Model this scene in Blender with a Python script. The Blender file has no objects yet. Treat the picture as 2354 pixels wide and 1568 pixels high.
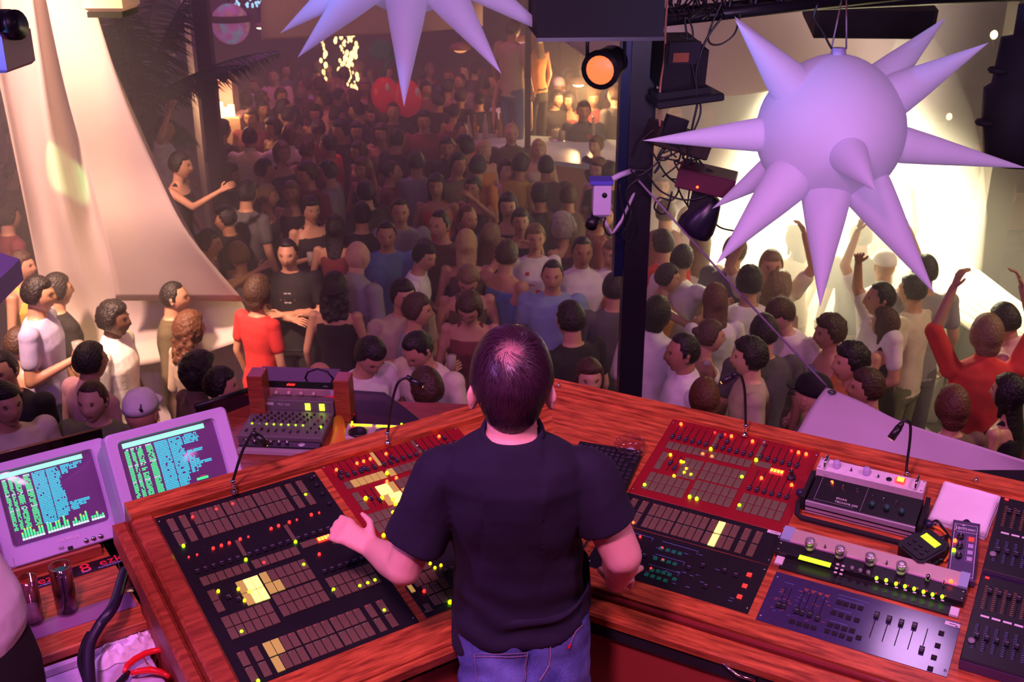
import bpy, math, random
import numpy as np
from mathutils import Vector, Matrix, noise as mnoise
R = math.radians
rnd = random.Random(7)
SC = bpy.context.scene
COL = SC.collection
# ---------------------------------------------------------------- camera
FPX, PITCH, CAMH = 2550.0, 22.0, 2.72
cd = bpy.data.cameras.new('camera'); cam = bpy.data.objects.new('camera', cd); COL.objects.link(cam)
cd.sensor_width = 23.6; cd.lens = 23.6 * FPX / 2354.0
cam.location = (0, 0, CAMH); cam.rotation_euler = (R(90 - PITCH), 0, 0)
cd.clip_start = .05; cd.clip_end = 200
cd.dof.use_dof = True; cd.dof.focus_distance = 2.75; cd.dof.aperture_fstop = 6.3
SC.camera = cam
# ---------------------------------------------------------------- colour management, world
SC.view_settings.view_transform = 'Standard'; SC.view_settings.look = 'None'
SC.view_settings.exposure = 0.0; SC.view_settings.gamma = 1.0; SC.view_settings.use_curve_mapping = False
SC.cycles.use_denoising = True
SC.cycles.max_bounces = 6; SC.cycles.diffuse_bounces = 2; SC.cycles.glossy_bounces = 3
SC.cycles.transmission_bounces = 6; SC.cycles.transparent_max_bounces = 12; SC.cycles.volume_bounces = 1
SC.cycles.sample_clamp_indirect = 4.0
SC.cycles.use_light_tree = True
def srgb(r, g, b):
    f = lambda c: (c/255/12.92) if c <= 10.3 else ((c/255+.055)/1.055)**2.4
    return (f(r), f(g), f(b))
W = bpy.data.worlds.new('world'); SC.world = W; W.use_nodes = True
bg = W.node_tree.nodes['Background']; bg.inputs[0].default_value = (.50, .16, .50, 1); bg.inputs[1].default_value = .040
# ---------------------------------------------------------------- lights
def lamp(kind, name, loc, to, power, col, size=.3, angle=60, blend=.5):
    l = bpy.data.lights.new(name, kind); l.energy = power; l.color = col
    if kind == 'AREA': l.shape = 'DISK'; l.size = size
    elif kind == 'SPOT': l.spot_size = R(angle); l.spot_blend = blend; l.shadow_soft_size = size
    else: l.shadow_soft_size = size
    o = bpy.data.objects.new(name, l); COL.objects.link(o); o.location = loc
    if to is not None: o.rotation_euler = (Vector(to) - Vector(loc)).to_track_quat('-Z', 'Y').to_euler()
    return o
lamp('SPOT', 'booth_wash_lamp', (-.75, .35, 4.1), (.15, 2.55, 1.0), 470, (1.0, .27, .76), .22, 66, .55)
lamp('AREA', 'violet_wash_lamp', (-2.7, 1.3, 3.3), (-1.4, 2.9, 1.0), 50, (.66, .24, 1.0), .3)
lamp('SPOT', 'violet_side_lamp', (2.4, 1.0, 3.8), (1.5, 2.7, 1.0), 170, (1.0, .34, .84), .3, 70, .6)
lamp('AREA', 'front_fill_lamp', (.2, .3, 4.4), (.2, 6, 0), 26, (.85, .34, .80), .4)
# washes over the dance floor
lamp('SPOT', 'sail_wash', (-3.2, 4.3, 4.4), (-3.05, 7.2, .6), 4400, (1.0, .54, .42), .2, 36, .5)
lamp('SPOT', 'sail_foot_wash', (-2.1, 5.2, 4.0), (-2.55, 7.4, -.5), 1100, (1.0, .66, .26), .15, 26, .6)
lamp('SPOT', 'pink_floor_wash', (-1.0, 4.6, 5.2), (-.8, 8.0, -1.0), 70, (1.0, .34, .55), .4, 90, .9)
lamp('SPOT', 'red_floor_wash', (-2.6, 12.0, 5.0), (-2.0, 15.5, -1.0), 420, (1.0, .20, .16), .4, 85, .9)
lamp('SPOT', 'amber_bar_spot', (3.4, 11.0, 3.6), (1.2, 14.0, -.3), 750, (1.0, .60, .26), .15, 32, .6)
lamp('SPOT', 'white_stage_beam', (3.3, 12.4, 3.4), (3.0, 9.4, -1.2), 3000, (1.0, .84, .48), .2, 40, .6)
lamp('SPOT', 'stage_lamp', (2.85, 10.9, 1.5), (3.0, 8.9, -1.0), 12000, (1.0, .85, .48), .12, 78, .5)
lamp('SPOT', 'canopy_fill_spot', (2.6, 7.2, 1.2), (2.3, 9.4, 4.3), 1500, (1.0, .72, .56), .2, 75, .7)  # added spot to brighten the right canopy
lamp('SPOT', 'canopy_violet_uplight', (.9, 7.0, 1.6), (.9, 9.4, 4.0), 420, (.66, .34, 1.0), .2, 55, .7)
lamp('AREA', 'lilac_reflection_light', (1.40, 3.46, 3.75), (1.0, 2.25, .98), 4.5, (.86, .46, 1.0), .34)  # added disk whose reflection makes the lilac sheen on the blue-black panel
lamp('SPOT', 'amber_side_fill', (6.2, 5.6, 4.2), (2.4, 7.2, -.4), 700, (1.0, .68, .42), .2, 55, .7)  # added warm fill to lift the pale shirts on the right
lamp('AREA', 'purple_haze_fill', (-3.5, 15, 6.2), (-2.5, 14, 0), 260, (.58, .12, .62), 3.0)  # added fill that tints the back haze and crowd purple
lamp('SPOT', 'blue_star_spot', (-2.6, 3.0, 2.3), (.6, 4.6, 3.6), 520, (.08, .36, 1.0), .05, 60, .5)
lamp('SPOT', 'violet_star_wash', (.6, 1.2, 2.4), (1.0, 4.6, 3.4), 240, (.80, .52, 1.0), .3, 80, .7)
lamp('SPOT', 'green_palm_spot', (-1.2, 9.6, 3.6), (-3.0, 11.5, 2.3), 22, (.15, 1.0, .45), .1, 60, .9)
# ---------------------------------------------------------------- pixel of the photograph -> point on a real surface
cP, sP = math.cos(R(PITCH)), math.sin(R(PITCH))
CAM = Vector((0, 0, CAMH))
def ray(x, y):
    a, b = (x-1177)/FPX, -(y-784)/FPX
    return Vector((a, cP + b*sP, -sP + b*cP))
def hitz(x, y, z):
    r = ray(x, y); return CAM + r*((z-CAMH)/r.z)
def hity(x, y, Y):
    r = ray(x, y); return CAM + r*(Y/r.y)
def hitp(x, y, o, n):
    r = ray(x, y); return CAM + r*((o-CAM).dot(n)/r.dot(n))
class Frame:
    def __init__(s, o, az, tilt=0, k=1.):
        a, t = R(az), R(tilt); s.k = k
        s.o = Vector(o); s.u = Vector((math.cos(a), math.sin(a), 0))
        s.v = Vector((-math.sin(a)*math.cos(t), math.cos(a)*math.cos(t), math.sin(t))); s.n = s.u.cross(s.v)
        s.M = Matrix(((s.u.x, s.v.x, s.n.x, s.o.x), (s.u.y, s.v.y, s.n.y, s.o.y), (s.u.z, s.v.z, s.n.z, s.o.z), (0, 0, 0, 1))) @ Matrix.Diagonal((k, k, k, 1))
    def px(s, x, y, h=0):
        p = hitp(x, y, s.o + s.n*h*s.k, s.n) - s.o; return (p.dot(s.u)/s.k, p.dot(s.v)/s.k)
    def w(s, u, v, n=0): return s.o + (s.u*u + s.v*v + s.n*n)*s.k
    def loc(s, p): p = (Vector(p)-s.o)/s.k; return Vector((p.dot(s.u), p.dot(s.v), p.dot(s.n)))
FL = Frame((-.2400, 2.3880, .970), 34, 14.7)
FR = Frame((.2010, 2.6500, .970), -29, 15)
# ---------------------------------------------------------------- materials
MATS = {}
def mat(name, col, rough=.6, metal=0., emit=0., ecol=None, noise=.06, nscale=18., bump=0., spec=.5, trans=0., ior=1.45, alpha=1., objcol=False, mul=1., sheen=0.):
    if name in MATS: return MATS[name]
    m = bpy.data.materials.new(name); m.use_nodes = True; nt = m.node_tree; N = nt.nodes; L = nt.links
    b = N['Principled BSDF']
    b.inputs['Roughness'].default_value = rough; b.inputs['Metallic'].default_value = metal
    b.inputs['Specular IOR Level'].default_value = spec; b.inputs['IOR'].default_value = ior
    b.inputs['Transmission Weight'].default_value = trans; b.inputs['Alpha'].default_value = alpha
    c = (*col, 1)
    tc = N.new('ShaderNodeTexCoord'); nz = N.new('ShaderNodeTexNoise'); nz.inputs['Scale'].default_value = nscale; nz.inputs['Detail'].default_value = 3
    L.new(tc.outputs['Object'], nz.inputs['Vector'])
    mr = N.new('ShaderNodeMapRange'); mr.inputs[3].default_value = (1-noise)*mul; mr.inputs[4].default_value = (1+noise)*mul
    L.new(nz.outputs['Fac'], mr.inputs[0])
    vm = N.new('ShaderNodeVectorMath'); vm.operation = 'SCALE'
    L.new(mr.outputs[0], vm.inputs['Scale'])
    if objcol:
        oi = N.new('ShaderNodeObjectInfo')
        if col != (1, 1, 1):
            v2 = N.new('ShaderNodeVectorMath'); v2.operation = 'MULTIPLY'; v2.inputs[1].default_value = col
            L.new(oi.outputs['Color'], v2.inputs[0]); L.new(v2.outputs[0], vm.inputs[0])
        else: L.new(oi.outputs['Color'], vm.inputs[0])
    else: vm.inputs[0].default_value = col
    L.new(vm.outputs[0], b.inputs['Base Color'])
    if emit:
        b.inputs['Emission Color'].default_value = (*(ecol or col), 1); b.inputs['Emission Strength'].default_value = emit
    if bump:
        bp = N.new('ShaderNodeBump'); bp.inputs['Strength'].default_value = bump; bp.inputs['Distance'].default_value = .01
        L.new(nz.outputs['Fac'], bp.inputs['Height']); L.new(bp.outputs[0], b.inputs['Normal'])
    MATS[name] = m; return m
def wood(name, c1, c2, scale=26., rough=.35, axis=0):
    if name in MATS: return MATS[name]
    m = bpy.data.materials.new(name); m.use_nodes = True; nt = m.node_tree; N = nt.nodes; L = nt.links; b = N['Principled BSDF']
    tc = N.new('ShaderNodeTexCoord'); mp = N.new('ShaderNodeMapping')
    s = [9, 9, 9]; s[axis] = .8; mp.inputs['Scale'].default_value = s
    L.new(tc.outputs['Object'], mp.inputs['Vector'])
    nz = N.new('ShaderNodeTexNoise'); nz.inputs['Scale'].default_value = scale/3; nz.inputs['Detail'].default_value = 7; nz.inputs['Roughness'].default_value = .65
    L.new(mp.outputs[0], nz.inputs['Vector'])
    rp = N.new('ShaderNodeValToRGB'); rp.color_ramp.elements[0].position = .36; rp.color_ramp.elements[1].position = .66
    rp.color_ramp.elements[0].color = (*c1, 1); rp.color_ramp.elements[1].color = (*c2, 1)
    L.new(nz.outputs['Fac'], rp.inputs[0]); L.new(rp.outputs[0], b.inputs['Base Color'])
    b.inputs['Roughness'].default_value = rough
    bp = N.new('ShaderNodeBump'); bp.inputs['Strength'].default_value = .12; bp.inputs['Distance'].default_value = .002
    L.new(nz.outputs['Fac'], bp.inputs['Height']); L.new(bp.outputs[0], b.inputs['Normal'])
    MATS[name] = m; return m
def glow(name, col, s): return mat(name, (.05, .05, .05), .4, emit=s, ecol=col)
def glassmat(name, col, rough=.02, alpha=.25):
    if name in MATS: return MATS[name]
    m = bpy.data.materials.new(name); m.use_nodes = True; nt = m.node_tree; N = nt.nodes; L = nt.links; N.clear()
    out = N.new('ShaderNodeOutputMaterial'); mx = N.new('ShaderNodeMixShader'); tr = N.new('ShaderNodeBsdfTransparent'); gl = N.new('ShaderNodeBsdfGlossy')
    lw = N.new('ShaderNodeLayerWeight'); lw.inputs[0].default_value = .5; fr = N.new('ShaderNodeMath'); fr.operation = 'POWER'; fr.inputs[1].default_value = 3.0; L.new(lw.outputs['Facing'], fr.inputs[0]); tr.inputs[0].default_value = (*col, 1); gl.inputs[1].default_value = rough; gl.inputs[0].default_value = (.7, .7, .7, 1) if alpha > .28 else (.8, .8, .8, 1)
    ad = N.new('ShaderNodeMath'); ad.operation = 'ADD'; ad.inputs[1].default_value = alpha*.2
    nz = N.new('ShaderNodeTexNoise'); nz.inputs['Scale'].default_value = 30
    mm = N.new('ShaderNodeMath'); mm.operation = 'MULTIPLY'; mm.inputs[1].default_value = alpha*.1
    L.new(nz.outputs['Fac'], mm.inputs[0]); L.new(fr.outputs[0], ad.inputs[0])
    a2 = N.new('ShaderNodeMath'); a2.operation = 'ADD'; L.new(ad.outputs[0], a2.inputs[0]); L.new(mm.outputs[0], a2.inputs[1])
    L.new(a2.outputs[0], mx.inputs[0]); L.new(tr.outputs[0], mx.inputs[1]); L.new(gl.outputs[0], mx.inputs[2]); L.new(mx.outputs[0], out.inputs[0])
    MATS[name] = m; return m
# ---------------------------------------------------------------- mesh builder
class MB:
    def __init__(s): s.v = []; s.f = []; s.m = []; s.sm = []
    def add(s, vs, fs, mi=0, smooth=False, T=None):
        b = len(s.v)
        for p in vs:
            p = Vector(p); s.v.append(tuple(T @ p) if T is not None else tuple(p))
        for f in fs: s.f.append(tuple(b+i for i in f)); s.m.append(mi); s.sm.append(smooth)
        return s
    def box(s, x0, x1, y0, y1, z0, z1, mi=0, T=None, bev=0):
        if bev:
            c = [(x0, x1), (y0, y1), (z0, z1)]; b = bev
            vs = []; 
            for z, i in ((z0, b), (z0+b, 0), (z1-b, 0), (z1, b)):
                vs += [(x0+i+0, y0+i, z), (x1-i, y0+i, z), (x1-i, y1-i, z), (x0+i, y1-i, z)]
            fs = [(3, 2, 1, 0), (12, 13, 14, 15)]
            for k in range(3):
                for j in range(4): a = k*4+j; d = k*4+(j+1) % 4; fs.append((a, d, d+4, a+4))
            return s.add(vs, fs, mi, False, T)
        return s.add([(x0, y0, z0), (x1, y0, z0), (x1, y1, z0), (x0, y1, z0), (x0, y0, z1), (x1, y0, z1), (x1, y1, z1), (x0, y1, z1)],
                     [(3, 2, 1, 0), (4, 5, 6, 7), (0, 1, 5, 4), (1, 2, 6, 5), (2, 3, 7, 6), (3, 0, 4, 7)], mi, False, T)
    def prism(s, poly, z0, z1, mi=0, T=None, axis=2):
        n = len(poly); vs = []
        for z in (z0, z1):
            for a, b in poly: vs.append((a, b, z) if axis == 2 else ((z, a, b) if axis == 0 else (a, z, b)))
        fs = [tuple(range(n))[::-1], tuple(range(n, 2*n))] + [(i, (i+1) % n, (i+1) % n+n, i+n) for i in range(n)]
        return s.add(vs, fs, mi, False, T)
    def rings(s, rings, mi=0, cap=True, smooth=True, T=None, closed=False):
        n = len(rings[0]); vs = [p for r in rings for p in r]; fs = []
        k = len(rings)
        for i in range(k-1 if not closed else k):
            for j in range(n):
                a = i*n+j; b = i*n+(j+1) % n; c = ((i+1) % k)*n+(j+1) % n; d = ((i+1) % k)*n+j
                fs.append((a, b, c, d))
        if cap and not closed: fs += [tuple(range(n))[::-1], tuple(range((k-1)*n, k*n))]
        return s.add(vs, fs, mi, smooth, T)
    def lathe(s, prof, seg=16, mi=0, T=None, smooth=True, cap=True):
        rr = [[(r*math.cos(2*math.pi*j/seg), r*math.sin(2*math.pi*j/seg), z) for j in range(seg)] for r, z in prof]
        return s.rings(rr, mi, cap, smooth, T)
    def cyl(s, a, b, r0, r1=None, seg=12, mi=0, cap=True, smooth=True):
        a, b = Vector(a), Vector(b); r1 = r0 if r1 is None else r1
        T = Matrix.Translation(a) @ (b-a).to_track_quat('Z', 'Y').to_matrix().to_4x4(); L = (b-a).length
        return s.lathe([(r0, 0), (r1, L)], seg, mi, T, smooth, cap)
    def tube(s, pts, r, seg=8, mi=0, smooth=True):
        pts = [Vector(p) for p in pts]; rs = r if isinstance(r, (list, tuple)) else [r]*len(pts); rr = []
        up = None
        for i, p in enumerate(pts):
            t = (pts[min(i+1, len(pts)-1)]-pts[max(i-1, 0)]).normalized()
            if up is None: up = t.orthogonal().normalized()
            up = (up - t*up.dot(t)).normalized(); w = t.cross(up)
            rr.append([tuple(p+(up*math.cos(2*math.pi*j/seg)+w*math.sin(2*math.pi*j/seg))*rs[i]) for j in range(seg)])
        return s.rings(rr, mi, True, smooth)
    def caps(s, a, b, ra, rb, seg=12, mi=0, T=None):
        a, b = Vector(a), Vector(b); d = b-a; L = d.length or 1e-4
        M = Matrix.Translation(a) @ d.to_track_quat('Z', 'Y').to_matrix().to_4x4()
        if T is not None: M = T @ M
        pr = []
        for i in range(5): t = math.pi/2*(i+.15)/4.15; pr.append((ra*math.sin(t), -ra*math.cos(t)))
        for i in range(5): t = math.pi/2*(4-i+.15)/4.15; pr.append((rb*math.sin(t), L+rb*math.cos(t)))
        return s.lathe(pr, seg, mi, M)
    def ell(s, c, r, seg=12, mi=0, T=None):
        M = Matrix.Translation(Vector(c)) @ Matrix.Diagonal((*r, 1)); n = max(5, seg//2+1)
        if T is not None: M = T @ M
        return s.lathe([(math.sin(math.pi*(i+.2)/(n-1+.4)), -math.cos(math.pi*(i+.2)/(n-1+.4))) for i in range(n)], seg, mi, M)
    def mesh(s, name, mats):
        me = bpy.data.meshes.new(name); me.from_pydata(s.v, [], s.f)
        for m in mats: me.materials.append(m)
        me.polygons.foreach_set('material_index', s.m); me.polygons.foreach_set('use_smooth', s.sm); me.update()
        return me
def put(name, me, parent=None, M=None):
    o = bpy.data.objects.new(name, me); COL.objects.link(o)
    if parent is not None: o.parent = parent
    if M is not None: o.matrix_local = M if parent is not None else M
    return o
def obj(name, mb, mats, parent=None, M=None):
    if not isinstance(mats, (list, tuple)): mats = [mats]
    return put(name, mb.mesh(name, mats), parent, M)
def tag(o, label=None, cat=None, group=None, kind=None):
    if label: o['label'] = label
    if cat: o['category'] = cat
    if group: o['group'] = group
    if kind: o['kind'] = kind
    return o
def thing(name, label, cat, M=None, group=None):
    o = bpy.data.objects.new(name, None); COL.objects.link(o); o.empty_display_size = .05
    if isinstance(M, Frame): M = M.M
    if M is not None: o.matrix_world = M if isinstance(M, Matrix) else Matrix.Translation(Vector(M))
    return tag(o, label, cat, group)
def struct(name, mb, mats, M=None): return tag(obj(name, mb, mats, None, M), kind='structure')
def text(name, s, size, m, parent, loc, rot=0, ext=.0004, M=None, tilt=None):
    cu = bpy.data.curves.new(name, 'FONT'); cu.body = s; cu.size = size; cu.extrude = ext; cu.align_x = 'CENTER'; cu.align_y = 'CENTER'; cu.resolution_u = 2
    t = bpy.data.objects.new(name, cu); COL.objects.link(t); bpy.context.view_layer.update()
    me = bpy.data.meshes.new_from_object(t.evaluated_get(bpy.context.evaluated_depsgraph_get())); bpy.data.objects.remove(t)
    me.materials.clear(); me.materials.append(m)
    return put(name, me, parent, M if M is not None else Matrix.Translation(loc) @ Matrix.Rotation(R(rot), 4, 'Z') @ (tilt or Matrix.Identity(4)))
BLK = mat('black_plastic', (.012, .011, .013), .35); BLKM = mat('black_matte', (.01, .009, .011), .8)
GUN = mat('gun_metal', (.05, .045, .055), .35, .7); CHR = mat('chrome', (.75, .72, .75), .15, 1.); WHT = mat('white_plastic', (.72, .70, .72), .45)
GRY = mat('grey_plastic', (.25, .24, .26), .5); SIL = mat('silver_metal', (.62, .58, .60), .38, .55)
WOOD = wood('red_teak', (.20, .030, .010), (.66, .16, .045)); WOOD2 = wood('dark_red_teak', (.20, .035, .016), (.40, .085, .035))
CAB = mat('red_brown_cabinet', (.30, .045, .030), .5, nscale=8)
REDP = mat('red_lacquer_panel', (.24, .008, .014), .38)
# ================================================================ the light desk: two tilted wings meeting in a corner
seam_d = FL.n.cross(FR.n).normalized()
if seam_d.y < 0: seam_d = -seam_d
# a point on both planes
A_ = np.array([list(FL.n), list(FR.n), [0, 1, 0]]); b_ = np.array([FL.n.dot(FL.o), FR.n.dot(FR.o), 2.6])
seam_p = Vector(np.linalg.solve(A_, b_))
def seam_u(F, v):
    nrm = seam_d.cross(Vector((0, 0, 1))).normalized(); f = lambda u: (F.w(u, v)-seam_p).dot(nrm); a, b = f(0), f(1); return -a/(b-a)
def clip_seam(F, poly, keep_left):
    out = []; n = len(poly)
    nrm = seam_d.cross(Vector((0, 0, 1))).normalized()          # points to +X
    sd = lambda p: (F.w(*p) - seam_p).dot(nrm) * (-1 if keep_left else 1)
    for i in range(n):
        a, b = poly[i], poly[(i+1) % n]; da, db = sd(a), sd(b)
        if da >= 0: out.append(a)
        if da*db < 0: t = da/(da-db); out.append((a[0]+(b[0]-a[0])*t, a[1]+(b[1]-a[1])*t))
    return out
def led(parent, F, x, y, m, r=.0033, h=.0, name='indicator_light'):
    u, v = F.px(x, y, h+.004); return led_uv(parent, u, v, m, r, h, name)
LED_ME = {}
def led_uv(parent, u, v, m, r=.0033, h=0, name='indicator_light'):
    k = (m.name, round(r, 5))
    if k not in LED_ME:
        b = MB().lathe([(r*1.02, 0), (r, r*.9), (r*.75, r*1.5), (r*.3, r*1.75)], 10); LED_ME[k] = b.mesh(name, [m])
    return put(name, LED_ME[k], parent, Matrix.Translation((u, v, h+.0015)))
RED = glow('red_led', (1, .010, .006), 6); GRN = glow('green_led', (.33, 1, .0), 5); YEL = glow('yellow_led', (1, .62, .0), 5.5)
REDD = glow('dim_red_led', (.9, .03, .03), 1.2); CYD = glow('dim_cyan_led', (.1, .5, .5), .35); ORG = glow('orange_display', (1, .28, .01), 8)
RBRT = glow('red_hot_led', (1, .055, .006), 9)
BTN = mat('smoked_amber_button', (.135, .095, .055), .28, noise=.12); BTNR = mat('olive_button', (.14, .125, .06), .4, noise=.12)
BTL = mat('lit_amber_button', (.22, .16, .06), .3, emit=.42, ecol=(1, .56, .12)); BTH = mat('bright_amber_button', (.3, .24, .1), .3, emit=2.0, ecol=(1, .66, .16))  # emission also stands in for light pools and glare on buttons
SLOT = mat('fader_slot_black', (.004, .004, .005), .9); KNB = mat('fader_cap_black', (.018, .017, .024), .3)
LINE = mat('panel_print_grey', (.30, .27, .36), .7); LINEB = mat('panel_print_blue', (.12, .2, .45), .7); LINER = mat('panel_print_red', (.55, .12, .05), .7)
BME = {}
def button(parent, u, v, w, h, m, name='button', z=.0016, t=.0035):
    k = (round(w, 4), round(h, 4), m.name, name)
    if k not in BME:
        BME[k] = MB().box(-w/2, w/2, -h/2, h/2, 0, t, bev=.0008).mesh(name, [m])
    return put(name, BME[k], parent, Matrix.Translation((u, v, z)))
FME = {}
def fader(parent, u, v0, v1, pos, kw=.011, kh=.017):
    k = ('s', round(v1-v0, 3))
    if k not in FME: FME[k] = MB().box(-.0011, .0011, 0, v1-v0, 0, .0006).mesh('fader_slot', [SLOT])
    put('fader_slot', FME[k], parent, Matrix.Translation((u, v0, .0016)))
    k = ('k', kw, kh)
    if k not in FME:
        b = MB().box(-kw/2, kw/2, -kh/2, kh/2, 0, .008, bev=.002).box(-kw/2+.001, kw/2-.001, -.0006, .0006, .008, .0088, 1)
        FME[k] = b.mesh('fader_cap', [KNB, LINE])
    return put('fader_cap', FME[k], parent, Matrix.Translation((u, v0+(v1-v0)*pos, .002)))
def screw(parent, u, v, z=.0016, r=.003):
    k = 'screw'
    if k not in FME: FME[k] = MB().lathe([(.0034, 0), (.0032, .0014), (.001, .002)], 8).box(-.0025, .0025, -.0004, .0004, .0018, .0022, 1).mesh('screw', [CHR, BLK])
    return put('screw', FME[k], parent, Matrix.Translation((u, v, z)))
def plate(parent, name, u0, u1, v0, v1, m, t=.0016, label=None):
    o = obj(name, MB().box(u0, u1, v0, v1, -.003, t, bev=.0006), m, parent)
    if label: o['label'] = label
    for a in (u0+.008, u1-.008):
        for c in (v0+.018, v1-.018): screw(o, a, c, t)
    return o
WB = .0195; CW = .0218
def cols16():
    u = .024; out = []
    for i in range(16):
        out.append(u + WB/2)
        u += CW + (.0115 if i in (0, 1, 13, 14) else (.003 if i in (5, 9) else 0))
    return out
def pattern_block(p, u0, v0, rh=.050, up_leds=RED, bright=()):
    for r in (0, 1):
        for i, u in enumerate(cols16()):
            mm = BTL if (r, i) in bright else BTN
            button(p, u0+u, v0+rh*(r+.5)+.002*r, WB, rh-.003, mm)
            led_uv(p, u0+u-.004, v0+rh*(r+1)-.006+.002*r, REDD if r else CYD, .0012, .0045)
def section(p, u0, v0, btn=BTN, lit=None):
    """faders above, button field below: the layout printed on each large panel; v0 is its lower edge"""
    lit = lit or (lambda u, v: btn)
    B = lambda u, v, w, h: button(p, u0+u, v0+v, w, h, lit(u, v))
    for g, us in enumerate((.033, .176, .318)):
        for i in range(6):
            u = us+i*.0222
            fader(p, u0+u, v0+.266, v0+.335, .05)
            led_uv(p, u0+u, v0+.347, GUN, .0015, 0, 'button_dot')
            led_uv(p, u0+u, v0+.257, GUN, .0015, 0, 'button_dot')
    for us in (.168, .309): button(p, u0+us-.002, v0+.302, .011, .062, lit(us, .30), 'light_bar')
    for us in (.029, .171):
        for i in range(6): B(us+i*.0218+.0105, .230, WB, .031)
    for j in (0, 1): B(.041, .175-.041*j, .020, .038)
    fader(p, u0+.072, v0+.118, v0+.195, .45); fader(p, u0+.092, v0+.118, v0+.195, .22)
    for j in (0, 1):
        for i in range(3): B(.116+i*.0205, .171-.045*j, .019, .042)
    for j in (0, 1):
        for i in range(6): B(.040+i*.0218, .078-.040*j, WB, .037)
    for j in range(4):
        for i in range(6): B(.182+i*.0218, .176-.0405*j-(.004 if j > 1 else 0), WB, .037)
    button(p, u0+.337, v0+.241, .044, .022, btn)
    for i in range(6): fader(p, u0+.330+i*.0222, v0+.124, v0+.215, .05)
    for j in (0, 1):
        for i in range(6): B(.330+i*.0222, .087-.039*j, WB, .036)
def z2(a): return (320+a[0]/3.027, 1050+a[1]/3.027)
def z3(a): return (540+a[0]/3.92, 850+a[1]/3.92)
def z5(a): return (1300+a[0]/3.408, 940+a[1]/3.408)
def z6(a): return (1754+a[0]/3.027, 1050+a[1]/3.027)
def z7(a): return (1320+a[0]/3.58, 1130+a[1]/3.58)
def zB(a): return (1740+a[0]/4.708, 1300+a[1]/4.708)
def seg_display(p, u, v, w=.038, h=.017, s='8888', sz=.014):
    d = obj('digit_display', MB().box(u-w/2, u+w/2, v-h/2, v+h/2, .001, .0065, bev=.0006), glow('red_display_body', (1, .02, .01), 3.2), p)
    for i in range(4):
        b = MB().box(-.0035, .0035, -.006, .006, 0, .0008, bev=.0003); put('digit', b.mesh('digit', [ORG]), d, Matrix.Translation((u-w/2+w*(i+.5)/4, v, .0066)))
    return d
# ---- left wing
LW = thing('lighting_desk', 'red teak lighting desk wing on the left, full of black and red button panels', 'desk', FL)
V0L, V1L = -.098, .64
slab = clip_seam(FL, [(-.475, V0L), (.9, V0L), (.9, .70), (-.475, .70)], True)
slab = [p for p in slab]
# chamfer where the operator stands
slab2 = [p for p in slab if not (p[0] > .2 and p[1] < -.05)]
ctop = clip_seam(FL, [(-.475, V0L), (.9, V0L), (.9, .70), (-.475, .70)], True)
poly = []
for p in ctop:
    if p[1] <= V0L+1e-4 and p[0] > .1: poly += [(.085, V0L), (seam_u(FL, V0L+.16), V0L+.16)]
    else: poly.append(p)
obj('desk_top', MB().prism(poly, -.035, 0), WOOD, LW)
rp = clip_seam(FL, [(-.535, .645), (.9, .645), (.9, .707), (-.535, .707)], True)
obj('back_rail', MB().prism(rp, -.05, .022), WOOD, LW)
obj('side_rail', MB().box(-.535, -.475, V0L, .705, -.05, .010, bev=.008), WOOD2, LW)
obj('side_rail_trim', MB().box(-.575, -.537, V0L, .69, -.11, -.022, bev=.01), WOOD2, LW)
obj('front_rail', MB().box(-.53, .085, V0L-.02, V0L+.002, -.045, .002, bev=.008), WOOD, LW)
M_ = FL.M.inverted()
def vert_panel(parent, F, uA, vA, uB, vB, drop, z_bottom, m, name, th=.02, inset=0):
    a, b = F.w(uA, vA, -drop), F.w(uB, vB, -drop); d = (b-a).normalized(); nrm = Vector((d.y, -d.x, 0)).normalized()*th
    vs = [a, b, Vector((b.x, b.y, z_bottom)), Vector((a.x, a.y, z_bottom))]; vs = [F.loc(p) for p in vs+[p-nrm for p in vs]]
    return obj(name, MB().add(vs, [(0, 1, 2, 3), (7, 6, 5, 4), (0, 4, 5, 1), (1, 5, 6, 2), (2, 6, 7, 3), (3, 7, 4, 0)]), m, parent)
FZ = .13
vert_panel(LW, FL, -.53, V0L+.012, .09, V0L+.012, .046, .875, BLKM, 'shadow_gap')
vert_panel(LW, FL, -.53, V0L+.004, .09, V0L+.004, .085, FZ, CAB, 'front_panel')
vert_panel(LW, FL, -.530, .70, -.530, V0L, .04, FZ, CAB, 'side_panel')
rbk = vert_panel(LW, FL, .86, .70, -.53, .70, .04, FZ, WOOD2, 'back_panel')
# left black panel
p = plate(LW, 'button_panel', -.475, 0, .0, .638, BLK, label='large black panel of smoked amber buttons and faders')
pattern_block(p, -.475, .010, .049, bright={(1, 3), (1, 2), (0, 2)})  # the painted light pool runs on into these glowing keys
pool_c = (.150, .155)
def poolL(u, v):  # pool of light painted as glowing buttons, weaker outward
    d = math.hypot((u-.148)*1.0, (v-.150)*1.15)
    return BTH if d < .030 else (BTL if d < .062 else BTN)
section(p, -.475, .132, BTN, poolL)
pattern_block(p, -.475, .507, .054)
for a in ((372, 420), (537, 367), (650, 330), (515, 637), (572, 617), (627, 600), (703, 573), (918, 500), (970, 480), (1045, 455), (1198, 403), (868, 738), (1253, 678)): led(p, FL, *z2(a), RED, .0042)
for a in ((345, 697), (403, 680), (760, 556), (1097, 437), (1252, 388)): led(p, FL, *z2(a), RED, .0028)
for a in ((1158, 265), (308, 620), (742, 716), (1088, 592), (1145, 752), (1352, 925), (1535, 900), (1590, 880), (1640, 860), (712, 1218), (1705, 1070), (828, 1560)): led(p, FL, *z2(a), GRN, .0044)
for a in ((550, 935), (690, 920), (765, 942), (733, 1000)): led(p, FL, *z2(a), YEL, .0042)
seg_display(p, -.094, .373)
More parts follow.
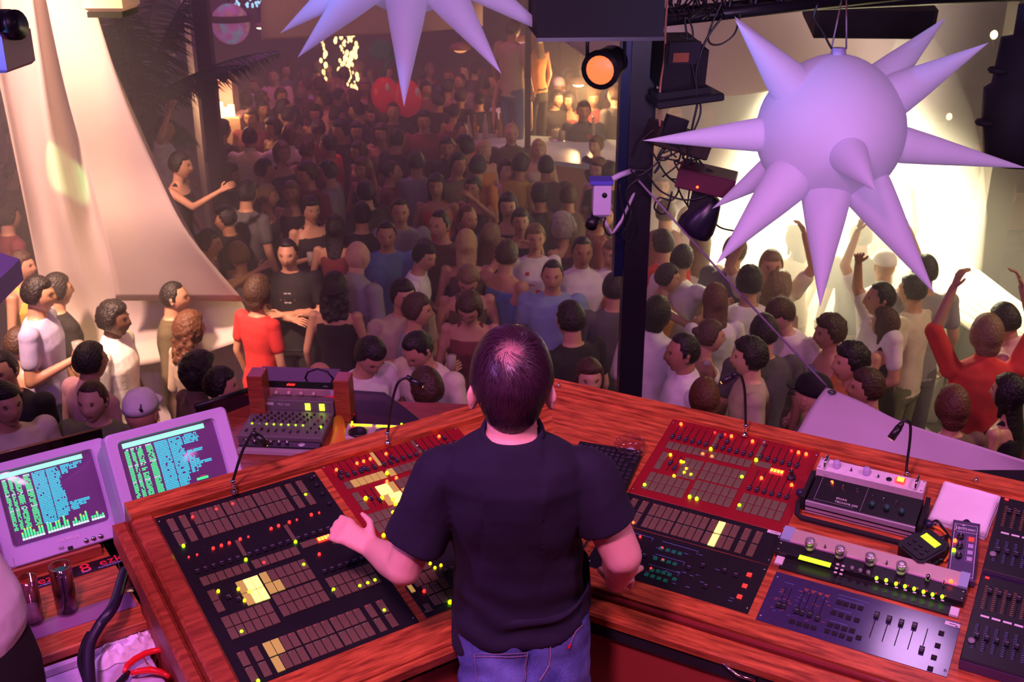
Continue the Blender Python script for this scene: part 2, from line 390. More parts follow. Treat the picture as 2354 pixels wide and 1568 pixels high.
obj('joystick_knob', MB().lathe([(.010, 0), (.010, .006), (.004, .008), (.004, .02), (.008, .024), (.006, .032)], 12), KNB, p, Matrix.Translation((-.03, .40, .002)))
for v in (.618, .585, .545, .50): obj('rotary_knob', MB().lathe([(.006, 0), (.0055, .010), (.003, .011)], 10), KNB, p, Matrix.Translation((-.022, v-.01, .0016)))
# red panel of the left wing
p = plate(LW, 'fader_panel', .024, .500, .300, .660, REDP, label='red panel of faders and lit buttons')
def litR(u, v):
    d = abs((u-.165)+(v-.10)*.55); 
    return BTH if (d < .028 and .06 < v < .2) else (BTL if (.09 < u < .2 and v > .2) or d < .045 else BTNR)
section(p, .024, .310, BTNR, litR)
for a in ((915, 902), (1100, 843), (1160, 825), (1220, 803), (1362, 758), (1840, 600), (1370, 1007), (1455, 975)): led(p, FL, *z3(a), RBRT, .0046)
for a in ((1370, 932), (1745, 805), (1340, 1493)): led(p, FL, *z3(a), GRN, .0052)
for a in ((1178, 1160), (1325, 1155), (1425, 1175), (1450, 1215), (1515, 1195), (1425, 1290)): led(p, FL, *z3(a), YEL, .0056)
for a in ((1410, 800), (1160, 905), (950, 935), (1880, 628)): u, v = FL.px(*z3(a)); fader(p, u, v-.01, v+.01, .5)
# lower small black panel
p = plate(LW, 'button_panel', .024, .236, .004, .292, BLK, label='small black panel partly hidden by the man')
for j in range(2):
    for i in range(3): button(p, .062+i*.024, .17-.045*j, .021, .040, BTN)
    for i in range(3): button(p, .074+i*.024, .085-.04*j, .021, .036, BTN)
button(p, .043, .03, .016, .03, BTN); button(p, .036, .12, .012, .05, BTL, 'light_bar')
for i in range(4): fader(p, .15+i*.02, .10, .18, .3)
for a in ((2025, 742), (2058, 772), (2100, 755)): led(p, FL, *z2(a), YEL, .0040)
led(p, FL, *z2((1983, 935)), RED, .0044); led(p, FL, *z2((2163, 1013)), GRN, .0055)
u, v = FL.px(*z2((2135, 552))); seg_display(p, u, v, .036, .018)
# ---- right wing
RW = thing('lighting_desk', 'red teak lighting desk wing on the right, with a red fader panel and rack units', 'desk', FR)
rt = clip_seam(FR, [(-.9, -.062), (1.35, -.062), (1.35, .70), (-.9, .70)], False)
poly = []
for q in rt:
    if q[1] <= -.0619 and q[0] < 0: poly += [(seam_u(FR, .10), .10), (.02, -.062)]
    else: poly.append(q)
obj('desk_top', MB().prism(poly, -.03, 0), WOOD, RW)
rr_ = clip_seam(FR, [(-.9, .682), (1.35, .682), (1.35, .738), (-.9, .738)], False)
obj('back_rail', MB().prism(rr_, -.05, .010), WOOD, RW)
obj('edge_step', MB().box(.02, 1.35, -.074, -.060, -.045, -.008, bev=.004), mat('polished_dark_teak', (.22, .03, .03), .15), RW)
obj('front_rail', MB().box(.03, 1.35, -.135, -.073, -.060, -.022, bev=.006), WOOD, RW)
vert_panel(RW, FR, .04, -.128, 1.35, -.128, .060, .84, BLKM, 'shadow_gap')
dr = vert_panel(RW, FR, .03, -.122, 1.35, -.122, .10, FZ, CAB, 'front_panel')
vert_panel(RW, FR, 1.35, .70, -.42, .70, .04, FZ, WOOD2, 'back_panel')
# drawer handle on the front
hb = MB(); _n = Vector((FR.u.y, -FR.u.x, 0)).normalized(); _o = FR.w(.3, -.125, -.1); a = hitp(1662, 1514, _o, _n); b = hitp(1742, 1552, _o, _n)
hb.tube([FR.loc(q) for q in (a+Vector((.0, .0, 0)), a+Vector((-.005, -.022, 0)), a.lerp(b, .5)+Vector((-.012, -.034, 0)), b+Vector((-.012, -.022, 0)), b)], .004, 8)
obj('drawer_handle', hb, CHR, RW)
# red panel
p = plate(RW, 'fader_panel', 0, .476, .316, .680, REDP, label='red panel of faders, olive buttons and glowing red lights')
def streakRR(u, v): return BTH if (abs(u-.310) < .016 and v < .11) else BTNR  # reflection streak painted as glowing buttons
section(p, 0, .324, BTNR, streakRR)
for a in ((905, 120), (1300, 215), (1465, 255), (1825, 342), (1885, 355), (1075, 355), (1147, 375), (1535, 543), (1772, 597)): led(p, FR, *z5(a), RBRT, .0050)
for a in ((1170, 185), (1250, 200), (1770, 328)): led(p, FR, *z5(a), RED, .0036)
for a in ((1138, 315), (1493, 400), (1382, 535), (620, 597), (973, 690), (1028, 705), (1362, 758)): led(p, FR, *z5(a), GRN, .0052)
for a in ((823, 360), (905, 412), (925, 420), (947, 470), (930, 500), (983, 515), (850, 525)): led(p, FR, *z5(a), YEL, .0044)
u, v = FR.px(*z5((1655, 500))); seg_display(p, u, v, .040, .020)
for a in ((1222, 222), (1267, 268)): u, v = FR.px(*z5(a)); fader(p, u, v-.01, v+.01, .5)
u, v = FR.px(*z5((1768, 545)))
obj('joystick_knob', MB().lathe([(.013, 0), (.013, .004), (.011, .008), (.005, .010), (.005, .022), (.007, .026), (.005, .032)], 14).box(-.001, .001, 0, .007, .032, .034, 1), [KNB, REDD], p, Matrix.Translation((u, v, .002)))
# pattern panel
p = plate(RW, 'button_panel', -.003, .474, .186, .314, BLK, label='black strip panel of amber buttons')
def streak_keys(): return {(1, 11), (0, 11)}  # column where the reflection streak is painted as glow
pattern_block(p, .0, .194, .050, bright=streak_keys())
for o in p.children:
    if o.name.startswith('button') and abs(o.location.x-cols16()[11]) < .002: o.data = button(p, -9, 0, WB, .047, BTH).data
for o in list(p.children):
    if o.location.x < -5: bpy.data.objects.remove(o)
for a in ((410, 232), (487, 258)): led(p, FR, *z7(a), RBRT, .0042)
obj('paper_label', MB().box(.430, .468, .302, .313, .0016, .0022), WHT, p)
obj('label_writing', MB().box(.440, .458, .3068, .3082, .0022, .0026), BLK, p)
# playback panel
GB = mat('dark_green_button', (.01, .10, .07), .4, emit=.05, ecol=(0, .6, .4)); RB = mat('red_lit_button', (.6, .02, .02), .4, emit=1.6, ecol=(1, .03, .02))
p = plate(RW, 'playback_panel', 0, .474, .002, .184, BLK, label='black panel with green button rows and red square buttons')
for a in ((715, 475), (770, 490), (820, 503), (870, 517), (668, 557), (730, 572), (778, 588), (828, 603), (640, 655), (690, 663), (735, 675), (783, 690), (595, 690), (645, 705), (697, 722), (750, 740), (825, 728)):
    u, v = FR.px(*z7(a)); button(p, u, v, .012, .011, GB)
for a in ((543, 370), (725, 463), (730, 563), (632, 632)): led(p, FR, *z7(a), RED, .0034)
for a, b, k in (((945, 625), (905, 735), .9), ((1060, 600), (1000, 760), .9), ((1150, 640), (1090, 790), 0), ((1240, 640), (1175, 815), .9), ((1335, 680), (1267, 843), .9)):
    u0, v0 = FR.px(*z7(b)); u1, v1 = FR.px(*z7(a)); fader(p, (u0+u1)/2, v0, v1, k, .012, .016)
for a, b in (((570, 430), (560, 520)), ((610, 445), (590, 550))):
    u0, v0 = FR.px(*z7(b)); u1, v1 = FR.px(*z7(a)); fader(p, (u0+u1)/2, v0, v1, .1, .012, .014)
for a in ((1440, 692), (1403, 783), (1360, 872)): u, v = FR.px(*z7(a)); button(p, u, v, .013, .013, RB)
for a in ((1453, 676), (1370, 857)): led(p, FR, *z7(a), RED, .0026, .004)
pr = MB()
for a, b in (((725, 415), (1022, 495)), ((668, 515), (910, 590)), ((610, 605), (870, 670)), ((500, 350), (655, 385))):
    (u0, v0), (u1, v1) = FR.px(*z7(a)), FR.px(*z7(b)); pr.box(u0, u1, (v0+v1)/2-.0006, (v0+v1)/2+.0006, .0016, .002); pr.box(u1-.001, u1, (v0+v1)/2-.012, (v0+v1)/2, .0016, .002)
for i in range(26): u = rnd.uniform(.05, .42); v = rnd.uniform(.02, .16); pr.box(u, u+.012, v, v+.0016, .0016, .0019)
tag(obj('printed_lines', pr, LINEB, p), kind='stuff')
# blue-black panel with faders
BLU = mat('blue_black_panel', (.045, .035, .10), .13, 0, nscale=60, noise=.2, spec=1.0)
p = plate(RW, 'fader_panel', .498, .972, -.008, .171, BLU, label='bare blue-black panel with five long faders')
for a in ((380, 615), (458, 642), (533, 662), (612, 685), (1995, 742), (1955, 875), (1915, 1003), (1875, 1125),
          (890, 410), (960, 430), (1040, 450), (1120, 470), (830, 520), (910, 545), (990, 575), (1080, 600), (790, 650), (865, 670), (945, 695), (1030, 715), (760, 720), (840, 745), (920, 770), (1000, 800), (1100, 790)):
    u, v = FR.px(*zB(a)); button(p, u, v, .013, .013, BLKM)
for a, b, k in (((1300, 520), (1222, 785), .88), ((1435, 570), (1355, 830), .9), ((1560, 620), (1490, 875), .95), ((1700, 660), (1635, 915), .98), ((1850, 690), (1770, 960), .12),
                ((330, 250), (225, 440), .02), ((380, 260), (290, 460), .02), ((500, 290), (440, 520), .05), ((570, 300), (500, 540), .05), ((650, 320), (580, 560), .05), ((740, 340), (660, 600), .05)):
    u0, v0 = FR.px(*zB(b)); u1, v1 = FR.px(*zB(a)); fader(p, (u0+u1)/2, v0, v1, k, .012, .020)
pr = MB(); pq = MB()
for a, b in (((880, 320), (1215, 410)), ((870, 360), (1160, 430)), ((830, 465), (1020, 525)), ((790, 595), (980, 660)), ((300, 185), (405, 215))):
    (u0, v0), (u1, v1) = FR.px(*zB(a)), FR.px(*zB(b)); pr.box(u0, u1, (v0+v1)/2-.0006, (v0+v1)/2+.0006, .0016, .002)
for i in range(4): u, v = FR.px(*zB((540+75*i, 262+22*i))); pq.box(u-.006, u+.006, v-.001, v+.001, .0016, .002); pq.box(u-.004, u+.004, v-.006, v-.004, .0016, .002)
for i in range(40): u = rnd.uniform(.52, .66); v = rnd.uniform(.03, .14); (pq if i % 2 else pr).box(u, u+.008, v, v+.0011, .0016, .0019)
tag(obj('printed_lines', pr, LINEB, p), kind='stuff'); tag(obj('printed_lines', pq, LINER, p), kind='stuff')
u, v = FR.px(*zB((2118, 643))); obj('paper_label', MB().box(u-.018, u+.018, v-.006, v+.006, .0016, .0022), WHT, p)
obj('label_writing', MB().box(u-.008, u+.010, v-.001, v+.001, .0022, .0026), BLK, p)
# rack units set into the right wing
BRS = mat('brushed_silver', (.66, .52, .44), .42, .4, nscale=40); LCD = glow('green_lcd', (.5, .9, 0), 2.0)
p = obj('rack_unit', MB().box(.505, .945, .268, .316, 0, .030, bev=.001).box(.478, .507, .266, .318, 0, .031, 1).box(.943, .966, .266, .318, 0, .031, 1), [BRS, mat('translucent_blue_ear', (.30, .42, .55), .3)], RW)
p['label'] = 'silver rack unit with four big ribbed knobs'
for k in ((1+325/1, 610), (535, 665), (745, 715), (962, 775)):
    u, v = FR.px(*z6(k), h=.045)
    obj('round_knob', MB().lathe([(.0125, 0), (.0125, .006), (.0115, .007), (.0115, .012), (.0125, .013), (.0125, .019), (.0135, .020), (.0135, .030), (.012, .032), (.004, .032)], 20), mat('satin_aluminium', (.75, .70, .66), .3, .8), p, Matrix.Translation((u, v, .030)))
for k in ((432, 628), (860, 742), (1258, 880)):
    u, v = FR.px(*z6(k), h=.034); obj('toggle_switch', MB().lathe([(.004, 0), (.004, .003), (.0018, .004), (.0022, .013)], 8), CHR, p, Matrix.Translation((u, v, .03)))
u, v = FR.px(*z6((1147, 840)), h=.04); obj('round_knob', MB().lathe([(.007, 0), (.007, .006), (.005, .008), (.005, .018)], 12), CHR, p, Matrix.Translation((u, v, .03)))
led(p, FR, *z6((1308, 868)), RBRT, .0052, .03)
FX = thing('effects_unit', 'black rack effects unit with a long green display and a row of green lights', 'rack unit', FR.M @ Matrix.Translation((0, 0, 0)))
obj('body', MB().box(.478, .966, .222, .266, .0005, .024, bev=.001).box(.50, .945, .183, .222, .0005, .006), BLK, FX)
for uu in (.484, .960):
    for vv in (.232, .256): screw(FX, uu, vv, .024)
obj('edge_highlight', MB().box(.50, .945, .2655, .2675, .024, .028), mat('lilac_painted_highlight', (.6, .3, .6), .3), FX)  # highlight along the lip, painted as a lilac strip
(u0, v0), (u1, v1) = FR.px(*z6((250, 695)), h=.026), FR.px(*z6((470, 755)), h=.026)
obj('display', MB().box(u0, u1, (v0+v1)/2-.008, (v0+v1)/2+.008, .024, .0265, bev=.0005), LCD, FX)
for i in range(2):
    for j in range(3): u, v = FR.px(*z6((520+38*i-8*j, 748+28*j+12*i)), h=.026); button(FX, u, v, .008, .006, WHT, z=.024, t=.003)
for k in ((620, 778), (677, 795), (732, 808)):
    u, v = FR.px(*z6(k), h=.03); obj('small_knob', MB().lathe([(.0055, 0), (.005, .012), (.002, .013)], 10), GRY, FX, Matrix.Translation((u, v, .024)))
for k in ((790, 843), (857, 858), (926, 882), (988, 900), (1052, 917), (1117, 938), (1180, 957), (1247, 972)):
    u, v = FR.px(*z6(k), h=.026); o = obj('indicator_light', MB().lathe([(.0044, 0), (.0044, .002), (.002, .0035)], 10, T=Matrix.Diagonal((1, 1.5, 1, 1))), GRN, FX, Matrix.Translation((u, v, .024)))
    u, v = FR.px(*z6((k[0]+2, k[1]+26)), h=.026); button(FX, u, v, .008, .005, WHT, z=.024, t=.002)
for k in ((948, 876), (1010, 896), (1076, 915), (1140, 934), (1204, 950), (1270, 968)):
    u, v = FR.px(*z6(k), h=.026); led_uv(FX, u, v, REDD, .002, .023)
for k in ((115, 735), (1330, 1093)):
    u, v = FR.px(*z6(k)); w = thing('cable_tie_block', 'small white block beside the %s end of the rack units' % ('left' if k[0] < 500 else 'right'), 'block', FR); obj('body', MB().box(u-.011, u+.011, v-.014, v+.014, 0.0005, .012, bev=.002), WHT, w)
# ---- things on the right wing
def fr_thing(name, label, cat, u, v, h=0, rot=0, group=None): return thing(name, label, cat, FR.M @ Matrix.Translation((u, v, h)) @ Matrix.Rotation(R(rot), 4, 'Z'), group)
# white preamp plate with handles
t = fr_thing('preamp_unit', 'white metal preamp strip with two knobs, chrome handles and a lit orange button', 'preamp', .645, .590)
obj('face', MB().box(-.150, .150, -.026, .026, .0005, .040, bev=.001), mat('white_enamel', (.72, .66, .70), .4, noise=.12, nscale=80), t)
def on_t(tm, x, y, h):  # point on a thing's own raised plane
    inv = tm.matrix_world.inverted() if False else None
for uu in (-.128, .128):
    obj('handle', MB().tube([(uu, -.02, .04), (uu, -.02, .058), (uu, -.014, .064), (uu, .014, .064), (uu, .02, .058), (uu, .02, .04)], .0035, 8), CHR, t)
for uu in (-.098, -.012): obj('round_knob', MB().lathe([(.011, 0), (.0115, .004), (.0105, .005), (.010, .020), (.006, .021)], 16), mat('lilac_knob', (.45, .40, .62), .35), t, Matrix.Translation((uu, 0, .04)))
for uu in (-.055, .022): obj('toggle_switch', MB().lathe([(.004, 0), (.004, .003), (.0018, .004), (.0022, .013)], 8), CHR, t, Matrix.Translation((uu, -.004, .04)))
obj('jack_socket', MB().lathe([(.008, 0), (.008, .003), (.004, .003)], 12), BLK, t, Matrix.Translation((.052, -.003, .04)))
obj('power_button', MB().box(.070, .096, -.012, .012, .04, .048, bev=.002).box(.074, .092, -.008, .008, .048, .0495, 1), [glow('red_lit_plastic', (1, .03, .01), 2.5), glow('orange_lit_plastic', (1, .45, .02), 5)], t)
for uu in (-.144, .144):
    for vv in (-.019, .019): screw(t, uu, vv, .04)
# black and silver effects pedal box
t = fr_thing('follow_spot_controller', 'long black and silver control box with a tubular black handle bar in front', 'controller', .655, .475)
obj('body', MB().box(-.150, .150, -.055, .055, .0005, .048, 0, bev=.002).box(-.150, .150, -.060, -.055, .004, .046, 1).box(-.150, .150, -.0615, -.060, .026, .030, 2).box(-.150, .150, -.0615, -.060, .012, .014, 2), [BLK, mat('satin_silver', (.56, .52, .60), .4, .3), GUN], t)
for uu in (-.160, .160):
    obj('end_cap', MB().box(uu-.006, uu+.006, -.055, .062, .004, .058, bev=.003), BLKM, t)
obj('handle_bar', MB().tube([(-.165, -.01, .025), (-.172, -.05, .022), (-.165, -.088, .016), (-.15, -.096, .014), (.15, -.096, .014), (.165, -.088, .016), (.172, -.05, .022), (.165, -.01, .025)], .0075, 10), BLKM, t)
for uu in (-.168, .168): obj('wing_knob', MB().cyl((uu, -.01, .025), (uu+(.02 if uu > 0 else -.02), -.01, .025), .013, .010, 12), mat('blue_black_plastic', (.02, .02, .06), .35), t)
for i, uu in enumerate((-.10, -.065, -.025, .02, .05, .085)):
    obj('toggle_switch', MB().lathe([(.004, 0), (.004, .003), (.0018, .004), (.0022, .014)], 8), CHR, t, Matrix.Translation((uu, .022-.012*(i > 2), .048)))
for uu in (.025, .065, .105): obj('rotary_knob', MB().lathe([(.008, 0), (.007, .014), (.003, .015)], 12), mat('dark_green_knob', (.02, .10, .08), .4), t, Matrix.Translation((uu, -.018, .048)))
led_uv(t, -.10, .034, RBRT, .0045, .048)
text('lettering', 'SPARK', .011, WHT, t, (-.058, -.022, .0488)); text('lettering', 'TECNOR-250', .011, WHT, t, (-.042, -.036, .0488))
obj('printed_frame', MB().box(-.13, -.02, -.045, -.044, .048, .0484).box(-.001, 0, -.05, .05, .048, .0484).box(-.13, -.129, -.05, .05, .048, .0484), LINE, t)
# folded napkins
nb = MB(); z = .0008
t = fr_thing('napkin_stack', 'folded white paper napkins lying behind the grey hand remote', 'napkins', .907, .575, 0, -4)
for i in range(4):
    g = []; nx = 10
    s = 1-.02*i; a = R((-2, 1.5, -1, .8)[i])
    vs = []; 
    for j in range(nx+1):
        for k in range(nx+1):
            x = (-.078+.156*j/nx)*s; y = (-.088+.176*k/nx)*s
            vs.append((x*math.cos(a)-y*math.sin(a), x*math.sin(a)+y*math.cos(a), z+i*.0035+.0022*mnoise.noise(Vector((x*22, y*22, i)))+.003))
    fs = [(j*(nx+1)+k, (j+1)*(nx+1)+k, (j+1)*(nx+1)+k+1, j*(nx+1)+k+1) for j in range(nx) for k in range(nx)]
    b = MB().add(vs, fs, 0, True); n0 = len(b.v); b.add([(x, y, zz-.003) for x, y, zz in vs], [f[::-1] for f in fs])
    e = [j*(nx+1) for j in range(nx+1)] + [nx*(nx+1)+k for k in range(1, nx+1)] + [j*(nx+1)+nx for j in range(nx-1, -1, -1)] + [k for k in range(nx-1, 0, -1)]
    for q in range(len(e)): a1, b1 = e[q], e[(q+1) % len(e)]; b.f.append((a1, b1, b1+n0, a1+n0)); b.m.append(0); b.sm.append(False)
    obj('napkin', b, mat('paper_white', (.86, .80, .85), .85, bump=.2), t)
# hand remote
PUR = mat('purple_grey_plastic', (.07, .055, .12), .4)
t = fr_thing('smoke_machine_remote', 'slim grey hand remote with three dials and a column of square buttons', 'remote control', .934, .402, 0, 6)
obj('body', MB().box(-.034, .034, -.108, .108, .001, .028, bev=.004), PUR, t)
fr = MB()
for x0, x1, y0, y1 in ((-.029, .029, .090, .091), (-.029, -.028, -.10, .091), (.028, .029, -.10, .091), (-.029, .029, -.101, -.10), (-.022, .028, .062, .063)): fr.box(x0, x1, y0, y1, .028, .0284)
obj('printed_frame', fr, WHT, t)
obj('hanging_tab', MB().prism([(-.014, .105), (.014, .105), (.008, .112), (.003, .118), (-.003, .118), (-.008, .112)], .008, .024), BLK, t)
text('lettering', 'Jem', .020, WHT, t, (-.012, .076, .0284)); obj('printed_arrow', MB().prism([(-.012, .090), (-.002, .090), (-.007, .085)], .0282, .0286), WHT, t)
obj('small_print', MB().box(.004, .026, .0765, .0775, .028, .0283).box(.004, .020, .074, .075, .028, .0283).box(.004, .024, .0715, .0725, .028, .0283), WHT, t)
for i, vv in enumerate((.038, .002, -.034)):
    k = obj('dial', MB().lathe([(.0085, 0), (.008, .010), (.003, .0105)], 14).box(-.0006, .0006, 0, .008, .0105, .0112, 1), [BLK, WHT], t, Matrix.Translation((-.011, vv, .028)))
    tk = MB()
    for q in range(11):
        a = R(-140+28*q); c, s = math.sin(a), math.cos(a); tk.add([(-.011+c*.0105-s*.0004, vv+s*.0105, .0283), (-.011+c*.0105+s*.0004, vv+s*.0105, .0283), (-.011+c*.0125+s*.0004, vv+s*.0125, .0283), (-.011+c*.0125-s*.0004, vv+s*.0125, .0283)], [(0, 1, 2, 3)])
    obj('dial_scale', tk, WHT, t)
for vv, m in ((.020, RBRT), (-.016, GRN)): led_uv(t, -.024, vv, m, .0050, .028)
for i, vv in enumerate((.038, .012, -.012, -.036)):
    b = obj('square_button', MB().box(-.007, .007, -.007, .007, 0, .004, bev=.001), RB if i == 0 else mat('lilac_button', (.45, .38, .60), .4), t, Matrix.Translation((.016, vv, .028)))
    b2 = MB()
    for x0, x1, y0, y1 in ((-.011, .011, .009, .0096), (-.011, .011, -.0096, -.009), (-.011, -.0104, -.009, .009), (.0104, .011, -.009, .009)): b2.box(.016+x0, .016+x1, vv+y0, vv+y1, .028, .0283)
    obj('printed_frame', b2, LINE, t)
# small black controller with green LCD
t = fr_thing('handheld_controller', 'chunky black handheld controller with a lit green screen', 'remote control', .838, .372, 0, -34)
obj('body', MB().prism([(-.036, -.056), (.036, -.056), (.046, -.045), (.046, .030), (.034, .055), (-.034, .055), (-.046, .030), (-.046, -.045)], .001, .036).prism([(-.030, -.050), (.030, -.050), (.038, -.040), (.038, .026), (.028, .047), (-.028, .047), (-.038, .026), (-.038, -.040)], .036, .039), BLK, t)
obj('screen', MB().box(-.026, .026, .012, .034, .038, .0405, bev=.0006), LCD, t)
for i in range(3):
    for j in range(2): button(t, -.022+.022*i, -.012-.018*j, .010, .006, GUN, z=.039)
obj('strain_relief', MB().cyl((0, .054, .02), (0, .085, .02), .009, .005, 10), BLK, t)
t = fr_thing('audio_plug', 'black and chrome audio plug lying beside the green screened controller', 'plug', .872, .335, 0, -30)
obj('body', MB().cyl((0, -.026, .010), (0, .02, .010), .0085, .0085, 12).cyl((0, .02, .010), (0, .04, .010), .007, .004, 12), BLK, t)
obj('contact_ring', MB().cyl((0, -.02, .010), (0, -.016, .010), .0092, .0092, 12).cyl((0, -.011, .010), (0, -.007, .010), .0092, .0092, 12).cyl((0, -.028, .010), (0, -.025, .010), .0088, .0088, 12), CHR, t)
def cable(name, label, pts, r, m, F=None, cat='cable', n=8, group=None):
    P = [Vector(q) if F is None else F.w(*q) for q in pts]; out = []
    for i in range(len(P)-1):
        p0 = P[max(i-1, 0)]; p1 = P[i]; p2 = P[i+1]; p3 = P[min(i+2, len(P)-1)]
        for k in range(n):
            t = k/n; out.append(.5*((2*p1)+(p2-p0)*t+(2*p0-5*p1+4*p2-p3)*t*t+(3*p1-p0-3*p2+p3)*t**3))
    out.append(P[-1]); o = P[0]
    ob = obj(name, MB().tube([q-o for q in out], r, 7), m, None, Matrix.Translation(o)); return tag(ob, label, cat, group)
cable('orange_cable', 'orange cable curling out behind the small black controller', [(.795, .43, .006), (.81, .465, .008), (.85, .478, .006), (.885, .455, .006), (.902, .40, .006), (.895, .36, .006)], .0042, mat('orange_rubber', (.8, .25, .03), .45), FR)
cable('black_cable', 'black cable running from the silver control box to the hand remote', [(.838, .465, .03), (.85, .49, .02), (.875, .47, .01), (.900, .44, .008), (.915, .42, .006)], .0035, BLK, FR)
# two fader desks at the right edge
for i, (v0, v1, lab) in enumerate(((.335, .625, 'black fader console at the right edge, the one beside the napkins'), (.029, .318, 'black fader console at the right edge, nearest the bottom corner'))):
    t = thing('dimmer_console', lab, 'console', FR)
    obj('body', MB().box(.990, 1.30, v0, v1, .0005, .040, bev=.003), BLK, t)
    obj('front_strip', MB().box(.991, 1.30, v0-.002, v0, .002, .034), mat('violet_edge_metal', (.10, .07, .16), .4, .4), t)
    for j in range(7):
        fader(t, 1.02+.0225*j, v1-.115, v1-.035, .75).location.z = .042
        fader(t, 1.015+.0225*j, v0+.04, v0+.12, .5).location.z = .042
        obj('paper_label', MB().box(1.012+.026*j, 1.032+.026*j, v0+.146, v0+.152, .04, .0408), WHT, t)
    pr = MB()
    for j in range(8):
        for k in range(12): pr.box(1.006+.0225*j, 1.014+.0225*j, v0+.04+k*.007, v0+.0412+k*.007, .04, .0403, 0)
    for j in range(8):
        for k in range(12): pr.box(1.007+.0225*j, 1.014+.0225*j, v1-.115+k*.007, v1-.1138+k*.007, .04, .0403, 1)
    tag(obj('printed_scales', pr, [LINEB, mat('panel_print_ochre', (.45, .25, .08), .7)], t), kind='stuff')
    led_uv(t, 1.004, v1-.012, REDD, .003, .04); led_uv(t, 1.009, v1-.012, REDD, .003, .04)
    obj('round_knob', MB().lathe([(.009, 0), (.008, .006), (.003, .007)], 14), GRY, t, Matrix.Translation((1.006, v0+.06, .04)))
for o in bpy.data.objects:
    if o.name.startswith('fader_slot') and o.parent and o.parent.name.startswith('dimmer_console'): o.location.z = .0405
# keyboard
t = fr_thing('computer_keyboard', 'black computer keyboard lying half hidden beside the man\'s shoulder', 'keyboard', -.115, .375, 0, 6)
obj('body', MB().box(-.105, .105, -.155, .10, .0005, .020, bev=.005), BLK, t)
KEY = MB().box(-.0075, .0075, -.0075, .0075, 0, .007, bev=.0018).mesh('key', [mat('key_black', (.02, .018, .024), .3)])
for i in range(11):
    for j in range(13):
        if (i*j) % 17 != 5: put('key', KEY, t, Matrix.Translation((-.092+.0185*i, -.143+.0183*j, .020)))
# glass ashtray
t = fr_thing('glass_ashtray', 'round clear glass ashtray on the wood between keyboard and red panel', 'ashtray', *FR.px(1449, 1042))
pr = []; seg = 36
prof = [(.030, .002), (.040, .003), (.0465, .010), (.0485, .030), (.0485, .040), (.046, .042), (.0415, .040), (.0405, .030), (.036, .012), (.030, .010), (.004, .010)]
rr2 = []
for r_, z_ in prof:
    ring = []
    for j in range(seg):
        a = 2*math.pi*j/seg; notch = max(0, 1-abs(((a % (2*math.pi/3))-math.pi/3))/.13) if z_ > .035 else 0
        ring.append((r_*math.cos(a), r_*math.sin(a), z_-.009*notch))
    rr2.append(ring)
obj('bowl', MB().rings(rr2), glassmat('pink_clear_glass', (.93, .84, .92), .04, .45), t)
obj('ash', MB().lathe([(.018, .0102), (.012, .012), (.004, .0135)], 12), mat('grey_ash', (.35, .33, .4), .9, bump=.5), t)
# gooseneck desk lamps
def gooseneck(label, F, u, v, h0, pts, tipdir):
    base = F.w(u, v, h0); t = thing('gooseneck_lamp', label, 'lamp', Matrix.Translation(base))
    obj('socket', MB().lathe([(.010, -.004), (.010, .002), (.006, .004), (.006, .022), (.0075, .024), (.0075, .036), (.005, .038)], 12), CHR, t)
    P = [Vector((0, 0, .034))] + [Vector(q)-base for q in pts]; out = []
    for i in range(len(P)-1):
        p0 = P[max(i-1, 0)]; p1 = P[i]; p2 = P[i+1]; p3 = P[min(i+2, len(P)-1)]
        for k in range(8):
            s = k/8; out.append(.5*((2*p1)+(p2-p0)*s+(2*p0-5*p1+4*p2-p3)*s*s+(3*p1-p0-3*p2+p3)*s**3))
    out.append(P[-1]); obj('flexible_neck', MB().tube(out, .0042, 8), BLK, t)
    e = P[-1]; d = Vector(tipdir).normalized()
    obj('lamp_head', MB().cyl(e-d*.006, e+d*.012, .0065, .010, 12).cyl(e+d*.012, e+d*.050, .0105, .0115, 12), BLK, t)
    for k in (-.005, .005):
        sd = d.cross(Vector((0, 0, 1))).normalized()
        obj('contact_pin', MB().ell(e+d*.052+sd*k, (.0022, .0022, .0022), 8), glow('gold_glint', (1, .45, .12), 1.2), t)
    return t
def along(x, y, p): # point over the pixel at the same Y as p
    return hity(x, y, p.y)
b = FL.w(*FL.px(891, 1018, .022), .022)
gooseneck('black gooseneck lamp on the left desk rim, just left of the man', FL, *FL.px(891, 1018, .022), .022, [along(893, 985, b), along(900, 930, b), along(915, 880, b), along(938, 868, b)], (.9, .05, -.62))
b = FR.w(*FR.px(1712, 1000, .01), .01)
gooseneck('black gooseneck lamp bent left over the middle of the right desk rim', FR, *FR.px(1712, 1000, .01), .01, [along(1714, 960, b), along(1712, 900, b), along(1704, 866, b), along(1692, 860, b)], (-.85, -.1, -.5))
b = FR.w(*FR.px(2082, 1110, .01), .01)
gooseneck('black gooseneck lamp bent left in front of the white awning', FR, *FR.px(2082, 1110, .01), .01, [along(2084, 1075, b), along(2092, 1010, b), along(2092, 975, b), along(2080, 966, b), along(2072, 975, b)], (-.5, -.1, -.85))
b = FL.w(*FL.px(538, 1130, .022), .022)
gooseneck('black gooseneck lamp leaning over from the rim beside the right monitor', FL, *FL.px(538, 1130, .022), .022, [along(540, 1090, b), along(556, 1040, b), along(572, 1008, b), along(583, 995, b)], (.62, .1, -.75))
for a in ((955, 1018), ): 
    u, v = FL.px(*a, .022); o = obj('lamp_socket', MB().lathe([(.005, 0), (.005, .02), (.003, .024)], 10), CHR, LW, Matrix.Translation((u, v-.012, .0)))
for a in ((2243, 1108), (1285, 890), (1757, 1022)):
    u, v = FR.px(*a, .01); obj('lamp_socket', MB().lathe([(.006, 0), (.006, .012), (.003, .014)], 10), CHR, RW, Matrix.Translation((u, v, .010)))
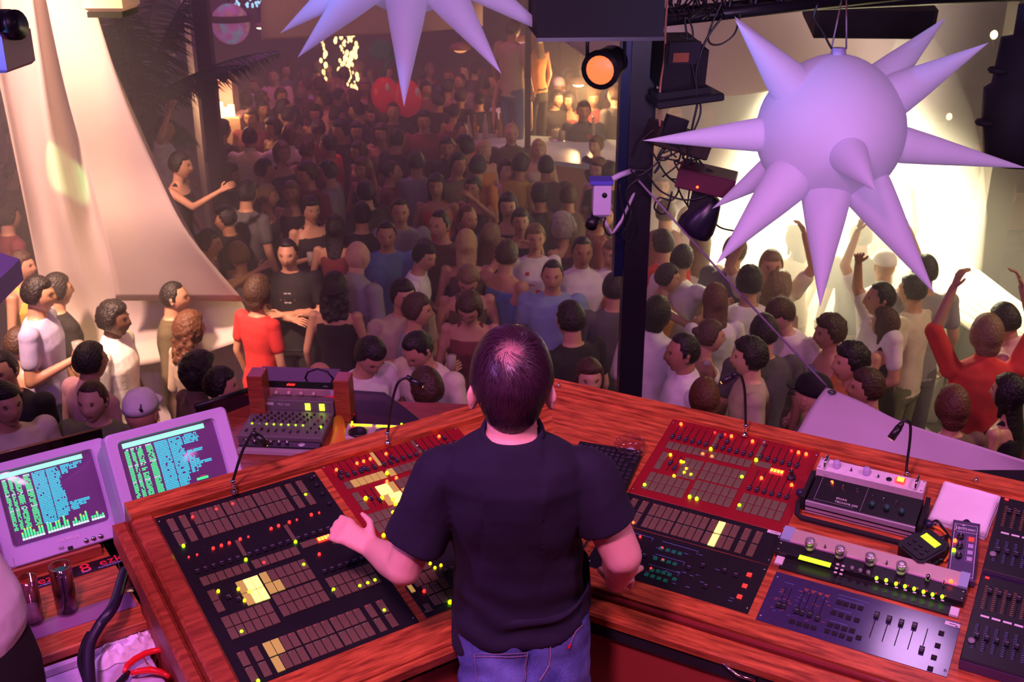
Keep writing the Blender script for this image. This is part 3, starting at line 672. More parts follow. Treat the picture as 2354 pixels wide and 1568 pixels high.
# ================================================================ monitors, side table, glasses
MONP = mat('beige_monitor_plastic', (.50, .40, .62), .55, nscale=90, noise=.03, bump=.06)
TUBE = mat('crt_glass', (.12, .05, .15), .08, emit=.05, ecol=(.6, .16, .6)); 
SG = glow('screen_green', (.04, 1, .32), 1.1); SG2 = glow('screen_pale_green', (.25, 1, .55), 1.5); SCY = glow('screen_cyan', (.02, .75, 1.0), 1.05); SW = glow('screen_white', (.75, .95, 1), 1.0)
SRD = glow('screen_red', (.8, .1, .06), .7); SYL = glow('screen_yellow', (.65, .85, .1), 1.0)
def monitor(F, label, seed, ragged, brand=True):
    """F: origin at the bottom left corner of the face, u right, v up the face, n out of it"""
    r_ = random.Random(seed); W_, H_ = .362, .318
    t = thing('crt_monitor', label, 'monitor', F)
    b = MB()
    x0, x1, y0, y1 = .030, .322, .055, .292; SW_, SH_ = x1-x0, y1-y0
    def rr(x0, x1, y0, y1, r, n, z): 
        out = []
        for cx, cy, a0 in ((x1-r, y0+r, -90), (x1-r, y1-r, 0), (x0+r, y1-r, 90), (x0+r, y0+r, 180)):
            for k in range(n+1): a = R(a0+90*k/n); out.append((cx+r*math.cos(a), cy+r*math.sin(a), z))
        return out
    b.rings([rr(.03, W_-.03, .03, H_-.01, .03, 5, -.34), rr(.01, W_-.01, .012, H_-.004, .02, 5, -.12), rr(0, W_, 0, H_, .016, 5, -.07), rr(0, W_, 0, H_, .016, 5, -.006), rr(.005, W_-.005, .005, H_-.005, .014, 5, 0),
             rr(x0, x1, y0, y1, .014, 5, -.002), rr(x0+.006, x1-.006, y0+.006, y1-.006, .012, 5, -.020)], cap=False)
    b.add(rr(.03, W_-.03, .03, H_-.01, .03, 5, -.34), [tuple(range(24))[::-1]])
    for f in range(len(b.sm)): b.sm[f] = False
    obj('housing', b, MONP, t)
    s = MB(); n = 12; vs = []
    for j in range(n+1):
        for i in range(n+1):
            u, v = i/n*2-1, j/n*2-1; vs.append((x0+.004+(SW_-.008)*i/n, y0+.004+(SH_-.008)*j/n, -.017+.010*(1-u*u)*(1-v*v)+.003*(2-u*u-v*v)))
    s.add(vs, [(j*(n+1)+i, j*(n+1)+i+1, (j+1)*(n+1)+i+1, (j+1)*(n+1)+i) for j in range(n) for i in range(n)], 0, True)
    obj('screen', s, TUBE, t)
    ux = lambda a: x0+SW_*a; vy = lambda a: y0+SH_*a
    def zz(a, c): u, v = a*2-1, c*2-1; return -.0165+.010*(1-u*u)*(1-v*v)+.003*(2-u*u-v*v)
    def q(mb, a0, a1, c0, c1): mb.add([(ux(a0), vy(c0), zz(a0, c0)+.001), (ux(a1), vy(c0), zz(a1, c0)+.001), (ux(a1), vy(c1), zz(a1, c1)+.001), (ux(a0), vy(c1), zz(a0, c1)+.001)], [(0, 1, 2, 3)])
    g = MB(); k = 20
    for i in range(k): q(g, .05+.83*i/k, .05+.83*(i+1)/k, .905, .965)
    obj('title_bar', g, SG2, t)
    G, Cc, Wh, Rd, Yl = MB(), MB(), MB(), MB(), MB()
    rows = 34
    for r in range(rows):
        y = .885-r*.0205; y1_ = y-.0145
        def chars(mb, a0, a1, p=.9):
            a = a0
            while a < a1-.004:
                w = r_.uniform(.006, .016)
                if r_.random() < p: q(mb, a, min(a+w, a1), y1_, y)
                a += w+.0022
        gm = Wh if r in (0, 10, 20) else G
        if r < 33:
            chars(gm, .055, .095); chars(gm, .115, .150); 
            if r_.random() < .9: chars(gm, .170, .225)
            chars(gm, .262, .325)
        e = ragged[min(len(ragged)-1, int(r/rows*len(ragged)))]
        chars(Cc, .345, .478, .98); chars(Cc, .487, min(e, .62), .95)
        if e > .635: chars(Cc, .635, e, .88)
    for i in range(30):
        a = .11+.028*i
        if i in (8, 17, 24): continue
        h = r_.choice((.015, .03, .05, .075, .095)) if i % 3 else .10*r_.random()+.02
        q(G, a, a+.020, .105, .105+h)
        if h > .045: q(Yl, a, a+.018, .105+h, .105+h+.022)
        q(Wh, a-.002, a+.023, .070, .100)
    if seed == 2:
        chars_y = .30
        q(G, .66, .78, .285, .315); q(Rd, .66, .78, .225, .245); q(Rd, .70, .76, .32, .33); q(Rd, .25, .34, .19, .20)
    for nm, mb, m in (('green_text', G, SG), ('cyan_text', Cc, SCY), ('white_text', Wh, SW), ('red_text', Rd, SRD), ('yellow_bars', Yl, SYL)):
        if mb.f: tag(obj(nm, mb, m, t), kind='stuff')
    if brand:
        text('brand_lettering', 'THOMSON', .013, mat('print_white_pink', (.9, .75, .85), .5), t, (.185, .040, .0006))
    obj('control_flap', MB().box(.02, .34, .002, .003, -.001, .0012).box(.02, .021, .003, .03, -.001, .0012).box(.175, .190, .004, .016, -.002, .003, 1), [GRY, BLK], t)
    for i in range(3): obj('control_dial', MB().lathe([(.008, 0), (.0075, .004), (.003, .005)], 14), CHR, t, Matrix.Translation((.232+.022*i, .018, 0)))
    obj('power_button', MB().box(.150, .165, .014, .022, 0, .002, bev=.0005), GRY, t)
    return t
F1 = Frame((-1.505, 2.815, .844), 34.5, 60)
monitor(F1, 'front CRT monitor at the left edge, showing green bars and blue text', 1, [.86, .80, .70, .62, .60, .60, .60, .60, .62, .62, .62, .62, .84, .80, .72, .60, .50])
# second monitor: same attitude, on the plane where its face is as wide as the first
def fitted(px0, px1, az, tilt, width):
    lo, hi = 1.5, 6
    for _ in range(50):
        d = (lo+hi)/2; F = Frame(CAM+ray(*px0)*d, az, tilt); w = F.px(*px1)[0]
        if w < width: lo = d
        else: hi = d
    return F
F2 = fitted((238, 1003), (516, 927), 34.5, 60, .362)
F2 = Frame(F2.w(0, -.318, 0), 34.5, 60)
monitor(F2, 'second CRT monitor, behind the desk rim and right of the front one', 2, [.78, .80, .78, .60, .62, .80, .66, .70, .74, .86, .74, .70, .60, .60, .58, .56, .56], True)
# table that carries them
FT = Frame((-1.27, 2.39, .80), 34, 0)
def ft(x, y): return FT.px(x, y)
T1 = thing('side_table', 'teak side table under the monitors, with a grey strip set in it', 'table', FT)
ua, va = ft(65, 1515); ub, vb = ft(360, 1410); ue = FT.loc(FL.w(-.58, 0, 0)).x+.06
obj('table_top', MB().box(-.75, ue, va-.01, va+.95, -.03, 0, bev=.003), WOOD, T1)
_, v2a = ft(100, 1440); _, v2b = ft(100, 1395)
obj('metal_strip', MB().box(-.75, ue-.01, va+.075, va+.155, 0, .003), mat('lilac_grey_strip', (.28, .13, .24), .25), T1)
obj('monitor_rest', MB().box(-.75, ue-.02, FT.loc((-1.505, 2.815, .8)).y-.005, va+.93, 0, .040, bev=.004), WOOD2, T1)
obj('table_front', MB().box(-.75, ue, va, va+.02, -.68, -.03), CAB, T1)
# sticker
sm = thing('shop_sticker', 'long black sticker with red lettering below the front monitor', 'sticker', FT)
su0, sv0 = ft(88, 1350); su1, sv1 = ft(300, 1270); vm_ = (sv0+sv1)/2
Ls = su1-su0
obj('backing', MB().box(su0, su1, vm_-.028, vm_+.030, .0008, .0022), mat('sticker_black', (.012, .008, .012), .25), sm)
RDT = mat('sticker_red_print', (.85, .03, .05), .5); LBT = mat('sticker_blue_print', (.45, .45, .8), .5)
for cx in (su0+Ls*.72, su0+Ls*.08):
    text('lettering', '8', .070, RDT, sm, (cx-.062, vm_+.002, .0024)); text('lettering', 'ezk', .052, RDT, sm, (cx+.015, vm_+.006, .0024))
    text('lettering', 'EIGHT', .010, LBT, sm, (cx-.062, vm_-.016, .0028)); text('lettering', 'SKATEBOARDING SHOP', .009, LBT, sm, (cx+.02, vm_-.018, .0024))
def tumbler(label, x, y, r, h, drink, dm, name='drinking_glass'):
    u, v = ft(x, y); t = thing(name, label, 'glass', FT.M @ Matrix.Translation((u, v, .003)))
    obj('glass_wall', MB().lathe([(.002, .0), (r*.92, 0), (r*.94, .006), (r, h), (r-.0022, h), (r*.94-.0022, .012), (.002, .010)], 24, cap=False), glassmat('thin_clear_glass', (.94, .88, .93), .03, .3), t)
    if dm: obj('drink', MB().lathe([(.002, .0125), (r*.94-.003, .0125), (r*.97-.003, drink), (.002, drink)], 24), dm, t)
    return t
tumbler('clear tumbler with a little pink drink, left of the dark cola glass', 78, 1432, .030, .145, .048, mat('pink_drink', (1, .62, .66), .1, noise=.05, spec=1.0))
tumbler('tall tumbler full of dark cola on the grey strip', 156, 1408, .031, .155, .135, mat('cola', (.015, .003, .004), .08))
tumbler('short dark glass against the side of the desk', 303, 1352, .027, .085, .060, mat('cola', (.015, .003, .004), .08))
# lower shelf with papers, cable, pliers
F3 = Frame(FT.w(0, 0, -.06), 34, 0)
sh = thing('low_shelf', 'stained lilac shelf in front of the side table holding crumpled paper', 'shelf', F3)
obj('board', MB().box(-.60, ue-.03, va-.42, va-.012, -.02, 0, bev=.003), mat('stained_lilac_board', (.62, .50, .68), .6, noise=.35, nscale=24, bump=.2), sh)
obj('rear_lip', MB().box(-.60, ue-.03, va-.030, va-.012, 0, .028, bev=.004), mat('stained_lilac_board', (.6, .5, .68), .6), sh)
u, v = F3.px(300, 1480)
cp = thing('crumpled_paper', 'crumpled white tissue behind the red pliers', 'paper', F3.M @ Matrix.Translation((u-.01, v, 0)))
n = 22; vs = []
for j in range(n+1):
    for i in range(n+1):
        x, y = (i/n-.5)*.20, (j/n-.5)*.15; e = max(0, 1-max(abs(x)/.1, abs(y)/.075)**4)
        vs.append((x+.01*mnoise.noise(Vector((x*30, y*30, 3))), y+.012*mnoise.noise(Vector((x*30, y*30, 9))), .003+e*(.020+.030*abs(mnoise.noise(Vector((x*28, y*28, 5))))+.012*mnoise.noise(Vector((x*70, y*70, 5))))))
obj('tissue', MB().add(vs, [(j*(n+1)+i, j*(n+1)+i+1, (j+1)*(n+1)+i+1, (j+1)*(n+1)+i) for j in range(n) for i in range(n)], 0, False), mat('tissue_white', (.85, .75, .85), .9), cp)
pz = .03
def f3(x, y, h=.02): u, v = F3.px(x, y, h); return Vector((u, v, h))
pl = thing('pliers', 'pliers with two curved bright red handles on the crumpled paper', 'pliers', F3)
REDH = mat('red_rubber_grip', (.80, .015, .02), .25)
obj('grip', MB().tube([f3(*a, pz) for a in ((286, 1545), (293, 1530), (310, 1516), (335, 1502), (360, 1495), (374, 1495))], [.006, .009, .010, .009, .0085, .007], 10), REDH, pl)
obj('grip', MB().tube([f3(*a, pz) for a in ((300, 1548), (320, 1543), (345, 1540), (370, 1545), (390, 1556))], [.006, .009, .010, .0085, .006], 10), REDH, pl)
obj('jaw', MB().tube([f3(*a, pz) for a in ((296, 1545), (286, 1558), (270, 1575), (262, 1590))], [.006, .011, .010, .004], 8), GUN, pl)
obj('spring', MB().tube([f3(*a, pz+.005) for a in ((330, 1512), (338, 1525), (350, 1535))], .002, 6), mat('brass', (.7, .45, .12), .3, 1.), pl)
cable('thick_black_cable', 'thick black hose arching from beside the desk down to the shelf', [FT.w(*ft(318, 1352), .05), FT.w(*ft(296, 1362), .075), hitz(262, 1392, .90), hitz(228, 1440, .87), hitz(206, 1490, .84), hitz(207, 1568, .80), hitz(215, 1640, .78)], .0155, mat('hose_black', (.018, .012, .03), .4), None, 'cable')
cable('black_cable', 'thinner black lead looping beside the thick black hose', [hitz(205, 1455, .83), hitz(192, 1480, .82), hitz(184, 1520, .80), hitz(195, 1560, .79), hitz(205, 1600, .78)], .008, BLK, None, 'cable')
cable('black_cable', 'thin black lead hanging over the desk edge beside the man\'s right hip', [FR.w(.02, .26, .01), FR.w(.00, .15, .03), FR.w(-.02, .05, .02), FR.w(-.01, -.03, .012), FR.w(.0, -.06, .01)], .0035, BLK)
# clear shield behind the monitors
def slab4(name, pts, th, m, parent):
    P = [Vector(p) for p in pts]; nn = (P[1]-P[0]).cross(P[3]-P[0]).normalized()*th
    return obj(name, MB().add(P+[p+nn for p in P], [(3, 2, 1, 0), (4, 5, 6, 7), (0, 1, 5, 4), (1, 2, 6, 5), (2, 3, 7, 6), (3, 0, 4, 7)]), m, parent)
SMK = glassmat('smoked_acrylic', (.30, .22, .26), .35, .12)
t = thing('smoked_shield', 'smoked acrylic shield with a dark top edge behind the two monitors', 'shield', Matrix.Translation((0, 0, 0)))
a, b = hity(-60, 1058, 3.25), hity(232, 985, 3.55)
slab4('sheet', (a-Vector((0, 0, .55)), b-Vector((0, 0, .62)), b, a), .006, SMK, t)
obj('top_edge', MB().tube([a, b], .006, 6), mat('yellowish_edge', (.14, .10, .03), .2), t)
# ================================================================ people
def remesh(mb, vox, smooth=4, name='m', mats=(), fac=.5):
    me = mb.mesh(name, []); o = bpy.data.objects.new('tmp', me); COL.objects.link(o)
    md = o.modifiers.new('r', 'REMESH'); md.mode = 'VOXEL'; md.voxel_size = vox; md.use_smooth_shade = True
    if smooth: ms = o.modifiers.new('s', 'SMOOTH'); ms.iterations = smooth; ms.factor = fac
    bpy.context.view_layer.update()
    r = bpy.data.meshes.new_from_object(o.evaluated_get(bpy.context.evaluated_depsgraph_get()))
    bpy.data.objects.remove(o); bpy.data.meshes.remove(me); r.name = name; r.materials.clear()
    for m in mats: r.materials.append(m)
    r.shade_smooth()
    return r
def join_mb(me, mb, mats_extra):
    """append builder geometry (own material slots) to a mesh"""
    n0 = len(me.vertices); vs = np.empty(n0*3); me.vertices.foreach_get('co', vs); vs = vs.reshape(-1, 3).tolist()
    fs = [tuple(p.vertices) for p in me.polygons]; mi = [p.material_index for p in me.polygons]; k = len(me.materials)
    out = bpy.data.meshes.new(me.name); out.from_pydata(vs+mb.v, [], fs+[tuple(i+n0 for i in f) for f in mb.f])
    for m in list(me.materials)+list(mats_extra): out.materials.append(m)
    out.polygons.foreach_set('material_index', mi+[m if m < k else m for m in mb.m]); out.shade_smooth(); bpy.data.meshes.remove(me); return out
SKIN = mat('skin', (1, 1, 1), .5, objcol=True, noise=.07, nscale=14); CLOTH = mat('cloth', (1, 1, 1), .85, objcol=True, noise=.22, nscale=11, bump=.5)
HAIR = mat('hair', (1, 1, 1), .5, objcol=True, noise=.45, nscale=60, bump=1.0); LIPS = mat('lips', (.75, .38, .38), .4, objcol=True); EYEW = mat('eye_white', (.38, .34, .34), .3); EYED = mat('eye_dark', (.02, .012, .01), .2)
BROW = mat('brow', (.25, .2, .18), .8, objcol=True)
def head_mb(T, seg=32, nr=26, hair=False, fem=False):
    """T places the head; local: x right, y face direction, z up, centre of the skull"""
    b = MB(); rings = []
    g = lambda d, s: math.exp(-(d/s)**2)
    for i in range(nr+1):
        ph = math.pi*(i+.25)/(nr+.5); z0 = math.cos(ph); s = math.sin(ph); ring = []
        for j in range(seg):
            th = 2*math.pi*j/seg; cx, cy = math.sin(th), math.cos(th)   # j=0 is the face
            x, y, z = s*cx*.078, s*cy*.096, z0*.118
            if z < 0:
                t = min(1, -z/.118); x *= 1-.30*t**1.5
                if cy > 0: y = y*(1-.06*t)+.004*t
                else: y *= 1-.42*t
            if z > .02 and cy > 0: y *= 1-.10*((z-.02)/.1)
            if cy > 0:
                f = cy
                y += f*(.021*g(x, .012)*g(z+.026, .017)*(1 if z < -.026 else .85) + .012*g(x, .008)*g(z-.002, .022))      # nose
                y -= f*(.013*(g(x-.031, .015)+g(x+.031, .015))*g(z-.010, .012))                                    # eye sockets
                y += f*(.006*g(z-.028, .009)*g(abs(x)-.028, .024))                                                 # brow
                y += f*(.006*g(x, .018)*g(z+.054, .006)+.006*g(x, .015)*g(z+.066, .006)-.003*g(x, .022)*g(z+.060, .003))  # lips
                y += f*(.010*g(x, .020)*g(z+.098, .016))                                                           # chin
                y -= f*.004*g(z+.080, .007)
                y += f*.003*g(abs(x)-.045, .016)*g(z+.022, .02)
            ring.append(tuple(T @ Vector((x, y, z))))
        rings.append(ring)
    b.rings(rings, 0)
    for k in range(len(b.f)):                                            # lips get their own colour
        i, j = k//seg, k % seg
        if i >= nr: continue
        z = .118*math.cos(math.pi*(i+.75)/(nr+.5)); jj = min(j, seg-1-j)
        if -.074 < z < -.048 and jj <= 1: b.m[k] = 1
    for s in (-1, 1):
        b.ell((s*.031, .0765, .008), (.0115, .0085, .0052), 10, 2, T); b.ell((s*.031, .0825, .008), (.0050, .0040, .0048), 8, 3, T); b.ell((s*.031, .0775, .0135), (.0135, .0085, .0030), 8, 4, T)
        b.ell((s*.031, .0845, .0265), (.017, .0045, .0040), 8, 4, T)
        b.ell((s*.076, -.002, -.004), (.007, .019, .030), 10, 0, T); b.ell((s*.0795, -.008, .008), (.006, .013, .016), 8, 0, T)
    return b
def hair_mb(T, style):
    b = MB(); seg, nr = 32, 22; rings = []; th_ = {'short': .013, 'crop': .007, 'wavy': .024, 'long': .016, 'bun': .012, 'curly': .026, 'spiky': .018, 'bob': .020, 'side': .016, 'afro': .034}.get(style, .012)
    for i in range(nr+1):
        ph = math.pi*(i+.25)/(nr+.5); z0 = math.cos(ph); s = math.sin(ph); ring = []
        for j in range(seg):
            th = 2*math.pi*j/seg; cx, cy = math.sin(th), math.cos(th)
            x, y, z = s*cx*.076, s*cy*.096, z0*.118
            if z < 0:
                t = -z/.118; x *= 1-.30*t**1.5; y *= (1-.42*t if cy < 0 else 1)
            # coverage: crown, back and sides; open at the face
            low = -.075 if style in ('long', 'bob', 'curly', 'afro') else -.050
            frontz = .060+(.02 if style == 'crop' else 0)
            edge = frontz+.004*math.cos(3*th) if cy > .50 else (frontz+(low-frontz)*min(1, ((.50-cy)/.50)**.7))
            if style in ('long', 'bob', 'curly', 'afro') and cy < .45: edge = min(edge, low)
            k = max(-1, min(1, (z-edge)/.012)); d = th_*(.5+.5*k)-.012*(1-k)/2
            if style in ('curly', 'afro', 'spiky', 'wavy'): d += (.35*th_*mnoise.noise(Vector((x*60, y*60, z*60))))*(k > 0)
            if style == 'spiky' and z > .06: d += .014*abs(mnoise.noise(Vector((x*110, y*110, 1))))
            nrm = Vector((x/.076**2, y/.096**2, z/.118**2)).normalized(); p = Vector((x, y, z))+nrm*d
            ring.append(tuple(T @ p))
        rings.append(ring)
    b.rings(rings, 0)
    if style == 'long':
        rr = []
        for k in range(9):
            t = k/8; w = .080-.012*t+.008*math.sin(t*3); y = -.045-.045*t+.01*math.sin(t*5)
            rr.append([tuple(T @ Vector((w*math.cos(a)*(1+.10*math.sin(7*a+k)), y+.042*(1-.45*t)*math.sin(a), .02-.30*t))) for a in [2*math.pi*q/18 for q in range(18)]])
        b.rings(rr, 0)
        for s in (-1, 1): b.caps((s*.070, -.01, .02), (s*.070, .0, -.13), .022, .014, 8, 0, T)
    if style == 'curly':
        r_ = random.Random(5)
        rr = [[tuple(T @ Vector(((.088+.012*math.sin(t*3.1))*math.cos(a), -.045-.03*t+.05*(1-.2*t)*math.sin(a), .04-.25*t))) for a in [2*math.pi*q/16 for q in range(16)]] for t in [k/6 for k in range(7)]]
        b.rings(rr, 0)
        for k in range(110):
            a = r_.uniform(0, 2*math.pi); t = r_.random()
            if math.sin(a) > .5: continue
            c = Vector(((.088+.012*math.sin(t*3.1))*math.cos(a), -.045-.03*t+.05*math.sin(a), .04-.25*t)); b.ell(c, (.017, .017, .022), 7, 0, T)
    if style == 'bob':
        b.ell((0, -.045, -.06), (.078, .055, .075), 14, 0, T)
    if style == 'bun': b.ell((0, -.10, .045), (.035, .035, .03), 10, 0, T)
    if style == 'afro':
        r_ = random.Random(8)
        for k in range(60):
            a, e = r_.uniform(0, 2*math.pi), r_.uniform(-.3, 1.5)
            if math.sin(a) > .35 and e < .8: continue
            b.ell((.098*math.cos(a)*math.cos(e), .11*math.sin(a)*math.cos(e)-.01, .13*math.sin(e)), (.024, .024, .024), 7, 0, T)
    return b
def finger_set(b, wrist, d, up, s=1., curl=.35, mi=0, side=1):
    """palm and five fingers from the wrist along d; up: back of the hand"""
    d = d.normalized(); up = (up-d*up.dot(d)).normalized(); x = d.cross(up)*side
    pc = [wrist+d*(.0*s), wrist+d*.085*s]
    for k in (-1.2, -.4, .4, 1.2): b.caps(pc[0]+x*.010*k*s, pc[1]+x*.018*k*s, .013*s, .0105*s, 8, mi)
    for k, L in ((-1.5, .060), (-.5, .075), (.5, .080), (1.5, .070)):
        a = wrist+d*.085*s+x*.0185*k*s; m = a+(d*math.cos(curl*.6)-up*math.sin(curl*.6))*L*.5*s; e = m+(d*math.cos(curl*1.9)-up*math.sin(curl*1.9))*L*.5*s
        b.caps(a, m, .0092*s, .0080*s, 7, mi); b.caps(m, e, .0080*s, .0066*s, 7, mi)
    a = wrist+d*.025*s+x*.024*s; m = a+(d*.6+x*.75)*.036*s; e = m+(d*.9+x*.25-up*.25)*.03*s
    b.caps(a, m, .0125*s, .0095*s, 7, mi); b.caps(m, e, .0095*s, .0075*s, 7, mi)
POSES = {  # elbow, wrist left; elbow, wrist right; torso lean, head pitch, head yaw
 'down': ((-.255, -.02, 1.15), (-.26, .07, .90), (.255, -.02, 1.15), (.26, .07, .90), 0, 0, 0),
 'drink': ((-.25, -.03, 1.15), (-.22, .10, .92), (.25, -.02, 1.14), (.14, .22, 1.24), 0, 4, 0),
 'cross': ((-.25, .04, 1.15), (.05, .20, 1.19), (.25, .04, 1.15), (-.05, .22, 1.16), 0, 4, 0),
 'up': ((-.30, .06, 1.64), (-.20, .12, 1.90), (.30, .06, 1.64), (.20, .12, 1.90), 0, 0, 0),
 'oneup': ((-.25, -.02, 1.15), (-.18, .18, 1.05), (.32, .06, 1.60), (.16, .14, 1.84), 0, 0, 10),
 'reach': ((-.25, -.02, 1.15), (-.2, .15, .98), (.27, .22, 1.34), (.20, .46, 1.50), 4, 0, 0),
 'bow': ((-.25, .06, 1.16), (-.17, .24, 1.02), (.25, .06, 1.16), (.17, .24, 1.02), 14, 26, 8),
 'lean': ((-.27, .0, 1.18), (-.20, .24, 1.12), (.27, .0, 1.18), (.24, .10, .92), 10, 6, 28),
 'flex': ((-.30, .10, 1.40), (-.16, .26, 1.60), (.25, .02, 1.15), (.20, .20, 1.02), 0, 0, -14),
}
def leanm(z, a): return Matrix.Translation((0, 0, .95)) @ Matrix.Rotation(R(-a), 4, 'X') @ Matrix.Translation((0, 0, -.95))
def torso_rings(g, T, lv, n=20):
    rr = []
    for z, rx, ry, cy in lv:
        ring = []
        for j in range(n):
            a = 2*math.pi*j/n; c, s = math.cos(a), math.sin(a); e = .82
            p = Vector((rx*math.copysign(abs(c)**e, c), cy+ry*math.copysign(abs(s)**e, s), z)); ring.append(tuple(T @ p) if T is not None else tuple(p))
        rr.append(ring)
    g.rings(rr)
def lv_torso(fem, inf=0, hem=.86):
    if fem: L = [(.86, .150, .100, 0), (.95, .158, .105, 0), (1.08, .118, .082, .005), (1.20, .125, .088, .012), (1.30, .145, .108, .018), (1.38, .150, .090, .004), (1.435, .130, .065, -.005), (1.47, .07, .05, -.005)]
    else: L = [(.86, .148, .100, 0), (.95, .150, .102, 0), (1.08, .140, .098, .002), (1.20, .155, .105, .004), (1.32, .178, .115, .006), (1.40, .180, .098, 0), (1.45, .145, .072, -.005), (1.485, .075, .055, -.008)]
    return [(max(z, hem) if i else hem, rx+inf, ry+inf, cy) for i, (z, rx, ry, cy) in enumerate(L) if z >= hem-.05 or i == 0]
BCACHE = {}
def build_body(fem, pose):
    k = ('b', fem, pose)
    if k in BCACHE: return BCACHE[k]
    eL, wL, eR, wR, lean, hp, hy = POSES[pose]; T = leanm(0, lean); g = MB(); sh = .165 if fem else .192; ar = .82 if fem else 1.
    torso_rings(g, T, lv_torso(fem)); g.caps((0, -.005, 1.44), (0, .012, 1.56), .050 if fem else .060, .048 if fem else .057, 14, 0, T)
    for s, e, w in ((-1, eL, wL), (1, eR, wR)):
        S = Vector((s*sh, -.005, 1.425)); e, w = Vector(e), Vector(w)
        if fem: e.x *= .92; w.x *= .95
        g.ell(S, (.058*ar, .056*ar, .055*ar), 12, 0, T); g.caps(S, e, .050*ar, .040*ar, 12, 0, T); g.caps(e, w, .040*ar, .026*ar, 12, 0, T)
        h = Vector((s*.088, 0, .90)); kn = Vector((s*.10, .02, .48)); an = Vector((s*.105, -.01, .09))
        g.caps(h, kn, .085, .056, 12); g.caps(kn, an, .054, .036, 12); g.caps(an+Vector((0, .0, -.045)), an+Vector((s*.015, .15, -.055)), .038, .030, 10)
    me = remesh(g, .0135, 3, 'person_body', (SKIN,))
    x = MB()
    for s, e, w in ((-1, eL, wL), (1, eR, wR)):
        e, w = T @ Vector(e), T @ Vector(w); d = (w-e)
        if fem: e.x *= .92; w.x *= .95; d = w-e
        finger_set(x, w-d.normalized()*.01, d, Vector((s, -.2, .3)), .95 if not fem else .86, .5, 0, -s)
    HT = T @ Matrix.Translation((0, .028, 1.63)) @ Matrix.Rotation(R(-hy), 4, 'Z') @ Matrix.Rotation(R(-hp), 4, 'X')
    hb = head_mb(HT)
    n = len(x.v); x.v += hb.v; x.f += [tuple(i+n for i in f) for f in hb.f]; x.m += hb.m; x.sm += hb.sm
    me = join_mb(me, x, (LIPS, EYEW, EYED, BROW)); BCACHE[k] = (me, HT); return BCACHE[k]
def build_top(fem, pose, kind):
    k = ('t', fem, pose, kind)
    if k in BCACHE: return BCACHE[k]
    eL, wL, eR, wR, lean, hp, hy = POSES[pose]; T = leanm(0, lean); g = MB(); sh = .165 if fem else .192; ar = .82 if fem else 1.
    inf = .012 if kind != 'tank' else .008
    hem = {'crop': 1.10, 'tank': .90, 'dress': .80, 'shirt': .80}.get(kind, .84)
    L = lv_torso(fem, inf, .86)
    if kind == 'crop' : L = [q for q in L if q[0] >= 1.07]
    elif hem < .86: L = [(hem, L[0][1]+.012, L[0][2]+.012, 0)]+L
    if kind == 'dress': L = [(.50, .20, .15, 0), (.68, .185, .13, 0)]+L
    if kind in ('tank', 'dress', 'crop', 'halter'): L = [q for q in L if q[0] < 1.39]; L[-1] = (1.385, L[-1][1]*.94, L[-1][2]*.98, L[-1][3])
    torso_rings(g, T, L)
    if kind in ('tank', 'dress', 'crop', 'halter'):
        for s in (-1, 1): g.caps((s*.085, .07, 1.36), (s*.075, .0, 1.475), .018, .016, 8, 0, T); g.caps((s*.075, .0, 1.475), (s*.085, -.07, 1.36), .016, .018, 8, 0, T)
    else:
        for s, e, w in ((-1, eL, wL), (1, eR, wR)):
            S = Vector((s*sh, -.005, 1.425)); e, w = Vector(e), Vector(w)
            if fem: e.x *= .92; w.x *= .95
            g.ell(S, (.070*ar, .068*ar, .066*ar), 12, 0, T)
            if kind == 'tee': g.caps(S, S.lerp(e, .58), .063*ar, .060*ar, 12, 0, T)
            else: g.caps(S, e, .063*ar, .056*ar, 12, 0, T); g.caps(e, e.lerp(w, .92 if kind == 'long' or kind == 'jacket' else .1), .056*ar, .040*ar, 12, 0, T)
        if kind in ('shirt', 'polo', 'jacket'): g.caps((0, -.02, 1.475), (0, .0, 1.50), .062, .064, 14, 0, T)
    me = remesh(g, .0125, 2, 'person_top', (CLOTH,)); BCACHE[k] = me; return me
def build_legs(fem, kind='trousers'):
    k = ('l', fem, kind)
    if k in BCACHE: return BCACHE[k]
    g = MB(); L = lv_torso(fem, .010, .86); torso_rings(g, None, [(.80, .165, .11, 0), (.86, .165, .112, 0), (.93, .165, .113, 0), (1.0, .148, .108, 0)])
    if kind == 'skirt': torso_rings(g, None, [(.52, .20, .15, 0), (.70, .185, .13, 0), (.88, .165, .112, 0)])
    else:
        for s in (-1, 1):
            h = Vector((s*.088, 0, .88)); kn = Vector((s*.10, .02, .48)); an = Vector((s*.108, -.01, .07)); g.caps(h, kn, .094, .070, 12); g.caps(kn, an, .068, .060, 12)
    me = remesh(g, .016, 3, 'person_trousers', (CLOTH,)); BCACHE[k] = me; return me
def build_hair(fem, pose, style):
    k = ('h', fem, pose, style)
    if k in BCACHE: return BCACHE[k]
    HT = build_body(fem, pose)[1]
    if style == 'cap':
        g = MB(); T = HT
        rr = [[tuple(T @ Vector((.086*c*math.cos(a), -.004+.106*c*math.sin(a), .035+.100*s))) for a in [2*math.pi*q/24 for q in range(24)]] for c, s in ((1, 0), (.98, .3), (.88, .6), (.68, .85), (.35, 1.0), (.05, 1.05))]
        g.rings(rr); pts = [(.075*math.cos(a), .075+.085*math.sin(a)) for a in [math.pi*q/12 for q in range(13)]]
        g.prism(pts, .034, .042, 0, T); me = g.mesh('cap', [CLOTH])
    else:
        g = hair_mb(HT, style)
        me = remesh(g, .009, 1 if style in ('curly', 'afro', 'spiky') else 2, 'person_hair', (HAIR,)) if style in ('long', 'bun', 'curly', 'bob', 'afro') else g.mesh('person_hair', [HAIR])
    BCACHE[k] = me; return me
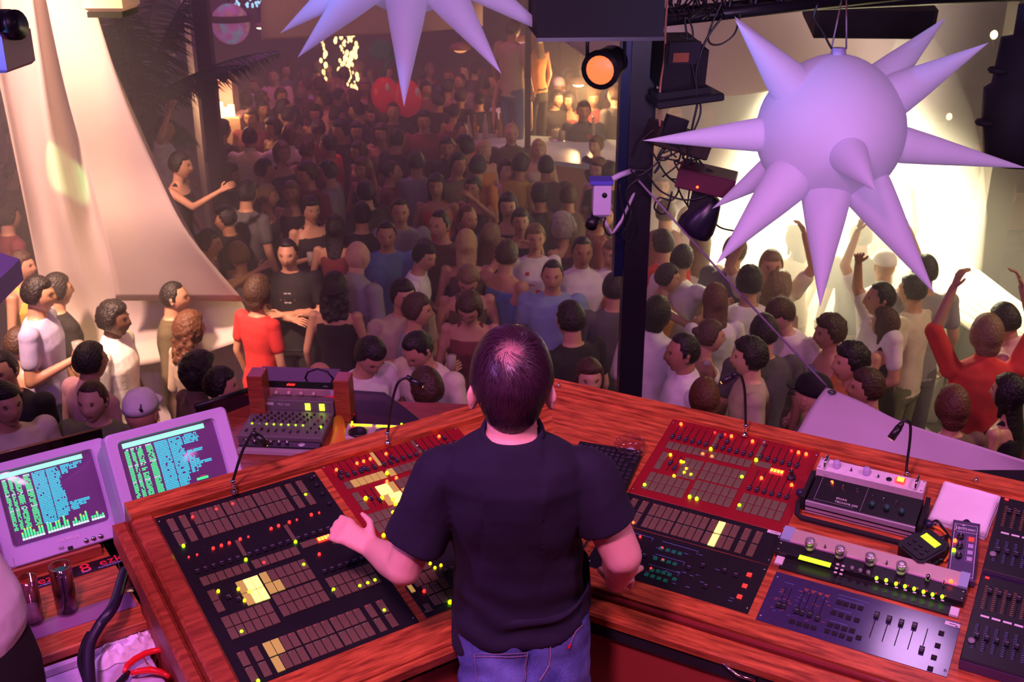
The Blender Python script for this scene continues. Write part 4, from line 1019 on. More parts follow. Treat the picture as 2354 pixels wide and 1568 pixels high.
SK = {'l': (.62, .36, .25), 'm': (.50, .26, .16), 't': (.40, .19, .11), 'd': (.12, .05, .03)}
HC = {'k': (.010, .006, .007), 'b': (.055, .026, .014), 'r': (.11, .04, .02), 'd': (.20, .12, .06), 'y': (.50, .34, .15), 'g': (.40, .36, .33)}
FACE = {'A': 0, 'R': -90, 'L': 90, 'C': 180, 'AR': -40, 'AL': 40, 'CR': -140, 'CL': 140}
CCOL = {'white': (.75, .72, .72), 'cream': (.62, .54, .42), 'black': (.012, .010, .012), 'navy': (.03, .03, .07), 'grey': (.26, .25, .27), 'red': (.60, .03, .03), 'blue': (.10, .20, .40), 'sky': (.22, .33, .50),
        'brown': (.12, .07, .05), 'olive': (.09, .07, .035), 'lav': (.42, .38, .58), 'orange': (.6, .22, .05), 'yellow': (.6, .45, .08), 'pink': (.65, .35, .38), 'beige': (.42, .33, .24), 'wine': (.18, .03, .04), 'dgrey': (.09, .085, .09), 'green': (.14, .17, .08), 'jean': (.07, .10, .20), 'teal': (.08, .22, .24)}
FLOORZ = -1.45
def person(px, py, face, fem, pose, hair, hc, sk, top, tc, bc, label, group=None, dz=0., sc=1., legs='trousers', floor=None):
    body, HT = build_body(fem, pose); s = sc*(.955 if fem else 1.0)
    fz = FLOORZ+dz if floor is None else floor
    hp = HT.translation*s; P = hitz(px, py, fz+hp.z)
    a = FACE[face]+rnd.uniform(-8, 8) if isinstance(face, str) else face
    Rz = Matrix.Rotation(R(a), 4, 'Z'); off = Rz @ Vector((hp.x, hp.y, 0))
    M = Matrix.Translation((P.x-off.x, P.y-off.y, fz)) @ Rz @ Matrix.Diagonal((s, s, s, 1))
    t = tag(bpy.data.objects.new('person', body), label, 'person', group); COL.objects.link(t); t.matrix_world = M; t.color = (*SK[sk], 1)
    ch = [('trousers' if legs != 'skirt' else 'skirt', build_legs(fem, legs), CCOL[bc]), ({'tee': 't_shirt', 'shirt': 'shirt', 'polo': 'polo_shirt', 'tank': 'tank_top', 'dress': 'dress', 'crop': 'crop_top', 'long': 'sweater', 'jacket': 'jacket', 'halter': 'halter_top'}[top], build_top(fem, pose, 'tank' if top == 'halter' else top), CCOL[tc])]
    if hair != '0': ch.append(('cap' if hair == 'cap' else 'hair', build_hair(fem, pose, hair), HC[hc] if hc in HC else CCOL[hc]))
    for n, me, c in ch: o = put(n, me, t); o.color = (*c, 1)
    return t
# ================================================================ the operator, seen from behind
def PX(x, y, Y): return hity(x, y, Y)
mg = MB()
tee = [ # pixel left, pixel right, pixel y, centre Y, depth radius
 (1052, 1350, 1440, 2.355, .125), (1046, 1345, 1395, 2.35, .125), (1050, 1336, 1340, 2.345, .118), (1050, 1330, 1280, 2.33, .115), (1046, 1332, 1230, 2.32, .118), (1036, 1337, 1180, 2.305, .124),
 (1022, 1345, 1130, 2.29, .126), (1016, 1352, 1085, 2.275, .118), (1030, 1330, 1050, 2.265, .095), (1070, 1282, 1020, 2.26, .072), (1108, 1242, 1000, 2.26, .060)]
def body_rings(g, lv, inf=0, n=28, e=.86):
    rr = []
    for xl, xr, y, Y, ry in lv:
        a, b = PX(xl, y, Y), PX(xr, y, Y); c = (a+b)/2; rx = (b.x-a.x)/2+inf; ring = []
        for j in range(n):
            t = 2*math.pi*j/n; cs, sn = math.cos(t), math.sin(t)
            ring.append((c.x+rx*math.copysign(abs(cs)**e, cs), Y+(ry+inf)*math.copysign(abs(sn)**e, sn), c.z))
        rr.append(ring)
    g.rings(rr)
SHL, ELL, WRL = PX(1018, 1090, 2.27), PX(928, 1306, 2.25), PX(858, 1262, 2.41)
SHR, ELR, WRR = PX(1347, 1092, 2.27), PX(1430, 1276, 2.25), PX(1418, 1336, 2.42)
NK, HD = PX(1178, 990, 2.27), PX(1176, 876, 2.285)
body_rings(mg, tee, -.008)
mg.caps(NK-Vector((0, 0, .05)), HD-Vector((0, .0, .055)), .060, .056, 20)
mg.caps(SHL, SHL.lerp(ELL, .5), .056, .050, 16); mg.caps(SHL.lerp(ELL, .5), ELL, .050, .043, 16); mg.caps(ELL, ELL.lerp(WRL, .4), .044, .043, 16); mg.caps(ELL.lerp(WRL, .4), WRL, .043, .030, 16)
mg.caps(SHR, SHR.lerp(ELR, .5), .056, .050, 16); mg.caps(SHR.lerp(ELR, .5), ELR, .052, .048, 16); mg.caps(ELR, ELR.lerp(WRR, .4), .048, .045, 16); mg.caps(ELR.lerp(WRR, .4), WRR, .041, .030, 16)
finger_set(mg, WRL-(WRL-ELL).normalized()*.012, (PX(800, 1226, 2.43)-WRL), Vector((.1, -.72, .70)), 1.06, 1.05, 0, 1)
finger_set(mg, WRR, (PX(1432, 1362, 2.49)-WRR).normalized()+Vector((.15, .7, .1)), Vector((-.1, -.6, .6)), 1.0, .45, 0, -1)
mg.caps(WRR+Vector((.0, .02, -.01)), PX(1474, 1306, 2.54), .015, .010, 8); mg.caps(WRR+Vector((-.01, .02, -.012)), PX(1382, 1310, 2.50), .016, .012, 8)
# head, ears
HM = Matrix.Translation(HD) @ Matrix.Rotation(R(-6), 4, 'X')
for sx in (-1, 1):
    E_T = HM @ Matrix.Translation((sx*.080, -.010, -.030)) @ Matrix.Rotation(R(sx*-14), 4, 'Y') @ Matrix.Rotation(R(sx*28), 4, 'Z'); mg.ell((0, -.004, 0), (.010, .022, .038), 14, 0, E_T); mg.ell((sx*.006, -.018, .008), (.007, .014, .027), 12, 0, E_T)
hb = head_mb(HM @ Matrix.Diagonal((1.0, 1.0, 1.02, 1)), 40, 32)
n = len(mg.v); hb_f = [tuple(i+n for i in f) for f, m in zip(hb.f, hb.m)]
# legs down to the floor
jn = [(1052, 1348, 1400, 2.35, .118), (1052, 1350, 1450, 2.35, .125), (1060, 1348, 1500, 2.345, .128), (1066, 1346, 1568, 2.335, .125)]
hipc = (PX(1066, 1568, 2.335)+PX(1346, 1568, 2.335))/2
body_rings(mg, jn[::-1], -.012)
for sx in (-1, 1):
    h = hipc+Vector((sx*.078, 0, -.02)); k = Vector((h.x+sx*.02, h.y+.03, .60)); a = Vector((h.x+sx*.03, h.y-.01, .22)); mg.caps(h, k, .085, .06, 14); mg.caps(k, a, .058, .042, 14)
me = remesh(mg, .0058, 4, 'person_body', (SKIN,))
me = join_mb(me, hb, (LIPS, EYEW, EYED, BROW))
man = tag(put('person', me), 'man seen from behind in a black t-shirt and blue jeans, thinning crown, working the desk', 'person'); man.color = (.80, .43, .34, 1)
# t-shirt
g = MB(); body_rings(g, [(1046, 1354, 1446, 2.355, .135)]+[(a-3, b+3, c, d, e+.008) for a, b, c, d, e in tee[1:]], .004, 36)
for S, E_ in ((SHL, ELL), (SHR, ELR)):
    if S is SHR: E_ = S.lerp(E_, .84)
    hem = S.lerp(E_, .66); g.caps(S+Vector((0, 0, .002)), S.lerp(E_, .35), .070, .069, 18)
    d = (E_-S).normalized(); T = Matrix.Translation(S.lerp(E_, .3)) @ d.to_track_quat('Z', 'Y').to_matrix().to_4x4(); L = (E_-S).length*.42
    g.lathe([(.066, 0), (.070, L*.5), (.074, L), (.070, L+.004)], 24, 0, T)
tm = remesh(g, .0062, 3, 't_shirt', (mat('navy_black_cotton', (.010, .008, .024), .9, noise=.12, nscale=30, bump=.15),))
hemL, hemR = PX(1050, 1478, 2.25), PX(1350, 1388, 2.25)
co = np.empty(len(tm.vertices)*3); tm.vertices.foreach_get('co', co); co = co.reshape(-1, 3)
nr = np.empty(len(tm.vertices)*3); tm.vertices.foreach_get('normal', nr); nr = nr.reshape(-1, 3)
for i in range(len(co)):
    x, y, z = co[i]
    hz = hemL.z+(hemR.z-hemL.z)*max(0, min(1, (x-hemL.x)/(hemR.x-hemL.x)))+.006*math.sin(x*40)
    zb = 1.03
    if z < 1.10 and abs(x) < .30: co[i][2] = z + (hz-1.045)*max(0, min(1, (1.12-z)/.08)) if True else z
    if y > 2.34: co[i][2] += .05*max(0, min(1, (1.12-z)/.08))*min(1, (y-2.34)/.04)
    k = max(0, min(1, (1.25-z)/.2)) if abs(x) < .17 else 0
    f = .0055*k*math.sin((z*70+x*22+3*mnoise.noise(Vector((x*5, y*5, z*4)))))+.004*k*mnoise.noise(Vector((x*9, y*9, z*28)))
    f += .0035*math.sin(x*30-z*34+2*mnoise.noise(Vector((x*4, 1, z*4))))*max(0, min(1, (z-1.15)/.1))*(abs(x) > .07)
    f += .004*mnoise.noise(Vector((x*16, y*16, z*12)))
    co[i] += nr[i]*f
tm.vertices.foreach_set('co', co.ravel()); tm.update(); put('t_shirt', tm, man)
col_ = MB(); cp_ = []
for q in range(25):
    a = 2*math.pi*q/24; c = PX(1178, 993, 2.265); cp_.append(Vector((c.x+.0640*math.cos(a), 2.268+.062*math.sin(a), c.z+.004+.022*math.sin(a))))
rr = []
for q in range(24):
    a = 2*math.pi*q/24; c = cp_[q]; rr.append([tuple(c+Vector((math.cos(a)*dx, math.sin(a)*dx, dz))) for dx, dz in ((.001, .008), (.007, .004), (.011, -.006), (.004, -.012), (-.003, -.004))])
col_.rings(rr, closed=True, cap=False); obj('collar', col_, mat('navy_black_rib', (.012, .010, .028), .9), man)
# jeans
g = MB(); body_rings(g, [(1050, 1350, 1392, 2.345, .124), (1052, 1352, 1450, 2.345, .134), (1056, 1352, 1500, 2.335, .140), (1062, 1350, 1568, 2.325, .135)][::-1], .004, 36)
for sx in (-1, 1):
    h = hipc+Vector((sx*.078, 0, -.0)); k = Vector((h.x+sx*.02, h.y+.03, .60)); a = Vector((h.x+sx*.03, h.y-.01, .17)); g.caps(h, k, .098, .078, 18); g.caps(k, a, .076, .07, 18)
    g.ell(hipc+Vector((sx*.075, -.045, .06)), (.078, .10, .10), 16)
jm = remesh(g, .0062, 3, 'jeans', ())
m = bpy.data.materials.new('denim'); m.use_nodes = True; N = m.node_tree.nodes; L = m.node_tree.links; b = N['Principled BSDF']; b.inputs['Roughness'].default_value = .85
tc = N.new('ShaderNodeTexCoord'); n1 = N.new('ShaderNodeTexNoise'); n1.inputs['Scale'].default_value = 9; n1.inputs['Detail'].default_value = 5; L.new(tc.outputs['Object'], n1.inputs[0])
n2 = N.new('ShaderNodeTexNoise'); n2.inputs['Scale'].default_value = 350; L.new(tc.outputs['Object'], n2.inputs[0]); ad = N.new('ShaderNodeMath'); ad.operation = 'MULTIPLY_ADD'; ad.inputs[1].default_value = .45; L.new(n2.outputs['Fac'], ad.inputs[0]); L.new(n1.outputs['Fac'], ad.inputs[2])
rp = N.new('ShaderNodeValToRGB'); rp.color_ramp.elements[0].position = .55; rp.color_ramp.elements[1].position = .95; rp.color_ramp.elements[0].color = (.035, .045, .20, 1); rp.color_ramp.elements[1].color = (.17, .21, .52, 1)
L.new(ad.outputs[0], rp.inputs[0]); L.new(rp.outputs[0], b.inputs['Base Color']); jm.materials.append(m)
co = np.empty(len(jm.vertices)*3); jm.vertices.foreach_get('co', co); co = co.reshape(-1, 3); nr = np.empty(len(jm.vertices)*3); jm.vertices.foreach_get('normal', nr); nr = nr.reshape(-1, 3)
for i in range(len(co)):
    x, y, z = co[i]; s = .006*mnoise.noise(Vector((x*14, y*14, z*22)))+.004*math.sin(z*60+abs(x)*50)*max(0, 1-abs(z-.88)/.08)
    s -= .012*math.exp(-(x-hipc.x)**2/.0002)*(y < 2.3)
    co[i] += nr[i]*s
jm.vertices.foreach_set('co', co.ravel()); jm.update(); jo = put('jeans', jm, man)
STI = mat('denim_stitching', (.30, .18, .26), .8); DEN2 = m
from mathutils.bvhtree import BVHTree
bv = BVHTree.FromPolygons([tuple(v) for v in co], [tuple(p.vertices) for p in jm.polygons])
def on_jeans(x, y, off=.0025):
    h = bv.ray_cast(CAM, ray(x, y).normalized()); return (h[0]+h[1]*off) if h[0] else PX(x, y, 2.2)
def seam(pts, r=.0009, name='stitching', m_=STI, off=.002):
    P = []
    for i in range(len(pts)-1):
        for k in range(8): t = k/8; P.append(on_jeans(pts[i][0]+(pts[i+1][0]-pts[i][0])*t, pts[i][1]+(pts[i+1][1]-pts[i][1])*t, off))
    P.append(on_jeans(*pts[-1], off)); return obj(name, MB().tube(P, r, 5), m_, jo)
pk = MB(); gx = 12; poly = ((1094, 1502), (1216, 1498), (1206, 1568), (1100, 1568)); vs = []
for j in range(gx+1):
    for i in range(gx+1):
        s, t = i/gx, j/gx; x = (poly[0][0]*(1-s)+poly[1][0]*s)*(1-t)+(poly[3][0]*(1-s)+poly[2][0]*s)*t; y = (poly[0][1]*(1-s)+poly[1][1]*s)*(1-t)+(poly[3][1]*(1-s)+poly[2][1]*s)*t; vs.append(on_jeans(x, y, .005))
pk.add(vs, [(j*(gx+1)+i, (j+1)*(gx+1)+i, (j+1)*(gx+1)+i+1, j*(gx+1)+i+1) for j in range(gx) for i in range(gx)], 0, True); obj('back_pocket', pk, DEN2, jo)
seam([(1094, 1502), (1216, 1498)], off=.007); seam([(1095, 1509), (1215, 1505)], off=.007, r=.0009); seam([(1094, 1502), (1100, 1566)], off=.007); seam([(1216, 1498), (1206, 1566)], off=.007); seam([(1209, 1500), (1199, 1566)], off=.007, r=.0009)
seam([(1264, 1480), (1266, 1500), (1262, 1530), (1240, 1566)], r=.0018)
seam([(1338, 1436), (1322, 1452), (1310, 1480)], r=.0014); seam([(1310, 1480), (1306, 1490)], r=.003, name='red_tab', m_=REDH)
# hair: a cap of fine strands swirling from the thin crown
HB = mat('dark_brown_hair', (.030, .012, .022), .45, noise=.3, nscale=60, spec=.4)
_N = HB.node_tree.nodes; _L = HB.node_tree.links; _b = _N['Principled BSDF']; _src = _b.inputs['Base Color'].links[0].from_socket
_tc = _N.new('ShaderNodeTexCoord'); _vd = _N.new('ShaderNodeVectorMath'); _vd.operation = 'DISTANCE'; _vd.inputs[1].default_value = tuple(HM @ Vector((-.004, -.072, .080)))
_L.new(_tc.outputs['Object'], _vd.inputs[0]); _nz = _N.new('ShaderNodeTexNoise'); _nz.inputs['Scale'].default_value = 130; _L.new(_tc.outputs['Object'], _nz.inputs[0])
_ma = _N.new('ShaderNodeMath'); _ma.operation = 'MULTIPLY_ADD'; _ma.inputs[1].default_value = .030; _L.new(_nz.outputs['Fac'], _ma.inputs[0]); _L.new(_vd.outputs['Value'], _ma.inputs[2])
_mr = _N.new('ShaderNodeMapRange'); _mr.inputs[1].default_value = .022; _mr.inputs[2].default_value = .056; _mr.inputs[3].default_value = .85; _mr.inputs[4].default_value = 0; _L.new(_ma.outputs[0], _mr.inputs[0])
_mx = _N.new('ShaderNodeMixRGB'); _L.new(_mr.outputs[0], _mx.inputs[0]); _L.new(_src, _mx.inputs[1]); _mx.inputs[2].default_value = (.55, .27, .24, 1); _L.new(_mx.outputs[0], _b.inputs['Base Color'])
g = MB(); seg, nrr = 40, 30; rings = []
def scalp(phi, th):
    z0, s = math.cos(phi), math.sin(phi); s = s**.80 if z0 > 0 else s; cx, cy = math.sin(th), math.cos(th); x, y, z = s*cx*.079, s*cy*.096, z0*.112
    if z < 0: t = -z/.118; x *= 1-.40*min(1, t)**1.3; y *= (1-.34*t if cy < 0 else 1)
    return Vector((x, y, z))
def nrm_(p): return Vector((p.x/.077**2, p.y/.096**2, p.z/.12**2)).normalized()
crown = Vector((-.004, -.062, .092))
for i in range(nrr+1):
    ring = []
    for j in range(seg):
        th = 2*math.pi*j/seg; p = scalp(math.pi*(i+.2)/(nrr+.4), th); cy = math.cos(th)
        edge = .055 if cy > .5 else (.055+(-.118-.055)*min(1, (.5-cy)/.75)); 
        if abs(p.x) > .058 and p.y > -.05: edge = max(edge, .004)
        if cy < -.5: edge = -.082-.016*(1-min(1, abs(p.x)/.045))+.022*(abs(p.x)/.05)**2
        k = max(-1, min(1, (p.z-edge)/.010)); d = .012*(.5+.5*k)-.012*(1-k)/2; dc = (p-crown).length; d -= .006*max(0, 1-dc/.034)
        ring.append(tuple(HM @ (p+nrm_(p)*d)))
    rings.append(ring)
g.rings(rings); hair_o = obj('hair', g, HB, man)
g = MB(); r_ = random.Random(11)
def surf(p): # project a direction from the centre to the scalp
    q = p.copy(); 
    for _ in range(4):
        k = (((q.x/.079)**2+(q.y/.096)**2)**1.25+(q.z/.112)**2) if q.z > 0 else (q.x/(.077*(1-.40*min(1, -q.z/.118)**1.3)))**2+(q.y/(.096*(1+(.34*q.z/.118 if q.y < 0 else 0))))**2+(q.z/.120)**2
        q = q/math.sqrt(max(k, 1e-6)) if q.z <= 0 else q/max(k, 1e-6)**.44
    return q
cnt = 0
while cnt < 6500:
    u1, u2 = r_.uniform(-1, 1), r_.uniform(0, 2*math.pi); s = math.sqrt(1-u1*u1); p = surf(Vector((s*math.cos(u2), s*math.sin(u2), u1)))
    dc = (p-crown).length
    if p.y > .065 and p.z < .06: continue
    if p.z < -.082+.02*(abs(p.x)/.05)**2: continue
    if abs(p.x) > .055 and -.045 < p.y and p.z < .01: continue
    if p.z < -.0 and p.y > -.02: continue
    if dc < .032 and r_.random() < .72: continue
    cnt += 1
    L = r_.uniform(.025, .045)*(1.1 if dc > .04 else .8); P = []; q = p; n = 5
    for k in range(n+1):
        nn = nrm_(q); P.append(q+nn*(.0125+.0032*math.sin(k/n*2.6)+r_.uniform(0, .0022)-(.009*max(0, 1-(q-crown).length/.034))))
        rad = (q-crown); rad = (rad-nn*rad.dot(nn)); rad = rad.normalized() if rad.length > 1e-4 else Vector((1, 0, 0)); sw = nn.cross(rad)*(.75*max(0, 1-(q-crown).length/.10))
        dn = Vector((0, -.1, -1)); dn = dn-nn*dn.dot(nn); w = min(1, (q-crown).length/.11)
        d = (rad*(1-w*.5)+sw+dn*w*.9).normalized(); q = surf(q+d*L/n)
        if q.z < -.105: break
    if len(P) < 3: continue
    wd = .00055; vs = []; 
    for k, pt in enumerate(P):
        tg = (P[min(k+1, len(P)-1)]-P[max(k-1, 0)]).normalized(); sd = tg.cross(nrm_(pt)).normalized()*wd*(1-.7*k/len(P)); vs += [HM @ (pt-sd), HM @ (pt+sd)]
    g.add(vs, [(2*k, 2*k+1, 2*k+3, 2*k+2) for k in range(len(P)-1)], 0, True)
tag(obj('hair_strands', g, mat('hair_strand', (.050, .018, .035), .35, spec=.7), man), kind='stuff')
# person at the lower left corner, mostly outside the frame
g = MB(); Yl = 1.85
def px_rings(g, lv, Y, ry, inf=0): body_rings(g, [(a, b, y, Y, ry) for a, b, y in lv], inf)
g = MB(); px_rings(g, [(-330, -190, 1120), (-330, -130, 1180), (-270, -60, 1260), (-210, -5, 1350), (-180, 38, 1440), (-170, 38, 1500), (-165, 60, 1568), (-165, 60, 1640)], 2.1, .10)
hc_ = PX(-310, 1010, 2.1); g.caps(PX(-270, 1130, 2.1), hc_-Vector((0, 0, .06)), .058, .055, 14)
for sx in (-1, 1): a = PX(-60+70*sx, 1640, 2.1); g.caps(a, Vector((a.x, a.y, .22)), .085, .045, 14)
me2 = remesh(g, .009, 3, 'person_body', (SKIN,)); me2 = join_mb(me2, head_mb(Matrix.Translation(hc_)), (LIPS, EYEW, EYED, BROW))
t2 = tag(put('person', me2), 'person cut off by the left edge, white shirt and black trousers', 'person'); t2.color = (*SK['m'], 1)
g = MB(); px_rings(g, [(-335, -180, 1130), (-335, -125, 1180), (-275, -55, 1260), (-215, 0, 1340), (-190, 34, 1390), (-180, 50, 1440), (-172, 46, 1476), (-165, 30, 1490)], 2.1, .125)
o = put('shirt', remesh(g, .008, 2, 'shirt', (CLOTH,)), t2); o.color = (.75, .70, .74, 1)
g = MB(); px_rings(g, [(-180, 36, 1440), (-172, 60, 1490), (-170, 84, 1540), (-172, 96, 1600), (-175, 96, 1700)], 2.1, .12)
for sx in (-1, 1): a = PX(-45+62*sx, 1660, 2.1); g.caps(a, Vector((a.x, a.y, .20)), .11, .08, 14)
o = put('trousers', remesh(g, .009, 2, 'trousers', (CLOTH,)), t2); o.color = (.010, .009, .010, 1)
g = hair_mb(Matrix.Translation(hc_), 'short'); o = put('hair', g.mesh('hair', [HAIR]), t2); o.color = (*HC['k'], 1)
# ================================================================ the club around the booth
DW = mat('dark_floor_boards', (.06, .035, .03), .5, noise=.3); DARKW = mat('dark_purple_wall', (.05, .022, .035), .9, noise=.25, nscale=2)
struct('floor', MB().box(-13, 13, 3.2, 27, -.1, 0), DW, Matrix.Translation((0, 0, FLOORZ)))
bf = MB().box(-3.4, 3.4, -1.0, 3.0, -.12, 0); struct('floor_booth', bf, CAB, Matrix.Translation((0, 0, FZ)))
struct('wall_back', MB().box(-13, 13, 26, 26.3, FLOORZ, 8), DARKW)
struct('wall_left', MB().box(-12.6, -12.3, 3, 26, FLOORZ, 8), DARKW)
struct('wall_right', MB().box(12.3, 12.6, 3, 26, FLOORZ, 8), DARKW)
struct('ceiling', MB().box(-13, 13, 15.5, 26, 7.0, 7.2), DARKW)
# booth front below the desk
struct('trim_1', MB().box(-3.2, 3.2, 3.62, 3.70, FLOORZ, .70), BLKM)
CANV = mat('white_canvas', (.74, .66, .62), .85, noise=.05, nscale=5, bump=.15)
def add_translucent(m, amt, col):
    nt = m.node_tree; N, L = nt.nodes, nt.links; b = N['Principled BSDF']; out = N['Material Output']; tr = N.new('ShaderNodeBsdfTranslucent'); tr.inputs[0].default_value = (*col, 1); mx = N.new('ShaderNodeMixShader'); mx.inputs[0].default_value = amt
    L.new(b.outputs[0], mx.inputs[1]); L.new(tr.outputs[0], mx.inputs[2]); L.new(mx.outputs[0], out.inputs[0])
add_translucent(CANV, .35, (.85, .72, .60))
def sheet(name, rows, m, label=None, cat=None, parent=None, n=6, th=0, wav=None):
    """rows: lists of points (equal length), Catmull-Rom in both directions"""
    def cr(P, n):
        out = []
        for i in range(len(P)-1):
            p0 = P[max(i-1, 0)]; p1 = P[i]; p2 = P[i+1]; p3 = P[min(i+2, len(P)-1)]
            for k in range(n): t = k/n; out.append(.5*((2*p1)+(p2-p0)*t+(2*p0-5*p1+4*p2-p3)*t*t+(3*p1-p0-3*p2+p3)*t**3))
        out.append(P[-1]); return out
    A = [cr([Vector(p) for p in r], n) for r in rows]; B = [cr([A[i][j] for i in range(len(A))], n) for j in range(len(A[0]))]
    W_ = len(B); H_ = len(B[0]); vs = []
    for j in range(W_):
        for i in range(H_): p = B[j][i]; vs.append(p + (wav(j/(W_-1), i/(H_-1)) if wav else Vector((0, 0, 0))))
    o = vs[0].copy(); vs = [p-o for p in vs]
    b = MB().add(vs, [(j*H_+i, (j+1)*H_+i, (j+1)*H_+i+1, j*H_+i+1) for j in range(W_-1) for i in range(H_-1)], 0, True)
    ob = obj(name, b, m, parent, Matrix.Translation(o))
    md = ob.modifiers.new('thickness', 'SOLIDIFY'); md.thickness = .006
    if label: tag(ob, label, cat)
    return ob
# the great white sail on the left
def rowpx(y, xs, Y, dy=()): return [hity(x, y if not isinstance(y, list) else y[k], Y+(dy[k] if k < len(dy) else 0)) for k, x in enumerate(xs)]
rows = [rowpx([-60]*7, (-40, 20, 60, 95, 130, 165, 182), 6.6, (0, .10, -.05, .12, -.05, .0, .1)),
        rowpx([120]*7, (-18, 40, 85, 130, 175, 215, 243), 6.8, (0, .12, -.06, .14, -.06, .0, .1)),
        rowpx([300]*7, (18, 62, 110, 165, 215, 270, 322), 7.0, (0, .14, -.06, .14, -.06, .02, .12)),
        rowpx([480]*7, (55, 95, 145, 205, 265, 335, 408), 7.2, (0, .14, -.04, .12, -.04, .04, .14)),
        rowpx([600, 605, 610, 615, 612, 608, 600], (80, 120, 180, 250, 325, 405, 478), 7.35, (0, .10, 0, .08, 0, .06, .16)),
        rowpx([735, 735, 735, 735, 730, 720, 700], (110, 160, 225, 300, 385, 470, 560), 7.5, (0, .05, 0, .05, 0, .03, .10)),
        rowpx([860, 858, 850, 840, 825, 805, 778], (120, 175, 240, 320, 405, 490, 575), 7.45, (0, 0, 0, 0, 0, 0, 0))]
sheet('canvas_sail', rows, CANV, 'tall white canvas sail sweeping down to a wide skirt on the left', 'sail', n=5, wav=lambda a, b: Vector((0, .035*math.sin(a*26+b*3)*(1-b*.8), 0)))
rows = [rowpx([-60]*3, (95, 150, 195), 6.45), rowpx([200]*3, (150, 205, 278), 6.65), rowpx([400]*3, (205, 275, 364), 6.9), rowpx([540]*3, (240, 330, 436), 7.05), rowpx([690, 690, 692], (268, 420, 562), 7.3, (0, 0, .1))]
sheet('canvas_sail', rows, CANV, 'front fold of white canvas overlapping the tall left sail', 'sail', n=6)
q_ = hity(122, 372, 6.95); lamp('SPOT', 'green_beam', q_+Vector((.30, -3.2, 2.2)), q_, 1500, (.55, 1.0, .35), .01, 3.6, .5)
# platform the sail skirt meets, with a dark rail
WP = mat('white_painted_board', (.66, .58, .60), .5, noise=.1)
pf = thing('low_platform', 'low white platform with a dark edge below the left sail', 'platform', Matrix.Translation((0, 0, 0)))
pts = [hitz(300, 838, -.55), hitz(350, 822, -.55), hitz(470, 800, -.55), hitz(540, 786, -.55), hitz(572, 768, -.55)]
g = MB(); P = pts; vs = [p for p in P]+[Vector((p.x, p.y, FLOORZ)) for p in P]; n = len(P); g.add(vs, [(i, i+n, i+1+n, i+1) for i in range(n-1)]); 
for p in []: pass
back = [Vector((p.x, p.y+.9, p.z)) for p in P]; g.add(P+back, [(i, i+1, i+1+n, i+n) for i in range(n-1)])
o = obj('white_front', g, WP, pf); md = o.modifiers.new('t', 'SOLIDIFY'); md.thickness = .03
obj('edge_rail', MB().tube([p+Vector((0, -.02, .02)) for p in P], .030, 8), mat('dark_red_rail', (.10, .04, .05), .4), pf)
obj('foot_slab', MB().add([hitz(*q, -1.0) for q in ((420, 900), (620, 860), (600, 800), (420, 830))]+[hitz(*q, -1.0)-Vector((0, 0, .45)) for q in ((420, 900), (620, 860), (600, 800), (420, 830))], [(0, 1, 2, 3), (0, 4, 5, 1), (1, 5, 6, 2), (2, 6, 7, 3), (3, 7, 4, 0)]), WP, pf)
# white cloth box at the top left
tb = hity(238, 8, 6.2); obj_ = thing('canvas_box', 'white cloth covered box hanging at the top left corner', 'box', Matrix.Translation(tb)); obj('body', MB().box(-.11, .10, 0, .3, -.045, .16, bev=.02), CANV, obj_); obj('dark_base', MB().box(-.10, .09, .01, .29, -.075, -.045), BLKM, obj_)
# far canopy
CAN2 = mat('pink_canopy_canvas', (.62, .48, .48), .85, noise=.06, nscale=3)
add_translucent(CAN2, .25, (.8, .6, .55))
rows = [rowpx([92, 84, 74, 60], (600, 780, 960, 1110), 15.0), rowpx([40, 30, 20, 0], (600, 780, 960, 1110), 14.6), rowpx([-60, -80, -90, -100], (600, 780, 960, 1110), 14.0)]
sheet('canvas_canopy', rows, CAN2, 'pinkish canvas canopy strung across the far back of the room', 'canopy', n=5)
rows = [rowpx([-40, -40, -40, -40], (1080, 1230, 1380, 1500), 10.5), rowpx([30, 60, 130, 110], (1180, 1290, 1400, 1500), 10.4), rowpx([70, 130, 200, 212], (1250, 1330, 1420, 1520), 10.3)]
CANR = mat('lilac_canopy_canvas', (.70, .60, .66), .85, noise=.05, nscale=3); add_translucent(CANR, .45, (.9, .75, .7))
rows = [rowpx([-60]*5, (1240, 1400, 1600, 1800, 2060), 9.6), rowpx([60, 60, 50, 40, 20], (1270, 1420, 1600, 1800, 2080), 9.3), rowpx([90, 150, 160, 150, 90], (1290, 1430, 1600, 1780, 2060), 9.1), rowpx([110, 205, 218, 214, 150], (1320, 1450, 1600, 1740, 2040), 9.0)]
sheet('canvas_canopy', rows, CANR, 'large lilac and white canvas canopy behind the right star', 'canopy', n=5)
